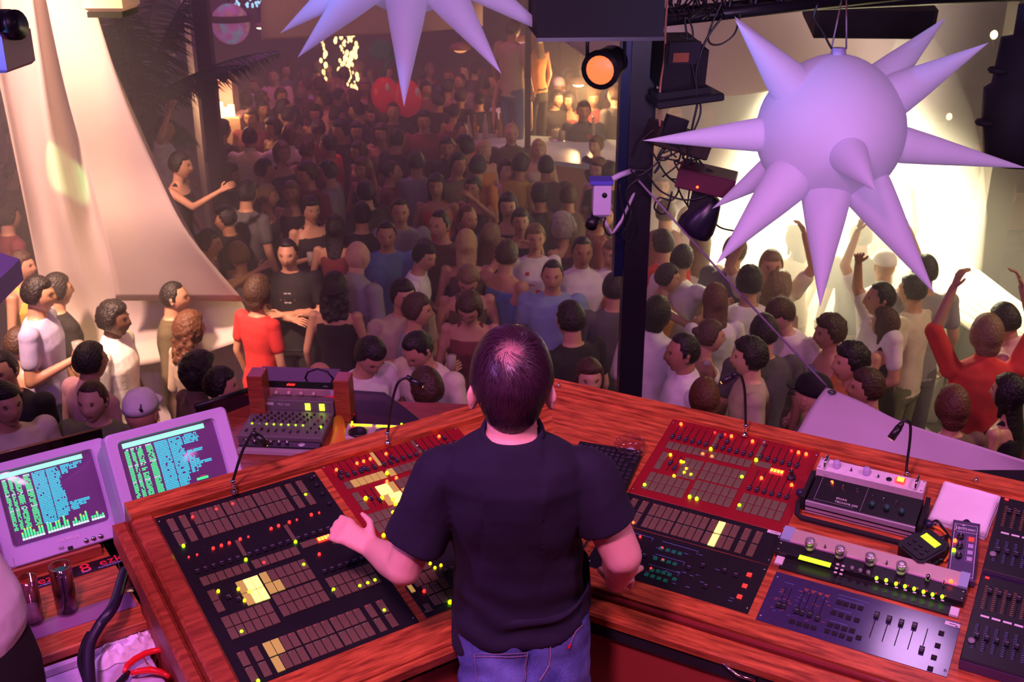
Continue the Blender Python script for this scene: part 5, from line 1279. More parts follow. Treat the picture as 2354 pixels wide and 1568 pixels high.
# front right awning with an eyelet and a rope
AW = mat('lilac_awning', (.62, .52, .60), .8, noise=.05, nscale=6, bump=.1)
apex = hitz(1900, 892, .62); a2 = hitz(1822, 1000, .45); a3 = hitz(2400, 1072, .75); a4 = hitz(2420, 1140, .60); mid_ = hitz(2080, 972, .66)
rows = [[apex, hitz(1980, 925, .64), mid_, hitz(2240, 1022, .70), a3], [hitz(1862, 945, .56), hitz(1960, 985, .57), hitz(2080, 1025, .58), hitz(2240, 1075, .62), hitz(2410, 1120, .66)], [hitz(1790, 1075, .36), hitz(1930, 1110, .38), hitz(2080, 1150, .40), hitz(2240, 1190, .44), hitz(2420, 1240, .48)]]
aw = sheet('canvas_awning', rows, AW, 'lilac canvas awning stretched to a point beyond the right desk', 'awning', n=6)
e = apex+Vector((.05, -.01, .006)); ey = obj('eyelet', MB().rings([[tuple(Vector((math.cos(b)*(.016+.004*math.cos(a)), math.sin(b)*(.016+.004*math.cos(a)), .004*math.sin(a)))) for a in [2*math.pi*q/6 for q in range(6)]] for b in [2*math.pi*q/16 for q in range(16)]], closed=True, cap=False), GUN); ey.parent = aw; ey.location = Vector(hitz(1912, 900, .635))-aw.matrix_world.translation if False else Vector(hitz(1912, 901, .64))-apex
# poles
def pole(label, x0, y0, x1, y1, Y, w, m, name='steel_column', zt=None):
    a = hity(x0, y0, Y); b = hity(x1, y1, Y); X = (a.x+b.x)/2; t = thing(name, label, 'column', Matrix.Translation((X, Y, FLOORZ)))
    zt = zt or a.z+1.5
    g = MB().box(-w/2, w/2, -w/2, w/2, 0, zt-FLOORZ, bev=.004); obj('shaft', g, m, t); return t, X
PBLK = mat('black_painted_steel', (.018, .016, .022), .35, .3)
t, XP = pole('black square steel column right of centre, hung with lamps and cables', 1470, 300, 1450, 850, 5.15, .118, PBLK, zt=4.6)
obj('side_flange', MB().box(-.105, -.062, -.06, .06, 2.45, 5.3), mat('blue_black_steel', (.014, .02, .06), .3, .5), t)
obj('base_plate', MB().box(-.14, .14, -.14, .14, 0, .02), PBLK, t)
pole('dark column right of the big star, behind the white bar', 2330, 100, 2262, 690, 9.6, .23, mat('dim_brown_column', (.05, .04, .035), .6), zt=5.5)
pole('slim dark column at the far side of the floor, in front of the bar', 1216, 200, 1210, 320, 12.9, .07, mat('dim_column', (.10, .07, .06), .6), zt=5.2)
pole('dark slender column left of the crowd, behind the palm', 470, 60, 500, 420, 12.4, .16, mat('dim_purple_column', (.03, .02, .05), .6), zt=5.5)
pole('pale wrapped column between the sail and the dark slender column', 440, 200, 430, 480, 12.8, .25, mat('grey_canvas_wrap', (.60, .50, .58), .8), zt=4.2)
def part_box(name, lab, cat, c, s, m, az=0, tilt=0, roll=0, extra=None):
    t = thing(name, lab, cat, Matrix.Translation(Vector(c)) @ Matrix.Rotation(R(az), 4, 'Z') @ Matrix.Rotation(R(tilt), 4, 'X') @ Matrix.Rotation(R(roll), 4, 'Y')); obj('body', MB().box(-s[0]/2, s[0]/2, -s[1]/2, s[1]/2, -s[2]/2, s[2]/2, bev=.006), m, t); return t
# truss and beam overhead
c = hity(1365, 22, 4.7); t = part_box('ceiling_speaker', 'big black speaker box cut by the top edge, left of the black column', 'speaker', c, (.50, .42, .19), BLKM, 4)
obj('grille_lip', MB().box(-.252, .252, -.215, -.205, -.10, -.085), GUN, t)
a, b = hity(1490, 50, 5.0), hity(2080, -14, 5.3)
t = thing('lighting_truss', 'black truss running along the top right above the star', 'truss', Matrix.Translation(a))
d = b-a; g = MB()
g.cyl((0, 0, 0), d, .028, .028, 10); g.cyl((0, .25, 0), d+Vector((0, .25, 0)), .024, .024, 8); g.cyl((0, .12, .20), d+Vector((0, .12, .20)), .024, .024, 8)
obj('chord', g, PBLK, t)
for k in range(10): obj('brace', MB().cyl(d*(k/10), d*((k+.5)/10)+Vector((0, .12, .2)), .010, .010, 6).cyl(d*((k+.5)/10)+Vector((0, .12, .2)), d*((k+1)/10), .010, .010, 6), PBLK, t)
a = hity(1840, 5, 5.4); b = hity(2400, -20, 5.4)
g = MB().cyl(a-a, b-a, .04, .04, 8); t = thing('steel_beam', 'black beam along the top right corner of the view', 'beam', Matrix.Translation(a)); obj('bar', g, PBLK, t)
c = hity(1995, 28, 6.2); t = part_box('ceiling_speaker', 'black wedge speaker hanging above and right of the big star', 'speaker', c, (.62, .4, .16), mat('brownish_black', (.03, .022, .014), .7), -4, 12)
obj('grille', MB().box(-.29, .29, -.21, -.20, -.07, .07), GUN, t)
# large dark lamp head at the right edge
c = hity(2352, 215, 5.0); t = thing('moving_head_lamp', 'large dark moving head lamp at the right edge beside the star', 'lamp', Matrix.Translation(c))
HEADM = mat('blue_black_housing', (.010, .009, .014), .75)
obj('housing', MB().rings([[tuple(Vector((rx*math.cos(a), ry*math.sin(a), z))) for a in [2*math.pi*q/18 for q in range(18)]] for z, rx, ry in ((-.32, .10, .10), (-.30, .12, .12), (-.12, .16, .15), (.02, .17, .15), (.04, .14, .13), (.24, .13, .12), (.25, .08, .08), (.38, .08, .08))]), HEADM, t)
for zz, xx in ((.105, -.13), (-.125, -.15)): obj('yoke_knob', MB().lathe([(.045, -.012), (.052, 0), (.045, .012)], 16, T=Matrix.Translation((xx, -.02, zz))), BLKM, t)
# par can lamp with orange gel
c = hity(1392, 152, 4.75); ax = (hity(1368, 172, 4.60)-hity(1425, 130, 4.92)).normalized()
t = thing('par_lamp', 'black par lamp with an orange gel hanging left of the black column', 'lamp', Matrix.Translation(c))
g = MB(); g.cyl(-ax*.10, ax*.06, .068, .074, 20, cap=True); g.cyl(ax*.06, ax*.075, .082, .082, 20); g.cyl(-ax*.14, -ax*.10, .045, .068, 16); obj('housing', g, BLK, t)
obj('gel', MB().cyl(ax*.076, ax*.079, .060, .058, 20), glow('orange_gel', (1, .17, .03), 1.5), t)
sd = Vector((1, .35, 0)).normalized(); g = MB(); g.tube([sd*.085+Vector((0, 0, .0)), sd*.085+Vector((0, 0, .12)), Vector((0, 0, .15)), -sd*.085+Vector((0, 0, .12)), -sd*.085], .008, 8); g.cyl((0, 0, .15), (0, 0, .30), .008, .008, 8); obj('yoke', g, BLK, t)
# projector box right of the column, tray, moving head
c = hity(1553, 142, 5.0); t = part_box('light_projector', 'black box projector fixed high on the right of the column', 'projector', c, (.165, .2, .21), BLK, 10, 8)
obj('bracket', MB().box(-.07, .07, -.11, -.09, .02, .115), GUN, t); obj('vent', MB().box(-.05, .02, -.112, -.108, .03, .07), mat('dull_orange_vent', (.3, .09, .04), .5), t)
obj('side_fin', MB().box(.085, .12, -.08, .08, -.12, .07), BLKM, t)
c = hity(1575, 225, 4.95); t = part_box('equipment_tray', 'flat black tray sticking out right of the column', 'tray', c, (.30, .18, .035), BLK, 8, 0, -6); obj('rail', MB().box(-.14, .10, -.06, .06, .018, .045), BLKM, t)
c = hity(1555, 318, 5.05); t = part_box('scanner_lamp', 'black wedge shaped scanner body behind the left spike of the star', 'lamp', c, (.27, .2, .10), mat('brown_black_housing', (.03, .02, .015), .5), 12, 0, 18)
obj('lens_hood', MB().box(-.12, -.02, -.12, -.08, -.02, .10), BLK, t)
c = hity(1625, 412, 4.95); t = part_box('scanner_lamp', 'purple black lamp base with a red light, below the left star spike', 'lamp', c, (.26, .2, .09), mat('purple_black_housing', (.10, .02, .04), .35), -14, 0, 10)
obj('indicator_light', MB().ell((-.03, -.10, -.02), (.006, .006, .006), 8), RBRT, t)
obj('yoke', MB().box(-.05, .05, -.05, .05, -.20, -.03, bev=.01), BLKM, t)
c = hity(1614, 500, 4.95); t = thing('moving_head_lamp', 'black rounded lamp head pointing down under the purple base', 'lamp', Matrix.Translation(c))
Tm = Matrix.Rotation(R(28), 4, 'Y') @ Matrix.Rotation(R(10), 4, 'X')
obj('housing', MB().rings([[tuple(Tm @ Vector((rx*math.cos(a), ry*math.sin(a), z))) for a in [2*math.pi*q/18 for q in range(18)]] for z, rx, ry in ((.11, .028, .03), (.09, .042, .05), (.02, .072, .07), (-.04, .088, .08), (-.075, .085, .08), (-.085, .07, .065))]), mat('blue_black_head', (.018, .014, .03), .3), t)
# small white camera arm left of the column
c = hity(1385, 452, 5.0); WFX = mat('lilac_white_fixture', (.62, .55, .72), .45)
t = thing('effect_lamp', 'small white and blue effect lamp on an arm left of the column', 'lamp', Matrix.Translation(c))
obj('housing', MB().box(-.045, .035, -.05, .05, -.085, .07, bev=.012), WFX, t); obj('top_flap', MB().box(-.062, .045, -.055, .055, .065, .085, bev=.004), mat('blue_plastic', (.10, .10, .55), .4), t)
obj('lens', MB().cyl((.005, -.05, .02), (.005, -.056, .02), .012, .012, 12), BLK, t); obj('lens_tube', MB().cyl((-.04, -.02, -.10), (-.055, -.06, -.125), .030, .028, 14), BLK, t)
obj('arm', MB().tube([(.02, .03, .06), (.08, .06, .085), (.15, .10, .10)], .014, 8), WFX, t); obj('stay', MB().tube([(.0, .0, -.09), (.05, .03, -.19), (.10, .06, -.13), (.16, .10, .0)], .008, 6), WFX, t)
# cables around the column
r_ = random.Random(3)
def at(x, y, Y=5.0): return hity(x, y, Y)
cab = [([(1535, -10), (1530, 60), (1528, 130), (1518, 200), (1517, 290)], 'brown cable hanging straight down the right side of the column', mat('brown_cable', (.35, .14, .09), .5)),
       ([(1660, 40), (1630, 80), (1612, 120), (1600, 170), (1604, 230), (1590, 300), (1575, 400)], 'long black cable looping from the truss down past the tray', BLK),
       ([(1660, 5), (1635, 60), (1628, 90), (1640, 103), (1665, 98), (1690, 75), (1702, 30)], 'black cable loop hanging under the truss left of the star spike', BLK),
       ([(1880, 10), (1872, 40), (1890, 70), (1905, 100), (1912, 112)], 'black cable running down to the top of the big star', BLK),
       ([(1500, 350), (1530, 400), (1560, 430), (1545, 460), (1515, 455), (1505, 480), (1530, 490), (1545, 440)], 'tangled black cable loop right of the column', BLK),
       ([(1490, 400), (1520, 440), (1580, 460), (1640, 440), (1650, 400)], 'black cable sagging beneath the purple lamp base', BLK),
       ([(1425, 425), (1430, 470), (1436, 500), (1420, 530), (1400, 540), (1388, 520), (1392, 500)], 'black cable looping below the small white effect lamp', BLK),
       ([(1560, 80), (1590, 90), (1590, 60), (1575, 50), (1600, 200), (1610, 260), (1580, 330)], 'thin black cable falling across the box projector', BLK),
       ([(1470, 410), (1440, 440), (1450, 500), (1432, 540), (1450, 560)], 'black lead twisted against the column at lamp height', BLK)]
for i, (pp, lab, m_) in enumerate(cab): cable('black_cable' if m_ is BLK else 'brown_cable', lab, [at(x, y, 4.9 if i != 3 else 4.5) for x, y in pp], .0055 if i in (0, 1) else .0045, m_, None, 'cable')
for i in range(14):
    x0 = r_.uniform(1490, 1600); y0 = r_.uniform(330, 430); pp = [(x0, y0)]
    for k in range(5): pp.append((pp[-1][0]+r_.uniform(-45, 45), pp[-1][1]+r_.uniform(-30, 42)))
    cable('black_cable', 'one of the tangled black cables bunched between column and lamp base', [at(x, y, 4.92+.01*i) for x, y in pp], .0042, BLK, None, 'cable', group='tangled cables at the column')
for i in range(8):
    x0 = 1560+i*14; cable('black_cable', 'one of the thin black cables knotted over the truss', [at(x0+r_.uniform(-20, 20), -10, 5.0), at(x0+r_.uniform(-40, 40), 25, 4.95), at(x0+r_.uniform(-30, 30), 10, 5.0), at(x0+r_.uniform(-40, 60), 45, 4.95)], .0045, BLK, None, 'cable', group='cables over the truss')
g = MB(); a, b = at(1468, 415, 4.9), apex+Vector((0, 0, .01)); cable('guy_rope', 'taut grey rope from the column down to the awning tip', [a, a.lerp(b, .5)+Vector((0, 0, -.01)), b], .005, mat('grey_rope', (.22, .17, .25), .7), None, 'rope')
# projector at the top left edge
c = hity(0, 95, 3.6); t = thing('followspot_lamp', 'purple and black spot lamp poking in at the top left edge', 'lamp', Matrix.Translation(c))
obj('body', MB().box(-.14, .052, -.10, .12, -.085, .035, bev=.01), mat('purple_housing', (.28, .10, .22), .4), t); obj('top_box', MB().box(-.14, .02, -.1, .1, .035, .09, bev=.01), BLKM, t)
obj('lens_tube', MB().cyl((-.02, .0, .045), (.055, -.03, .052), .040, .042, 16).cyl((.055, -.03, .052), (.082, -.04, .055), .046, .046, 16), BLK, t); text('lettering', 'oo', .026, mat('orange_print', (.8, .3, .1), .5), t, (0, 0, 0), M=Matrix.Translation((.0, -.102, -.035)) @ Matrix.Rotation(R(90), 4, 'X'))
# white corner at the left edge
c = hity(5, 620, 4.4); t = thing('lilac_canopy_corner', 'lilac box corner jutting in at the left edge above the crowd', 'box', Matrix.Translation(c)); P = [hity(-60, 560, 4.4), hity(46, 596, 4.3), hity(-10, 650, 4.1), hity(-70, 640, 4.1)]; P = [p-c for p in P]; D = [p-Vector((0, 0, .09)) for p in P]
obj('body', MB().add(P+D, [(0, 3, 2, 1), (4, 5, 6, 7), (0, 1, 5, 4), (1, 2, 6, 5), (2, 3, 7, 6), (3, 0, 4, 7)]), mat('lilac_board', (.50, .38, .62), .6), t)
# ---------------------------------------------------------------- inflatable stars
STARM = mat('star_nylon', (.66, .56, .80), .6, noise=.04, nscale=7, emit=.15, ecol=(.74, .56, .84)); add_translucent(STARM, .35, (.75, .6, .85))
def star(label, cx, cy, Y, rpx, tips, hook=True):
    c = hity(cx, cy, Y); dep = (c-CAM).dot(Vector((0, cP, -sP))); k = dep/FPX; rad = rpx*k
    t = thing('inflatable_star', label, 'star lamp', Matrix.Translation(c))
    rt = Vector((1, 0, 0)); up = Vector((0, sP, cP)); fw = Vector((0, cP, -sP))
    g = MB(); rings = []
    for i in range(25):
        ph = math.pi*(i+.15)/24.3; rings.append([(rad*math.sin(ph)*math.cos(2*math.pi*j/40), rad*math.sin(ph)*math.sin(2*math.pi*j/40), rad*1.0*math.cos(ph)+(.04*rad*max(0, math.cos(ph))**8)) for j in range(40)])
    g.rings(rings); obj('ball', g, STARM, t)
    for tx, ty, dz, br in tips:
        tip = rt*((tx-cx)*k)-up*((ty-cy)*k)-fw*dz*rad      # dz>0 comes towards the viewer
        d = tip.normalized(); base = d*rad*.86; q = d.orthogonal().normalized(); w = d.cross(q); rr = []
        for s_, f in ((0, 1), (.1, .94), (.3, .75), (.55, .48), (.8, .22), (.97, .035), (1, .004)):
            p = base.lerp(tip, s_); rr.append([tuple(p+(q*math.cos(a)+w*math.sin(a))*br*rad*f) for a in [2*math.pi*z/20 for z in range(20)]])
        obj('spike', MB().rings(rr), STARM, t)
    if hook:
        top = Vector((0, 0, rad*1.03)); obj('hanging_ring', MB().cyl(top-Vector((0, 0, .02)), top+Vector((0, 0, .025)), .034, .028, 14), mat('lilac_fitting', (.35, .30, .5), .4), t)
        for sx in (-1, 1): obj('chain', MB().tube([top+Vector((sx*.03, 0, .02)), top+Vector((sx*.004, 0, .26)), top+Vector((0, 0, .5))], .0035, 6), CHR, t)
    return t
star('large lilac inflatable star with long spikes hanging at the right', 1908, 302, 4.55, 168,
     [(1475, 326, .1, .24), (1660, 90, .9, .30), (1702, 18, -.4, .28), (1958, 110, -1.6, .30), (2188, 30, -.2, .29), (2230, 125, .6, .30), (2346, 392, .2, .26), (2090, 498, -1.2, .22), (2116, 678, .5, .34), (1862, 708, .5, .34), (1628, 614, .6, .34), (1664, 462, -.9, .22), (1908, 482, 1.9, .26)])
star('lilac inflatable star cut off by the top edge of the picture', 938, -140, 4.9, 165,
     [(658, 95, .4, .26), (703, 158, .6, .30), (940, 270, .7, .30), (1153, 193, .6, .30), (1275, 95, .2, .26), (1100, -380, .4, .3), (760, -380, .4, .3)], False)
# ---------------------------------------------------------------- right: white bar counter with planks
BR = thing('white_bar', 'white framed bar counter with slatted top at the right', 'bar', Matrix.Translation((0, 0, 0)))
zt = -.42
P = [hitz(2098, 600, zt), hitz(2196, 592, zt), hitz(2262, 632, zt), hitz(2400, 760, zt), hitz(2400, 872, zt), hitz(2170, 712, zt)]
WB_ = mat('white_bar_paint', (.72, .66, .56), .4)
def bar_quad(name, q, th, m):
    a = [Vector(p) for p in q]; d = Vector((0, 0, -th)); n = len(a)
    return obj(name, MB().add(a+[p+d for p in a], [tuple(range(n)), tuple(range(n, 2*n))[::-1]]+[(i, i+n, (i+1) % n+n, (i+1) % n) for i in range(n)]), m, BR)
A, B = P[0], P[5]; E1, E2 = P[2], P[3]
fl = [hitz(2095, 602, zt), hitz(2170, 705, zt), hitz(2390, 850, zt)]; fr_ = [hitz(2215, 592, zt), hitz(2330, 680, zt), hitz(2420, 745, zt)]
NP = 7
for i in range(NP):
    s0, s1 = i/NP+.01, (i+1)/NP-.012
    q = []
    for s_, seq in ((s0, (0, 1, 2)), (s1, (2, 1, 0))):
        for k in seq: q.append(fl[k].lerp(fr_[k], s_))
    bar_quad('plank', q, .025, WB_)
edge = MB()
for k in (0, 1): edge.cyl(fl[k], fl[k+1], .045, .045, 8)
obj('front_edge', edge, WB_, BR)
cnr = fl[1]; obj('corner_post', MB().box(cnr.x-.07, cnr.x+.07, cnr.y-.06, cnr.y+.06, FLOORZ, zt-.02, bev=.008), WB_, BR)
dkp = mat('dark_bar_panel', (.05, .045, .03), .5)
def vq(name, a, b, m): return obj(name, MB().add([a, b, Vector((b.x, b.y, FLOORZ)), Vector((a.x, a.y, FLOORZ))]+[p+Vector((.02, .03, 0)) for p in (a, b, Vector((b.x, b.y, FLOORZ)), Vector((a.x, a.y, FLOORZ)))], [(0, 3, 2, 1), (4, 5, 6, 7), (0, 1, 5, 4), (3, 7, 6, 2), (0, 4, 7, 3), (1, 2, 6, 5)]), m, BR)
vq('dark_front_panel', fl[1]+Vector((.07, .0, -.06)), fl[2]+Vector((0, .05, -.06)), dkp); vq('side_panel', fl[0]-Vector((0, 0, .06)), fl[1]-Vector((.0, 0, .06)), WB_)
# dim seating behind the right bar
BEN = mat('dim_bench', (.08, .05, .04), .7); PIL = mat('dim_orange_cushion', (.28, .12, .06), .8)
for i, (x, y, Y) in enumerate(((2180, 440, 14.5), (2260, 500, 12.5), (2335, 560, 11.0), (2180, 360, 16.5), (2330, 430, 14.5))):
    p_ = hitz(x, y+30, FLOORZ+.2); t = thing('bench', 'dim bench in the dark seats behind the right bar, %s' % ('nearest the star', 'just left of the right column', 'low at the right edge', 'farthest back', 'right of the right column')[i], 'bench', (p_.x, p_.y, FLOORZ))
    obj('seat', MB().box(-.7, .7, -.3, .3, .35, .45, bev=.02), BEN, t)
    for sx in (-.6, .6): obj('leg', MB().box(sx-.04, sx+.04, -.25, .25, 0, .35), BEN, t)
    obj('backrest', MB().box(-.7, .7, .24, .32, .45, .9, bev=.02), PIL, t)
CDL = glow('warm_lamp_glow', (1, .72, .35), 6)
for i, (x, y, Y, r) in enumerate(((2182, 268, 13, .035), (2235, 470, 12, .035), (2210, 592, 9.5, .04), (2100, 265, 13.5, .04), (2285, 80, 14, .045))):
    c = hity(x, y, Y); t = thing('table_lamp', 'small warm lamp in the dark behind the star, %s' % ('right of its upper spike', 'left of the right column', 'at the end of the slatted bar', 'close to its right side', 'near the top right corner')[i], 'lamp', Matrix.Translation(c)); obj('glass_globe', MB().ell((0, 0, 0), (r, r, r*1.2), 10), CDL, t); obj('stem', MB().cyl((0, 0, -r), (0, 0, -r-.12), .01, .02, 8), GUN, t)
# ---------------------------------------------------------------- middle: bar with blue white top
BM = thing('long_bar', 'long bar with a pale blue top across the far side of the dance floor', 'bar', Matrix.Translation((0, 0, 0)))
z_ = -.13
q = [hitz(1078, 352, z_), hitz(1448, 372, z_), hitz(1500, 345, z_), hitz(1500, 318, z_), hitz(1085, 300, z_)]
q = [hitz(1078, 345, z_), hitz(1395, 385, z_), hitz(1450, 345, z_), hitz(1420, 322, z_), hitz(1085, 305, z_)]
obj('bar_top', MB().add(q+[p-Vector((0, 0, .05)) for p in q], [(0, 1, 2, 3, 4), (0, 5, 6, 1), (1, 6, 7, 2), (2, 7, 8, 3), (3, 8, 9, 4), (4, 9, 5, 0)]), mat('pale_blue_top', (.45, .55, .66), .3), BM)
ff = [p-Vector((0, -.03, .05)) for p in q[:3]]
obj('bar_front', MB().add(ff+[Vector((p.x, p.y, FLOORZ)) for p in ff], [(0, 3, 4, 1), (1, 4, 5, 2)]), mat('peach_bar_front', (.45, .25, .18), .6), BM)
BOT = mat('clear_bottle', (.7, .65, .55), .1, trans=.6)
def bottle(x, y, lab, m): 
    c = hitz(x, y, z_); t = thing('bottle', lab, 'bottle', Matrix.Translation(c)); obj('glass_body', MB().lathe([(.035, 0), (.036, .15), (.030, .19), (.013, .23), (.012, .29)], 12), m, t); obj('cap', MB().cyl((0, 0, .29), (0, 0, .305), .014, .014, 8), CHR, t)
for i, (x, y) in enumerate(((1078, 322), (1092, 320), (1116, 318), (1150, 316), (1362, 325))): bottle(x, y, ('leftmost bottle on the far bar', 'pale bottle second from the left on the far bar', 'amber bottle on the far bar beside the pale ones', 'bottle on the far bar nearest the slim column', 'bottle at the right end of the far bar')[i], BOT if i % 2 == 0 else mat('amber_bottle', (.30, .12, .05), .1))
t = thing('glass_tray', 'tray of glasses shining on the far bar right of the slim column', 'tray', Matrix.Translation(hitz(1288, 322, z_))); obj('tray', MB().cyl((0, 0, 0), (0, 0, .02), .14, .14, 16), CHR, t)
for i in range(6): obj('glass', MB().lathe([(.03, 0), (.035, .11)], 10, T=Matrix.Translation((.08*math.cos(i), .08*math.sin(i), .02))), BOT, t)
# ---------------------------------------------------------------- strings of warm lights
BULB = glow('warm_bulb', (1, .62, .22), 4.5)
for i, (x, y0, y1, dn, lab) in enumerate(((740, 85, 205, 14, 'string of warm bulbs, leftmost, crossed by the star spike'), (785, 80, 190, 26, 'string of warm bulbs in the middle of the three'), (806, 75, 250, 44, 'longest string of warm bulbs, rightmost of the three'))):
    a, b = hity(x, y0, 17.5), hity(x+6, y1, 17.5); t = thing('light_string', lab, 'string lights', Matrix.Translation(a)); obj('wire', MB().tube([(0, 0, 0), b-a], .006, 5), BLK, t)
    g = MB(); r_ = random.Random(i)
    for k in range(dn): s_ = (k+r_.random()*.5)/dn; p = (b-a)*s_+Vector((r_.uniform(-.10, .10)*(1 if i else .4), r_.uniform(-.05, .05), 0)); rr_b = r_.uniform(.012, .036); o = obj('bulb', MB().ell((0, 0, 0), (rr_b, rr_b, rr_b*1.5), 8), BULB, t, Matrix.Translation(p))
# cherry shaped decoration
CH = thing('cherry_sign', 'cut-out sign of two red cherries with green leaves behind the top star', 'sign', Matrix.Translation(hity(920, 215, 14.5)))
Kc = ((hity(920, 215, 14.5)-CAM).dot(Vector((0, cP, -sP))))/FPX; rel = lambda x, y: Vector(((x-920)*Kc, 0, -(y-215)*Kc))
RC = mat('cherry_red', (.55, .012, .03), .35, emit=.12, ecol=(1, .03, .08)); GC = mat('cherry_green', (.02, .16, .15), .5)
for x, y, rx, ry in ((885, 218, 32, 42), (935, 226, 34, 44)): obj('cherry', MB().ell(rel(x, y), (rx*Kc, .10, ry*Kc), 24), RC, CH)
for x, y in ((893, 198), (960, 208)): obj('highlight', MB().ell(rel(x, y)+Vector((0, -.095, 0)), (5*Kc, .012, 10*Kc), 10), WHT, CH)
for x, y, rx, ry in ((880, 118, 28, 24), (925, 122, 20, 24)): obj('leaf', MB().ell(rel(x, y), (rx*Kc, .03, ry*Kc), 16), GC, CH)
obj('stem', MB().tube([rel(883, 180), rel(890, 150), rel(908, 132)], .03, 6).tube([rel(935, 184), rel(925, 150), rel(908, 132)], .03, 6), GC, CH)
# red lanterns and small lights up the far wall
for i, (x, y, r, lab) in enumerate(((1058, 105, .10, 'orange ceiling lamp high at the back, left of the slim column'), (1195, 85, .10, 'dim pink ceiling lamp at the back beside the slim column'), (1330, 185, .09, 'bright white lamp just left of the par lamp'), (1286, 195, .10, 'small round white lamp at the back bar'), (598, 57, .06, 'tiny white lamp at the dark back, left of the canopy'))):
    c = hity(x, y, 16); t = thing('hanging_lamp', lab, 'lamp', Matrix.Translation(c)); obj('shade', MB().lathe([(r*1.6, -r*.5), (r*1.2, r*.2), (r*.2, r*.5)], 14), mat('dull_shade', (.2, .08, .05), .6), t); obj('cord', MB().cyl((0, 0, r*.5), (0, 0, 7.0-c.z), .008, .008, 6), BLKM, t); obj('bulb', MB().ell((0, 0, -r*.5), (r, r, r*.5), 12), glow('lamp_%d' % i, ((1, .35, .12), (1, .4, .4), (1, .85, .6), (.95, .8, .7), (1, .9, .7))[i], (1.4, .8, 6, 1.6, 5)[i]), t)
# pictures on the back left wall: colourful globe, blue glitter strip, plinth with candles
c = hity(530, 55, 15); t = thing('painted_globe_lamp', 'round lamp with pink and turquoise patches at the dark back left', 'lamp', Matrix.Translation(c)); r0 = 44*Kc
m = bpy.data.materials.new('patchy_glow'); m.use_nodes = True; N = m.node_tree.nodes; L = m.node_tree.links; b = N['Principled BSDF']; tc = N.new('ShaderNodeTexCoord'); nz = N.new('ShaderNodeTexNoise'); nz.inputs['Scale'].default_value = 5; L.new(tc.outputs['Object'], nz.inputs[0]); rp = N.new('ShaderNodeValToRGB')
for p_, c_ in ((.3, (.05, .45, .5, 1)), (.45, (.6, .12, .5, 1)), (.58, (.45, .12, .2, 1)), (.72, (.9, .6, .4, 1))): e = rp.color_ramp.elements.new(p_); e.color = c_
rp.color_ramp.elements[0].color = (.3, .05, .5, 1); L.new(nz.outputs['Fac'], rp.inputs[0]); L.new(rp.outputs[0], b.inputs['Emission Color']); b.inputs['Emission Strength'].default_value = .42; b.inputs['Base Color'].default_value = (.1, .05, .1, 1)
obj('cord', MB().cyl((0, 0, r0), (0, 0, 6.5), .012, .012, 6), BLKM, t); obj('globe', MB().ell((0, 0, 0), (r0, r0, r0*1.05), 26), m, t); obj('ring', MB().rings([[tuple(Vector((math.cos(bb)*(r0*1.05+.02*math.cos(aa)), math.sin(bb)*(r0*1.05+.02*math.cos(aa)), .3*r0+.05*math.sin(aa)))) for aa in [2*math.pi*q/6 for q in range(6)]] for bb in [2*math.pi*q/24 for q in range(24)]], closed=True, cap=False), BLKM, t)
c = hity(595, 8, 16); t = thing('glitter_strip', 'row of small pale blue lights along the top edge', 'lights', Matrix.Translation(c)); r_ = random.Random(4)
for i in range(46): obj('small_light', MB().ell((r_.uniform(-.35, .75), 0, r_.uniform(-.05, .06)), (.018, .018, .022), 6), glow('pale_blue_light', (.35, .7, 1), 1.6), t)
c = hity(518, 262, 13.6); zc = c.z
t = thing('lit_plinth', 'warm lit plinth with a white block and candles behind the dark slender column', 'plinth', Matrix.Translation((c.x, c.y, FLOORZ)))
PEA = mat('peach_plinth', (.65, .42, .30), .7); H0 = zc-FLOORZ
obj('block', MB().box(-.14, .22, -.2, .3, 0, H0, bev=.02), PEA, t); obj('upper_block', MB().box(-.16, .11, 0, .3, H0, H0+.50, bev=.02), mat('rose_block', (.55, .30, .32), .7), t)
for k, (x, zz) in enumerate(((.05, .0), (.12, .0), (.0, .0))): obj('candle', MB().lathe([(.04, 0), (.04, .10+.04*k)], 10, T=Matrix.Translation((x, -.12-.05*k, H0))), glow('candle_glow', (1, .70, .30), 5), t)
lamp('POINT', 'candle_light', (c.x+.1, c.y-.35, zc+.25), None, 22, (1, .55, .22), .08)
lamp('POINT', 'lamp_by_parcan', hity(1340, 200, 14.6), None, 110, (1, .55, .22), .1)
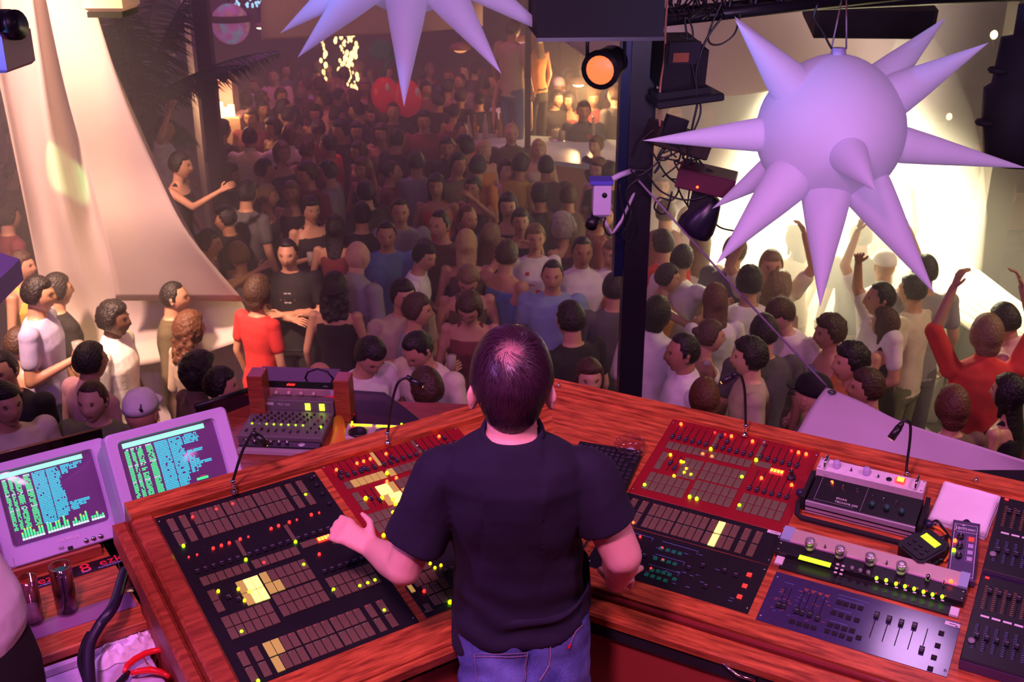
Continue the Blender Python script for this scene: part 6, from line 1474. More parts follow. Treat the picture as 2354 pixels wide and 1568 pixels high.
# palm
PC = hity(312, 262, 11.3)
t = thing('palm_tree', 'dark palm with drooping fronds behind the left sail', 'palm', Matrix.Translation((PC.x, PC.y, FLOORZ)))
obj('trunk', MB().lathe([(.16, 0), (.12, .5), (.10, 1.6), (.11, PC.z-FLOORZ-.1), (.15, PC.z-FLOORZ)], 14), mat('palm_bark', (.05, .035, .03), .9, bump=.6), t)
LF = mat('palm_leaf', (.02, .085, .045), .5); r_ = random.Random(2); zb = PC.z-FLOORZ
tips = [(640, 118, .5), (560, 150, -.3), (430, 10, .2), (470, -60, .6), (250, -30, .4), (200, 120, .8), (450, 330, -.2), (390, 340, .3), (330, 60, 1.2), (290, 20, -.8), (370, -40, .9), (260, 330, .4), (230, 60, .2), (300, 360, -.3), (410, 120, 1.0), (350, 380, .1)]
for x, y, dy in tips:
    e = hity(x, y, 11.3+dy)-Vector((PC.x, PC.y, FLOORZ)); s_ = Vector((0, 0, zb)); pk_ = s_.lerp(e, .5)+Vector((0, 0, .22+.10*abs(dy))); g = MB(); P = []
    for k in range(13): q = k/12; P.append(s_*(1-q)**2+pk_*2*q*(1-q)+e*q*q)
    g.tube(P, [.022*(1-.8*k/12) for k in range(13)], 5)
    for k in range(2, 46):
        q = k/46; i = int(q*12); f = q*12-i; p = P[i].lerp(P[min(i+1, 12)], f); tg = (P[min(i+1, 12)]-P[i]).normalized(); sd = tg.cross(Vector((0, 0, 1))).normalized(); L_ = .34*math.sin(math.pi*min(1, q*.9+.1))+.08
        for s in (-1, 1):
            d = (sd*s*.75+tg*.55+Vector((0, 0, -.55+r_.uniform(-.2, .1)))).normalized(); w = tg*.010; m_ = p+d*L_*.5+Vector((0, 0, .02)); t_ = p+d*L_+Vector((0, 0, -.08*L_)); g.add([p-w, p+w, m_+w*1.1, m_-w*1.1, t_], [(0, 1, 2, 3), (3, 2, 4)], 0, False)
    obj('frond', g, LF, t)
# ---------------------------------------------------------------- the other DJ table in front (mixer, player, shields)
FD = Frame(hitz(548, 1018, .30), -5, 4, .83)
DT = thing('dj_table', 'teak table in front carrying the grey mixer, beyond the left desk', 'table', FD); dq = lambda x, y, h=0: FD.px(x, y, h)
obj('table_top', MB().box(-.30, 1.45, -.40, .56, -.05, -.004, bev=.005), WOOD2, DT)
obj('front_panel', MB().box(-.30, 1.45, .54, .56, -2.05, -.05), BLKM, DT); obj('near_panel', MB().box(-.30, 1.45, -.40, -.38, -2.05, -.05), WOOD2, DT)
KW = .485
for i, (x, y, h) in enumerate(((598, 905, .30), (792, 905, .27))): u, v = dq(x, y+60); obj('post', MB().box(u-.045, u+.045, v-.02, v+.10, -.004, h, bev=.004), WOOD2, DT)
MX = thing('mixer', 'grey eight channel mixer with green lights on the table beyond the left desk', 'mixer', FD.M @ Matrix.Translation((0, 0, 0)))
uL, vB = dq(552, 1020); uR, vT = dq(770, 950); W0 = .49
MG = mat('mixer_grey', (.15, .13, .13), .5, noise=.1)
obj('body', MB().box(0, W0, 0, .36, 0, .05, bev=.004).box(-.0, W0, .30, .36, .05, .12, bev=.004), MG, MX)
for i in range(8):
    uu = .045+.043*i
    for j in range(4): obj('rotary_knob', MB().lathe([(.008, 0), (.006, .012)], 8), BLK, MX, Matrix.Translation((uu+.012*j, .17+.03*j, .05)))
    obj('fader_cap', MB().box(-.006, .006, -.012, .012, 0, .010, bev=.002), BLK, MX, Matrix.Translation((uu-.01, .055+.008*(i % 3), .05)))
    obj('indicator_light', MB().ell((0, 0, 0), (.006, .006, .004), 8), GRN if i != 1 else CYD, MX, Matrix.Translation((uu, .135, .052)))
    obj('small_switch', MB().ell((0, 0, 0), (.004, .004, .003), 6), mat('rose_cap', (.5, .25, .3), .5), MX, Matrix.Translation((uu-.018, .140, .052)))
for uu in (.39, .44):
    for j in range(5): obj('rotary_knob', MB().lathe([(.007, 0), (.005, .012)], 8), mat('red_brown_knob', (.25, .04, .02), .4) if j > 2 else BLK, MX, Matrix.Translation((uu+.010*j, .06+.045*j, .05)))
led_uv(MX, .455, .12, GRN, .006, .05)
for k, uu in enumerate((.335, .42)): obj('level_meter', MB().box(uu-.017, uu+.017, .299, .302, .055, .11, 0).box(uu-.015, uu+.015, .297, .299, .060, .105, 1), [BLK, glow('yellow_green_meter', (.6, 1, .02), 5)], MX)
text('lettering', 'PRO 408', .020, mat('pale_print', (.6, .5, .55), .5), MX, (0, 0, 0), M=Matrix.Translation((.19, .298, .092)) @ Matrix.Rotation(R(80), 4, 'X')); obj('printed_bar', MB().box(.04, .13, .2965, .298, .086, .104), MATS['pale_print'], MX)
HP = thing('headphone_amplifier', 'black strip unit with silver knobs below the grey mixer', 'amplifier', FD); obj('body', MB().box(.03, .49, -.075, -.012, 0, .035, bev=.003), BLK, HP); obj('silver_front', MB().box(.03, .46, -.115, -.077, 0, .022), mat('rose_silver', (.45, .35, .38), .4), HP)
for i in range(6): obj('round_knob', MB().lathe([(.011, 0), (.010, .016), (.004, .018)], 12), CHR, HP, Matrix.Translation((.065+.047*i, -.045, .035)))
obj('sticker', MB().cyl((.385, -.05, .035), (.385, -.05, .037), .019, .019, 18), WHT, HP)
RK = thing('rack_amplifier', 'black and silver rack units standing behind the grey mixer', 'rack unit', FD)
obj('black_unit', MB().box(.0, W0-.005, .37, .55, .165, .21, bev=.002), BLK, RK); obj('silver_unit', MB().box(.0, W0-.005, .365, .55, .118, .163, bev=.002), mat('rose_silver_face', (.50, .32, .32), .4, .3), RK)
for i in range(5): obj('round_knob', MB().cyl((.06+.075*i, .365, .14), (.06+.075*i, .345, .138), .013, .011, 12), mat('rose_knob', (.6, .42, .38), .35), RK)
for uu in (.006, W0-.028): obj('rack_ear', MB().box(uu, uu+.018, .360, .366, .12, .162), mat('pale_blue_ear', (.45, .5, .7), .4), RK)
for i in range(6): obj('indicator_light', MB().ell((.205+.008*i, .366, .188+.004*(i % 2)), (.005, .004, .005), 8), RED, RK)
obj('label_plate', MB().box(.42, .45, .364, .366, .185, .19).box(.03, .05, .364, .366, .195, .20), LINE, RK)
t = thing('headphone_loop', 'thin black headphone band lying on the rack units', 'headphones', FD); obj('band', MB().tube([(.30, .42, .21), (.32, .42, .25), (.38, .42, .275), (.44, .42, .255), (.47, .42, .21)], .006, 8), BLK, t)
# CD player
u, v = dq(858, 1012); t = thing('dj_controller', 'white twin deck controller with two black dials and yellow lights', 'controller', FD.M @ Matrix.Translation((u, v, 0)))
obj('body', MB().box(-.165, .165, -.06, .10, 0, .05, bev=.006), mat('rose_white', (.55, .42, .42), .45), t)
for s in (-1, 1): obj('jog_dial', MB().lathe([(.055, 0), (.055, .01), (.045, .014), (.02, .014)], 22), BLK, t, Matrix.Translation((s*.075-.01, -.005, .05)))
for i in range(6): obj('lit_button', MB().box(-.009, .009, -.006, .006, 0, .006), YEL, t, Matrix.Translation((-.135+.021*i, .075, .05)))
for i in range(7): obj('lit_button', MB().box(-.009, .009, -.006, .006, 0, .006), YEL, t, Matrix.Translation((.015+.021*i, .072-.003*(i > 4), .05)))
for uu, m_ in ((-.14, GRN), (.15, GRN)): led_uv(t, uu, .095, m_, .006, .052)
for uu in (-.125, .12): led_uv(t, uu, .052, RED, .006, .052)
obj('port', MB().cyl((-.06, -.061, .025), (-.06, -.066, .025), .010, .010, 10), mat('brass', (.7, .45, .12), .3, 1.), t)
# red cloth and orange wrap beside the mixer
u, v = dq(785, 950); t = thing('red_cloth', 'crumpled bright red cloth hanging on the post beside the mixer', 'cloth', FD.M @ Matrix.Translation((u, v, 0)))
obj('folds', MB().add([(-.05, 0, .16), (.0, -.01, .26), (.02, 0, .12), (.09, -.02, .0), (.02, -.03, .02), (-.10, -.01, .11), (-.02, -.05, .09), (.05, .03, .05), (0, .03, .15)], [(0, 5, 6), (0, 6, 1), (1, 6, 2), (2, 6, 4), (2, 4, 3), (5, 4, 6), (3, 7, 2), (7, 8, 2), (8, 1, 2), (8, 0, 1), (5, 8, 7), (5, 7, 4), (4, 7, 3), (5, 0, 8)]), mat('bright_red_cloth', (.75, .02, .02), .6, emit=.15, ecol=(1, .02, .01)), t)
t = thing('orange_sleeve', 'orange plastic sleeve curving down the right side of the mixer', 'sleeve', FD); P = [FD.loc(FD.w(*dq(*q, .02), .02)) for q in ((778, 965), (782, 1000), (776, 1030), (756, 1045), (742, 1050))]
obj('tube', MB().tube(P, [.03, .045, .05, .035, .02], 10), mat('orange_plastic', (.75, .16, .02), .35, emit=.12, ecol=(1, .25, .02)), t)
# smoked shields of that table
t = thing('smoked_shield', 'smoked acrylic shield standing beyond the white twin deck controller', 'shield', Matrix.Translation((0, 0, 0)))
z0 = .30
slab4('sheet', (hitz(805, 985, z0), hitz(905, 990, z0), hitz(882, 905, z0+.05), hitz(808, 900, z0+.05)), .008, SMK, t)
slab4('side_sheet', (hitz(905, 990, z0), hitz(1000, 1010, z0), hitz(975, 975, z0+.02), hitz(882, 905, z0+.05)), .008, SMK, t); obj('top_edge', MB().tube([hitz(808, 900, z0+.05), hitz(882, 905, z0+.05), hitz(975, 975, z0+.02)], .008, 6), BLK, t)
t = thing('smoked_shield', 'smoked acrylic shield with a thick black rim between sail and mixer', 'shield', Matrix.Translation((0, 0, 0)))
a, b = hitz(448, 935, .40), hitz(582, 893, .40); slab4('sheet', (a-Vector((0, 0, .5)), b-Vector((0, 0, .5)), b, a), .008, SMK, t); obj('top_edge', MB().tube([a, b], .014, 8), BLK, t)
# ================================================================ the crowd
# head x, head y, facing, female, pose, hair, hair colour, skin, top, top colour, trouser colour, label, [dz]
P_ = person
CROWD = [
 (50, 612, 'R', 1, 'down', 'bun', 'b', 'm', 'tank', 'yellow', 'brown', 'woman in a yellow tank top at the left edge, under the lilac corner', .2),
 (88, 678, 'R', 0, 'drink', 'short', 'k', 'm', 'tee', 'lav', 'jean', 'man in a pale lavender t-shirt in profile, left of the sail', .32),
 (132, 668, 'AR', 0, 'down', 'short', 'k', 'm', 'tee', 'black', 'black', 'person in a black t-shirt behind the lavender shirted man'),
 (46, 792, 'AR', 1, 'drink', 'short', 'b', 'm', 'tank', 'white', 'jean', 'brown haired woman with bare shoulders and a white strap top at the far left'),
 (8, 852, 'C', 0, 'cross', 'crop', 'k', 'm', 'tee', 'black', 'black', 'man with crossed arms in a black t-shirt at the left edge'),
 (12, 930, 'CR', 0, 'down', 'short', 'k', 'm', 'tee', 'cream', 'jean', 'man in a pale printed t-shirt at the lower left edge, just above the monitor'),
 (208, 832, 'AR', 0, 'down', 'short', 'k', 'm', 'polo', 'pink', 'black', 'man with thick dark hair in a pink shirt behind the smiling man'),
 (214, 922, 'C', 0, 'down', 'crop', 'b', 'l', 'tee', 'green', 'jean', 'smiling man looking up at the camera, dark top, above the front monitor'),
 (262, 735, 'R', 0, 'down', 'wavy', 'k', 'd', 'polo', 'white', 'jean', 'dark skinned man in a white polo shirt in profile before the sail'),
 (326, 952, 'A', 0, 'down', 'cap', 'white', 'm', 'tee', 'grey', 'jean', 'person in a white cap seen from behind, above the right monitor'),
 (400, 685, 'R', 0, 'down', 'crop', 'k', 'm', 'long', 'olive', 'brown', 'man in an olive sweater in profile against the white sail'),
 (437, 758, 'AR', 1, 'down', 'curly', 'r', 'm', 'shirt', 'beige', 'beige', 'woman with long curly auburn hair and a beige blouse before the sail'),
 (458, 858, 'AR', 1, 'down', 'afro', 'k', 'm', 'shirt', 'brown', 'black', 'woman with a dark curly mop of hair below the dark rail'),
 (508, 888, 'R', 1, 'down', 'short', 'k', 'm', 'tank', 'brown', 'black', 'low dark haired head beside the black shield rim'),
 (594, 672, 'AR', 1, 'down', 'bob', 'b', 'm', 'tee', 'red', 'black', 'woman in a bright red top right of the sail skirt'),
 (662, 584, 'C', 0, 'cross', 'crop', 'k', 'm', 'tee', 'black', 'black', 'man in a black t-shirt with a pale chest print, behind the woman in red'),
 (549, 588, 'AL', 1, 'down', 'short', 'd', 'm', 'tank', 'grey', 'jean', 'woman in a grey tank top beside the sail skirt'),
 (736, 880, 'A', 0, 'down', '0', 'k', 'm', 'tee', 'dgrey', 'black', 'bald headed person behind the grey mixer'),
 (770, 665, 'A', 1, 'down', 'curly', 'k', 'm', 'dress', 'black', 'black', 'woman in a black dress with dark curls, back turned, left of the bald man'),
 (850, 816, 'CR', 0, 'bow', 'short', 'k', 'm', 'tee', 'white', 'jean', 'man in a white t-shirt bending his head, left of the first gooseneck lamp'),
 (962, 802, 'CL', 0, 'bow', 'crop', 'k', 'm', 'tee', 'cream', 'jean', 'big man in a cream t-shirt leaning down behind the gooseneck lamp'),
 (980, 895, 'AL', 0, 'down', 'short', 'b', 'm', 'tee', 'white', 'jean', 'boy in a white t-shirt seen from behind, under the gooseneck lamp tip'),
 (958, 714, 'R', 0, 'drink', 'short', 'b', 'm', 'tee', 'grey', 'jean', 'man in a light grey t-shirt behind the cream shirted man'),
 (926, 680, 'CR', 0, 'drink', 'short', 'k', 'm', 'tee', 'beige', 'jean', 'dark haired man in a beige t-shirt behind the light grey one'),
 (975, 590, 'R', 0, 'lean', 'short', 'k', 'm', 'tee', 'white', 'jean', 'man in a white t-shirt leaning right in the middle of the floor'),
 (889, 541, 'C', 0, 'drink', 'crop', 'k', 'm', 'tee', 'blue', 'jean', 'man in a blue shirt facing the camera behind the bald man'),
 (822, 592, 'AR', 0, 'down', '0', 'k', 'l', 'shirt', 'grey', 'jean', 'bald man in a grey shirt left of the blue shirted man'),
 (1076, 642, 'C', 1, 'bow', 'short', 'd', 'm', 'tank', 'brown', 'black', 'woman with bare shoulders looking down above the operator\'s head'),
 (1079, 706, 'C', 1, 'bow', 'bob', 'b', 'm', 'tank', 'wine', 'black', 'woman in a patterned wine top just left of the operator\'s head'),
 (1166, 588, 'AR', 0, 'flex', 'short', 'b', 'm', 'tank', 'blue', 'jean', 'man in a blue sleeveless shirt with a raised arm'),
 (1270, 634, 'C', 0, 'down', 'crop', 'k', 'm', 'tee', 'sky', 'jean', 'man in a light blue t-shirt above the operator\'s head'),
 (1338, 580, 'C', 0, 'down', 'crop', 'k', 't', 'shirt', 'white', 'jean', 'man in a white open collar shirt just left of the black column'),
 (1311, 736, 'AL', 0, 'down', 'short', 'k', 'm', 'tee', 'black', 'black', 'man in a black t-shirt with his back turned, right of the operator\'s head'),
 (1354, 870, 'C', 1, 'down', 'long', 'b', 'm', 'tee', 'brown', 'black', 'woman with glasses peeping over the desk beside the column'),
 (1412, 665, 'A', 0, 'down', 'short', 'k', 'm', 'tee', 'dgrey', 'black', 'man in dark grey with his back turned against the black column'),
 (1230, 548, 'C', 1, 'down', 'short', 'd', 'm', 'tee', 'white', 'jean', 'woman in a white top with red flowers behind the blue sleeveless man'),
 (1072, 562, 'A', 1, 'down', 'long', 'y', 'm', 'tank', 'brown', 'black', 'woman with long straight blonde hair, back turned, middle of the floor'),
 (1128, 545, 'AR', 1, 'down', 'long', 'd', 'm', 'tank', 'black', 'black', 'fair haired woman right of the long straight blonde one'),
 (1293, 523, 'AL', 1, 'down', 'afro', 'g', 'm', 'tank', 'brown', 'black', 'woman with big pale curly hair above the white open collar shirt'),
 (1168, 474, 'C', 1, 'down', 'long', 'k', 'm', 'tank', 'black', 'black', 'dark haired woman facing forward, above the blue sleeveless man'),
 (920, 488, 'C', 0, 'down', 'crop', 'k', 'm', 'tee', 'grey', 'black', 'man in a pale grey t-shirt with a print, above the blue shirted man'),
 (714, 482, 'CR', 1, 'drink', 'short', 'k', 'm', 'tank', 'black', 'black', 'woman in a black top holding up a drink, centre left'),
 (771, 525, 'A', 1, 'down', 'long', 'k', 'm', 'tank', 'wine', 'black', 'long haired woman right of the one holding up a drink'),
 (1012, 518, 'CL', 0, 'down', 'crop', 'k', 'm', 'tee', 'brown', 'black', 'man in brown between the grey print shirt and the blonde hair'),
 (1196, 508, 'C', 1, 'down', 'short', 'k', 'm', 'tank', 'black', 'black', 'short haired woman in black above the flowered top'),
 (1410, 585, 'CL', 1, 'down', 'short', 'd', 'm', 'tank', 'orange', 'black', 'woman in orange squeezed against the left side of the black column'),
 (754, 396, 'L', 0, 'down', 'short', 'k', 'm', 'tee', 'grey', 'jean', 'dark haired man in a pale grey t-shirt turned left, centre left'),
 (755, 334, 'L', 0, 'down', 'short', 'k', 't', 'tee', 'red', 'black', 'man in a red t-shirt under the longest bulb string'),
 (746, 232, 'L', 0, 'down', 'short', 'k', 't', 'shirt', 'pink', 'beige', 'man in a pink-white shirt turned left below the leftmost bulb string'),
 (702, 198, 'L', 0, 'down', 'crop', 'b', 't', 'shirt', 'lav', 'lav', 'man dressed in lavender left of the bulb strings'),
 (820, 302, 'C', 1, 'down', 'long', 'k', 't', 'tank', 'black', 'black', 'long haired woman in black below the bulb strings'),
 (877, 308, 'C', 1, 'down', 'bob', 'b', 't', 'tank', 'brown', 'black', 'woman right of the long haired one, under the cherry sign'),
 (914, 322, 'AR', 0, 'down', 'short', 'k', 't', 'tee', 'black', 'black', 'dark haired man directly below the cherry sign'),
 (957, 374, 'A', 0, 'down', 'short', 'k', 't', 'tee', 'grey', 'black', 'man in a soft grey t-shirt, back turned, below the tip of the top star'),
 (1028, 340, 'C', 0, 'down', 'short', 'k', 't', 'jacket', 'black', 'black', 'man in a black jacket left of the man in red at the bar'),
 (1060, 303, 'CR', 0, 'down', 'crop', 'k', 't', 'tee', 'red', 'black', 'man in a red shirt at the left end of the far bar'),
 (1112, 348, 'CR', 1, 'down', 'long', 'y', 'l', 'tank', 'orange', 'black', 'blonde woman in orange below the far bar'),
 (1176, 308, 'C', 0, 'down', 'crop', 'y', 'l', 'shirt', 'olive', 'black', 'brightly lit fair haired man in an olive shirt before the far bar'),
 (1238, 345, 'C', 1, 'down', 'long', 'y', 'l', 'tank', 'cream', 'black', 'brightly lit blonde woman right of the fair haired man at the bar'),
 (1100, 384, 'AR', 0, 'down', 'short', 'k', 't', 'tee', 'orange', 'black', 'dark haired person in orange, back turned, below the blonde at the bar'),
 (1162, 390, 'CR', 1, 'down', 'short', 'b', 'l', 'dress', 'cream', 'cream', 'woman in a pale dress below the lit fair haired man'),
 (1198, 380, 'AR', 0, 'down', 'short', 'k', 't', 'tee', 'yellow', 'black', 'dark haired man with a glaring yellow shirt below the lit blonde'),
 (1255, 384, 'A', 0, 'down', 'short', 'k', 't', 'tee', 'olive', 'black', 'broad man in dark olive, back turned, below the long bar'),
 (1370, 335, 'CL', 1, 'down', 'short', 'd', 'l', 'tee', 'black', 'black', 'woman with a glaring lit face at the right end of the far bar'),
 (1376, 390, 'CL', 1, 'down', 'bob', 'r', 'l', 'tank', 'brown', 'black', 'lit auburn haired woman just above the white effect lamp'),
 (1403, 400, 'A', 0, 'down', 'short', 'k', 't', 'tee', 'black', 'black', 'dark head between auburn woman and column'),
 (1160, 222, 'C', 1, 'down', 'long', 'k', 't', 'tee', 'white', 'black', 'woman in a white printed t-shirt behind the far bar', .0),
 (1200, 228, 'C', 1, 'down', 'long', 'y', 'l', 'tee', 'olive', 'black', 'blonde woman beside the slim column behind the far bar', .0),
 (1058, 188, 'CL', 0, 'down', 'crop', 'b', 't', 'tee', 'beige', 'black', 'tall man in a beige t-shirt behind the left end of the far bar', .0),
 (1412, 220, 'AL', 0, 'down', 'crop', 'b', 'l', 'tee', 'dgrey', 'beige', 'man in a dark grey t-shirt behind the bar, left of the column', .0),
 (1285, 200, 'C', 0, 'down', 'cap', 'white', 't', 'tee', 'brown', 'black', 'man in a white cap behind the far bar', .0),
 (1342, 255, 'C', 0, 'down', 'short', 'k', 't', 'shirt', 'dgrey', 'black', 'man in a dark and red flowered shirt behind the far bar', .0),
 (1310, 232, 'CL', 1, 'down', 'long', 'k', 't', 'tank', 'wine', 'black', 'dark haired woman between white cap and flowered shirt', .0),
 (1240, 215, 'C', 0, 'down', 'short', 'k', 't', 'tee', 'dgrey', 'black', 'man in dark grey between slim column and white cap', .0),
 (1180, 68, 'AR', 0, 'down', 'short', 'b', 't', 'tee', 'beige', 'jean', 'man in beige standing high at the back, upper centre', 1.0),
 (1232, 88, 'AL', 1, 'down', 'long', 'd', 't', 'tank', 'orange', 'black', 'fair haired woman standing high at the back beside the speaker box', .9),
 (1178, 150, 'C', 1, 'down', 'long', 'y', 'l', 'tank', 'cream', 'cream', 'pale blonde woman high behind the far bar', .6),
 (1003, 428, 'C', 1, 'down', 'long', 'k', 't', 'tank', 'red', 'black', 'woman with long black hair facing the camera, centre of the floor'),
 (1087, 432, 'CL', 1, 'flex', 'short', 'k', 't', 'tank', 'black', 'black', 'woman touching her face, right of the long black haired one'),
 (1052, 378, 'CR', 0, 'down', 'short', 'k', 't', 'tee', 'brown', 'black', 'man in brown left of the orange back'),
 (893, 166, 'C', 0, 'down', 'short', 'b', 't', 'tee', 'brown', 'black', 'man glimpsed between the two cherries'),
 (978, 205, 'CR', 0, 'down', 'short', 'k', 't', 'tee', 'wine', 'black', 'dark haired man right of the cherry sign'),
 (1010, 232, 'AR', 0, 'down', 'short', 'k', 't', 'tee', 'black', 'black', 'man in black right of the top star tip'),
 (975, 278, 'C', 0, 'down', 'short', 'k', 't', 'tee', 'wine', 'black', 'man in wine red left of the red shirt at the bar'),
 (378, 296, 'R', 0, 'oneup', 'short', 'k', 'm', 'tee', 'white', 'beige', 'dancer in a white t-shirt with a raised arm behind the sail', .42),
 (415, 380, 'R', 1, 'reach', 'short', 'k', 'm', 'dress', 'black', 'black', 'woman in a black dress reaching right beside the sail', .46),
 (568, 445, 'AR', 0, 'down', 'short', 'k', 'm', 'tee', 'dgrey', 'black', 'broad man in dark grey, back turned, right of the black dress'),
 (608, 392, 'R', 0, 'down', 'short', 'k', 'm', 'tee', 'black', 'black', 'dark haired man in black left of the pale shirt'),
 (574, 318, 'A', 0, 'down', 'short', 'k', 't', 'shirt', 'cream', 'beige', 'man in a cream shirt, back turned, left of centre'),
 (664, 312, 'A', 0, 'drink', '0', 'k', 'd', 'shirt', 'white', 'black', 'dark skinned man with a shaved head and a white shirt, left of centre'),
 (590, 196, 'CL', 0, 'down', 'short', 'b', 't', 'tee', 'cream', 'black', 'man whose pale shirt glows in candle light at the back left'),
 (629, 176, 'C', 0, 'cross', 'crop', 'k', 't', 'tee', 'pink', 'black', 'man with crossed arms at the back left under the frond tip'),
 (604, 252, 'CR', 0, 'down', 'short', 'k', 't', 'tee', 'brown', 'black', 'dark haired man right of the lit plinth'),
 (578, 272, 'C', 0, 'down', 'short', 'b', 't', 'tee', 'wine', 'black', 'reddish lit man close to the lit plinth'),
 (652, 250, 'R', 0, 'down', 'short', 'k', 't', 'tee', 'wine', 'black', 'dark haired man left of the lavender clothes'),
 (664, 268, 'AR', 0, 'down', 'short', 'k', 't', 'tee', 'brown', 'black', 'man in brown just above the shaved head'),
 (512, 298, 'AR', 0, 'down', 'short', 'k', 't', 'tee', 'black', 'black', 'dark silhouette just left of the lit plinth'),
 (1510, 722, 'AR', 0, 'down', 'bob', 'k', 'm', 'shirt', 'white', 'jean', 'man in a white shirt, back turned, right against the black column'),
 (1570, 812, 'L', 0, 'down', 'crop', 'k', 't', 'shirt', 'white', 'jean', 'man in a white shirt in profile, left of the second gooseneck lamp'),
 (1619, 915, 'A', 1, 'down', 'bob', 'r', 'm', 'tee', 'brown', 'black', 'brown head low behind the right desk rim'),
 (1632, 774, 'R', 1, 'down', 'bun', 'b', 'm', 'tank', 'white', 'beige', 'woman with tied up hair and a white top with an orange flower'),
 (1722, 822, 'L', 0, 'down', 'wavy', 'k', 'l', 'tee', 'beige', 'jean', 'stubbled man in a beige t-shirt right of the second gooseneck lamp'),
 (1756, 765, 'A', 0, 'down', 'short', 'k', 'm', 'tee', 'dgrey', 'beige', 'man in a dark grey t-shirt behind the stubbled man'),
 (1795, 722, 'CL', 0, 'bow', 'short', 'b', 'l', 'tee', 'white', 'beige', 'man with a headband and a printed white t-shirt, drinking'),
 (1908, 765, 'L', 0, 'drink', 'spiky', 'b', 'm', 'tank', 'sky', 'jean', 'man in a pale blue sleeveless shirt left of the long haired woman'),
 (1956, 835, 'L', 0, 'down', 'spiky', 'k', 'm', 'tee', 'orange', 'black', 'spiky haired man with an orange collar above the awning tip'),
 (1992, 892, 'L', 0, 'down', 'short', 'b', 'm', 'tee', 'black', 'black', 'dark haired man right behind the awning edge'),
 (1868, 912, 'AL', 0, 'down', 'cap', 'black', 'm', 'tee', 'brown', 'black', 'person in a black cap at the tip of the awning'),
 (2034, 745, 'AL', 1, 'down', 'long', 'b', 'm', 'halter', 'black', 'black', 'woman with long hair and a bare back in a black halter'),
 (2024, 688, 'L', 0, 'oneup', 'crop', 'k', 'm', 'tee', 'white', 'jean', 'man in white with one arm high, left of the bar post'),
 (2097, 668, 'AL', 0, 'down', 'short', 'k', 'm', 'tee', 'cream', 'green', 'man in a cream t-shirt and baggy green trousers before the bar post'),
 (2032, 614, 'A', 0, 'up', 'cap', 'white', 'm', 'tee', 'white', 'black', 'dancer in a white cap with both arms up in the glare'),
 (1722, 652, 'A', 0, 'down', 'spiky', 'k', 'm', 'tee', 'white', 'beige', 'man in a white t-shirt, back turned, left of the star\'s bottom spike'),
 (1644, 690, 'A', 1, 'down', 'long', 'r', 'm', 'tee', 'white', 'beige', 'woman with long brown hair left of the white back'),
 (1790, 660, 'AR', 1, 'down', 'curly', 'd', 'm', 'tank', 'cream', 'beige', 'curly haired woman in the glare behind the headband man'),
 (1772, 612, 'C', 0, 'up', 'short', 'd', 'm', 'tee', 'cream', 'beige', 'dancer faint in the bright smoke above the curly haired woman'),
 (1568, 598, 'AR', 0, 'reach', 'short', 'k', 'm', 'tee', 'white', 'beige', 'man in white reaching right toward the star spike'),
 (1534, 640, 'R', 1, 'reach', 'short', 'k', 'm', 'tank', 'orange', 'black', 'woman with an arm stretched out beside the black column'),
 (1522, 562, 'AL', 0, 'down', 'short', 'k', 'm', 'tee', 'red', 'black', 'man in a red t-shirt right of the black column'),
 (1690, 578, 'AR', 0, 'down', 'short', 'b', 'm', 'tee', 'dgrey', 'beige', 'grey shirted man in the haze beneath the lamp head'),
 (1610, 560, 'A', 1, 'down', 'long', 'd', 'm', 'tank', 'white', 'beige', 'fair haired woman in the haze right of the red t-shirt'),
 (1530, 490, 'A', 0, 'down', 'short', 'b', 'm', 'tee', 'wine', 'black', 'hazy figure in wine red beside the column, under the cable tangle'),
 (1580, 505, 'AR', 1, 'down', 'short', 'd', 'm', 'tee', 'pink', 'black', 'hazy figure in pink behind the black lamp head'),
 (1552, 268, 'C', 1, 'down', 'long', 'd', 'm', 'tank', 'orange', 'beige', 'hazy orange figure right of the black tray'),
 (1632, 262, 'C', 0, 'down', 'short', 'd', 'm', 'tee', 'green', 'beige', 'hazy green figure behind the left star spike'),
 (1688, 300, 'CR', 0, 'down', 'short', 'b', 'm', 'tee', 'orange', 'beige', 'hazy orange figure just left of the star ball'),
 (2268, 770, 'A', 0, 'up', 'bob', 'd', 'm', 'shirt', 'red', 'black', 'person in red with both arms raised before the dark bar panel'),
 (2189, 935, 'A', 1, 'down', 'bob', 'r', 'm', 'tee', 'brown', 'black', 'brown head rising behind the awning edge, right of the bar post'),
 (2318, 905, 'AL', 1, 'down', 'long', 'k', 'm', 'tank', 'black', 'black', 'woman with long black hair at the right edge'),
 (2310, 740, 'AL', 0, 'lean', 'short', 'k', 'm', 'shirt', 'pink', 'black', 'person in a pale pink shirt leaning at the right edge'),
 (2130, 300, 'C', 0, 'down', 'cap', 'white', 'm', 'tee', 'dgrey', 'dgrey', 'hazy standing figure in a white cap right of the big star'),
 (2126, 625, 'A', 0, 'down', 'short', 'k', 'm', 'tee', 'grey', 'dgrey', 'grey figure leaning at the near end of the slatted bar'),
 (2300, 300, 'C', 0, 'down', 'short', 'k', 'm', 'tee', 'wine', 'black', 'dim figure beyond the right column'),
 (22, 300, 'R', 1, 'down', 'short', 'k', 'm', 'tee', 'brown', 'black', 'dim figure behind the left edge of the sail, highest of three'),
 (30, 400, 'R', 0, 'down', 'short', 'k', 'm', 'tee', 'olive', 'black', 'dim figure behind the left edge of the sail, middle of three'),
 (20, 500, 'AR', 0, 'down', 'short', 'k', 'm', 'tee', 'wine', 'black', 'dim figure behind the left edge of the sail, lowest of three'),
 (840, 445, 'AL', 0, 'down', 'short', 'k', 'm', 'tee', 'black', 'black', 'broad man in black, back turned, below the long haired woman in black'),
 (480, 560, 'R', 1, 'reach', 'bun', 'k', 'm', 'tank', 'black', 'black', 'woman in black right of the sail edge, arm out'),
]
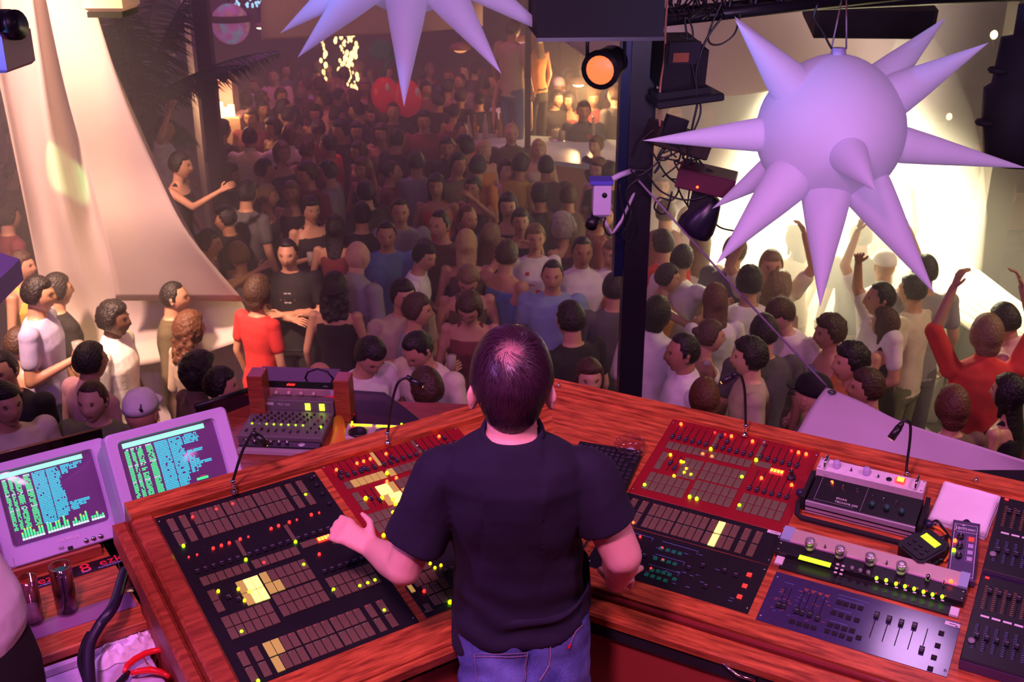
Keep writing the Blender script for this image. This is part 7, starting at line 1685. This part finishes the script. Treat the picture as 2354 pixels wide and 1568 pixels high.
for c in CROWD:
    k = dict(dz=c[12]) if len(c) > 12 else {}
    P_(*c[:12], sc=rnd.uniform(.97, 1.04), **k)
# prints on shirts
def chest_print(pidx, pts, m):
    pass
# unremarkable dancers packed between them
taken = [(c[0], c[1]) for c in CROWD]
LABS = set()
def short(l):
    w = l.split(',')[0].split()[:8]
    while w[-1] in ('a', 'the', 'in', 'of', 'with', 'and', 'at', 'to', 'behind', 'his', 'her', 'left', 'right', 'below', 'under', 'just'): w.pop()
    return ' '.join(w)
def fill_label(px, py, fem, hair, top):
    near = sorted(CROWD, key=lambda c: math.hypot(c[0]-px, (c[1]-py)*1.3))
    hn = {'long': 'long haired', 'bob': 'bob haired', 'bun': 'tied haired', 'curly': 'curly haired', 'short': 'short haired', 'crop': 'cropped', 'spiky': 'tousled'}[hair]
    for c in near[:8]:
        dx, dy = px-c[0], py-c[1]
        d = ('right of' if dx > 0 else 'left of') if abs(dx) > abs(dy) else ('below' if dy > 0 else 'above')
        l = '%s %s in %s %s %s' % (hn, 'woman' if fem else 'man', {'dgrey': 'dark grey', 'navy': 'navy'}.get(top, top), d, short(c[11]))
        if l not in LABS: LABS.add(l); return l
    return l
r_ = random.Random(21); cnt = 0; grp = 'dark dancers packed on the dim floor'
tops = ['black', 'dgrey', 'brown', 'wine', 'black', 'navy', 'black', 'brown', 'wine', 'olive', 'black']
for row, (y0, dx) in enumerate(((166, 34), (194, 38), (226, 42), (262, 46), (302, 52), (346, 58), (394, 64), (446, 70), (500, 78), (560, 86))):
    x = 520 + (row % 2)*18
    while x < 1440:
        px, py = x+r_.uniform(-8, 8), y0+r_.uniform(-9, 9); x += dx
        lim = .62*dx
        if any(abs(px-a) < lim and abs(py-b) < lim*.9 for a, b in taken): continue
        if row < 2 and px < 640: continue
        if px > 1080 and 240 < py < 425: continue
        if cnt >= 150: continue
        taken.append((px, py)); cnt += 1
        f = r_.random() < .42
        fc = r_.choice(['A', 'AL', 'AR', 'C', 'CL', 'CR', 'R', 'L']); po = r_.choice(['down', 'down', 'drink', 'down', 'cross'] if not f else ['down', 'drink', 'down'])
        hr = r_.choice(['long', 'bob', 'long', 'bun', 'curly'] if f else ['short', 'short', 'crop', 'spiky']); tc_ = r_.choice(tops)
        P_(px, py, fc, int(f), po, hr, r_.choice('kkkkbbr' if not f else 'kkbbrd'), r_.choice('mtt'), 'tank' if f and r_.random() < .6 else 'tee', tc_, r_.choice(['black', 'black', 'jean', 'dgrey']), fill_label(px, py, f, hr, tc_), grp, dz=0 if py < 215 and px > 1075 else 0, sc=r_.uniform(.95, 1.05))
# right haze filler
for i in range(16):
    px, py = r_.uniform(1500, 2080), r_.uniform(380, 560)
    if any(abs(px-a) < 30 and abs(py-b) < 26 for a, b in taken): continue
    taken.append((px, py)); P_(px, py, r_.choice(['A', 'C', 'AL', 'AR']), i % 2, 'down' if i % 3 else 'up', 'short' if i % 2 == 0 else 'long', 'b', 'm', 'tee', r_.choice(['cream', 'dgrey', 'beige', 'white']), 'beige', fill_label(px, py, i % 2, 'short' if i % 2 == 0 else 'long', 'bright smoke'), 'dancers in the bright smoke')
# chest prints
pm = mat('pale_shirt_print', (.35, .33, .36), .8)
def find(lbl):
    for o in bpy.data.objects:
        if o.get('label') == lbl: return o
def decal(lbl, m, parts, front=True):
    t = find(lbl); g = MB()
    for x, z, w, h in parts:
        y = .124 if front else -.124; yy = y-(.12*x*x*8 if front else -.12*x*x*8); g.box(x-w/2, x+w/2, min(yy, yy+.004), max(yy, yy+.004), z-h/2, z+h/2)
    tag(obj('shirt_print', g, m, t), kind='stuff')
decal('man in a black t-shirt with a pale chest print, behind the woman in red', pm, [(-.04+.03*i, 1.34-.025*j, .024, .012) for i in range(4) for j in range(4) if (i+j) % 3])
decal('man in a pale grey t-shirt with a print, above the blue shirted man', BLKM, [(-.05+.03*i, 1.30-.03*j, .02, .014) for i in range(4) for j in range(3)])
decal('woman in a white top with red flowers behind the blue sleeveless man', mat('red_flower_print', (.55, .04, .04), .8), [(-.06, 1.34, .04, .04), (.03, 1.28, .05, .045), (.07, 1.36, .03, .03), (-.02, 1.20, .04, .04)])
decal('woman with tied up hair and a white top with an orange flower', mat('orange_flower_print', (.6, .2, .06), .8), [(.03, 1.28, .06, .06), (-.04, 1.2, .03, .03)])
decal('man with a headband and a printed white t-shirt, drinking', mat('pink_shirt_print', (.5, .25, .3), .8), [(-.04+.04*i, 1.33-.03*j, .03, .016) for i in range(3) for j in range(2)])
decal('man in a pale printed t-shirt at the lower left edge, just above the monitor', mat('grey_scrawl_print', (.12, .1, .14), .8), [(r_.uniform(-.08, .08), r_.uniform(1.15, 1.36), .02, .006) for i in range(26)])
decal('woman in a white printed t-shirt behind the far bar', BLKM, [(0, 1.30, .06, .05)])
decal('man in a dark and red flowered shirt behind the far bar', mat('red_flower_print', (.55, .04, .04), .8), [(-.06, 1.34, .04, .05), (.05, 1.28, .05, .05), (-.02, 1.16, .05, .05)])
c_ = find('person in a white cap seen from behind, above the right monitor')
HTc = build_body(False, 'down')[1]
obj('cap_emblem', MB().box(-.012, -.002, -.004, 0, -.016, .0, T=HTc @ Matrix.Translation((.045, -.092, .075))).box(-.004, .002, -.004, 0, -.0, .014, T=HTc @ Matrix.Translation((.045, -.090, .075))).ell((.044, -.088, .094), (.004, .004, .004), 6, 0, HTc).box(.000, .010, -.004, 0, -.018, -.002, T=HTc @ Matrix.Translation((.042, -.092, .075))), BLKM, c_)
# straw / drink glasses held
for lbl, loc in (('man in a pale lavender t-shirt in profile, left of the sail', (.14, .26, 1.30)), ('man in a pale blue sleeveless shirt left of the long haired woman', (.14, .26, 1.30)), ('woman in a black top holding up a drink, centre left', (.13, .25, 1.25)), ('man in a light grey t-shirt behind the cream shirted man', (.14, .26, 1.30))):
    t = find(lbl); p = t.matrix_world @ Vector(loc); g = thing('drinking_glass', 'glass held by the ' + ' '.join(lbl.split(',')[0].split()[:9]), 'glass', Matrix.Translation(p)); obj('glass_body', MB().lathe([(.028, -.06), (.034, .06)], 12), BOT, g)
# the haze hanging in the room
hz = bpy.data.materials.new('club_haze'); hz.use_nodes = True; N = hz.node_tree.nodes; L = hz.node_tree.links; N.clear()
out = N.new('ShaderNodeOutputMaterial'); vs_ = N.new('ShaderNodeVolumeScatter'); vs_.inputs['Density'].default_value = .045; vs_.inputs['Anisotropy'].default_value = .25; vs_.inputs['Color'].default_value = (.98, .95, .95, 1)
L.new(vs_.outputs[0], out.inputs['Volume'])
hz2 = bpy.data.materials.new('thick_smoke'); hz2.use_nodes = True; N = hz2.node_tree.nodes; L = hz2.node_tree.links; N.clear()
out = N.new('ShaderNodeOutputMaterial'); v2 = N.new('ShaderNodeVolumeScatter'); v2.inputs['Density'].default_value = .50; v2.inputs['Anisotropy'].default_value = .2; v2.inputs['Color'].default_value = (.99, .97, .92, 1); L.new(v2.outputs[0], out.inputs['Volume'])
h2 = obj('smoke_cloud', MB().ell((2.6, 9.7, -.1), (1.45, 2.1, 2.2), 32), hz2); tag(h2, 'thick bright smoke around the stage light behind the big star', 'smoke', kind='stuff')
h = obj('smoke_haze', MB().box(-9, 9, 5.6, 22, FLOORZ-.2, 6.5), hz); tag(h, 'thin smoke haze filling the air over the dance floor', 'smoke', kind='stuff')
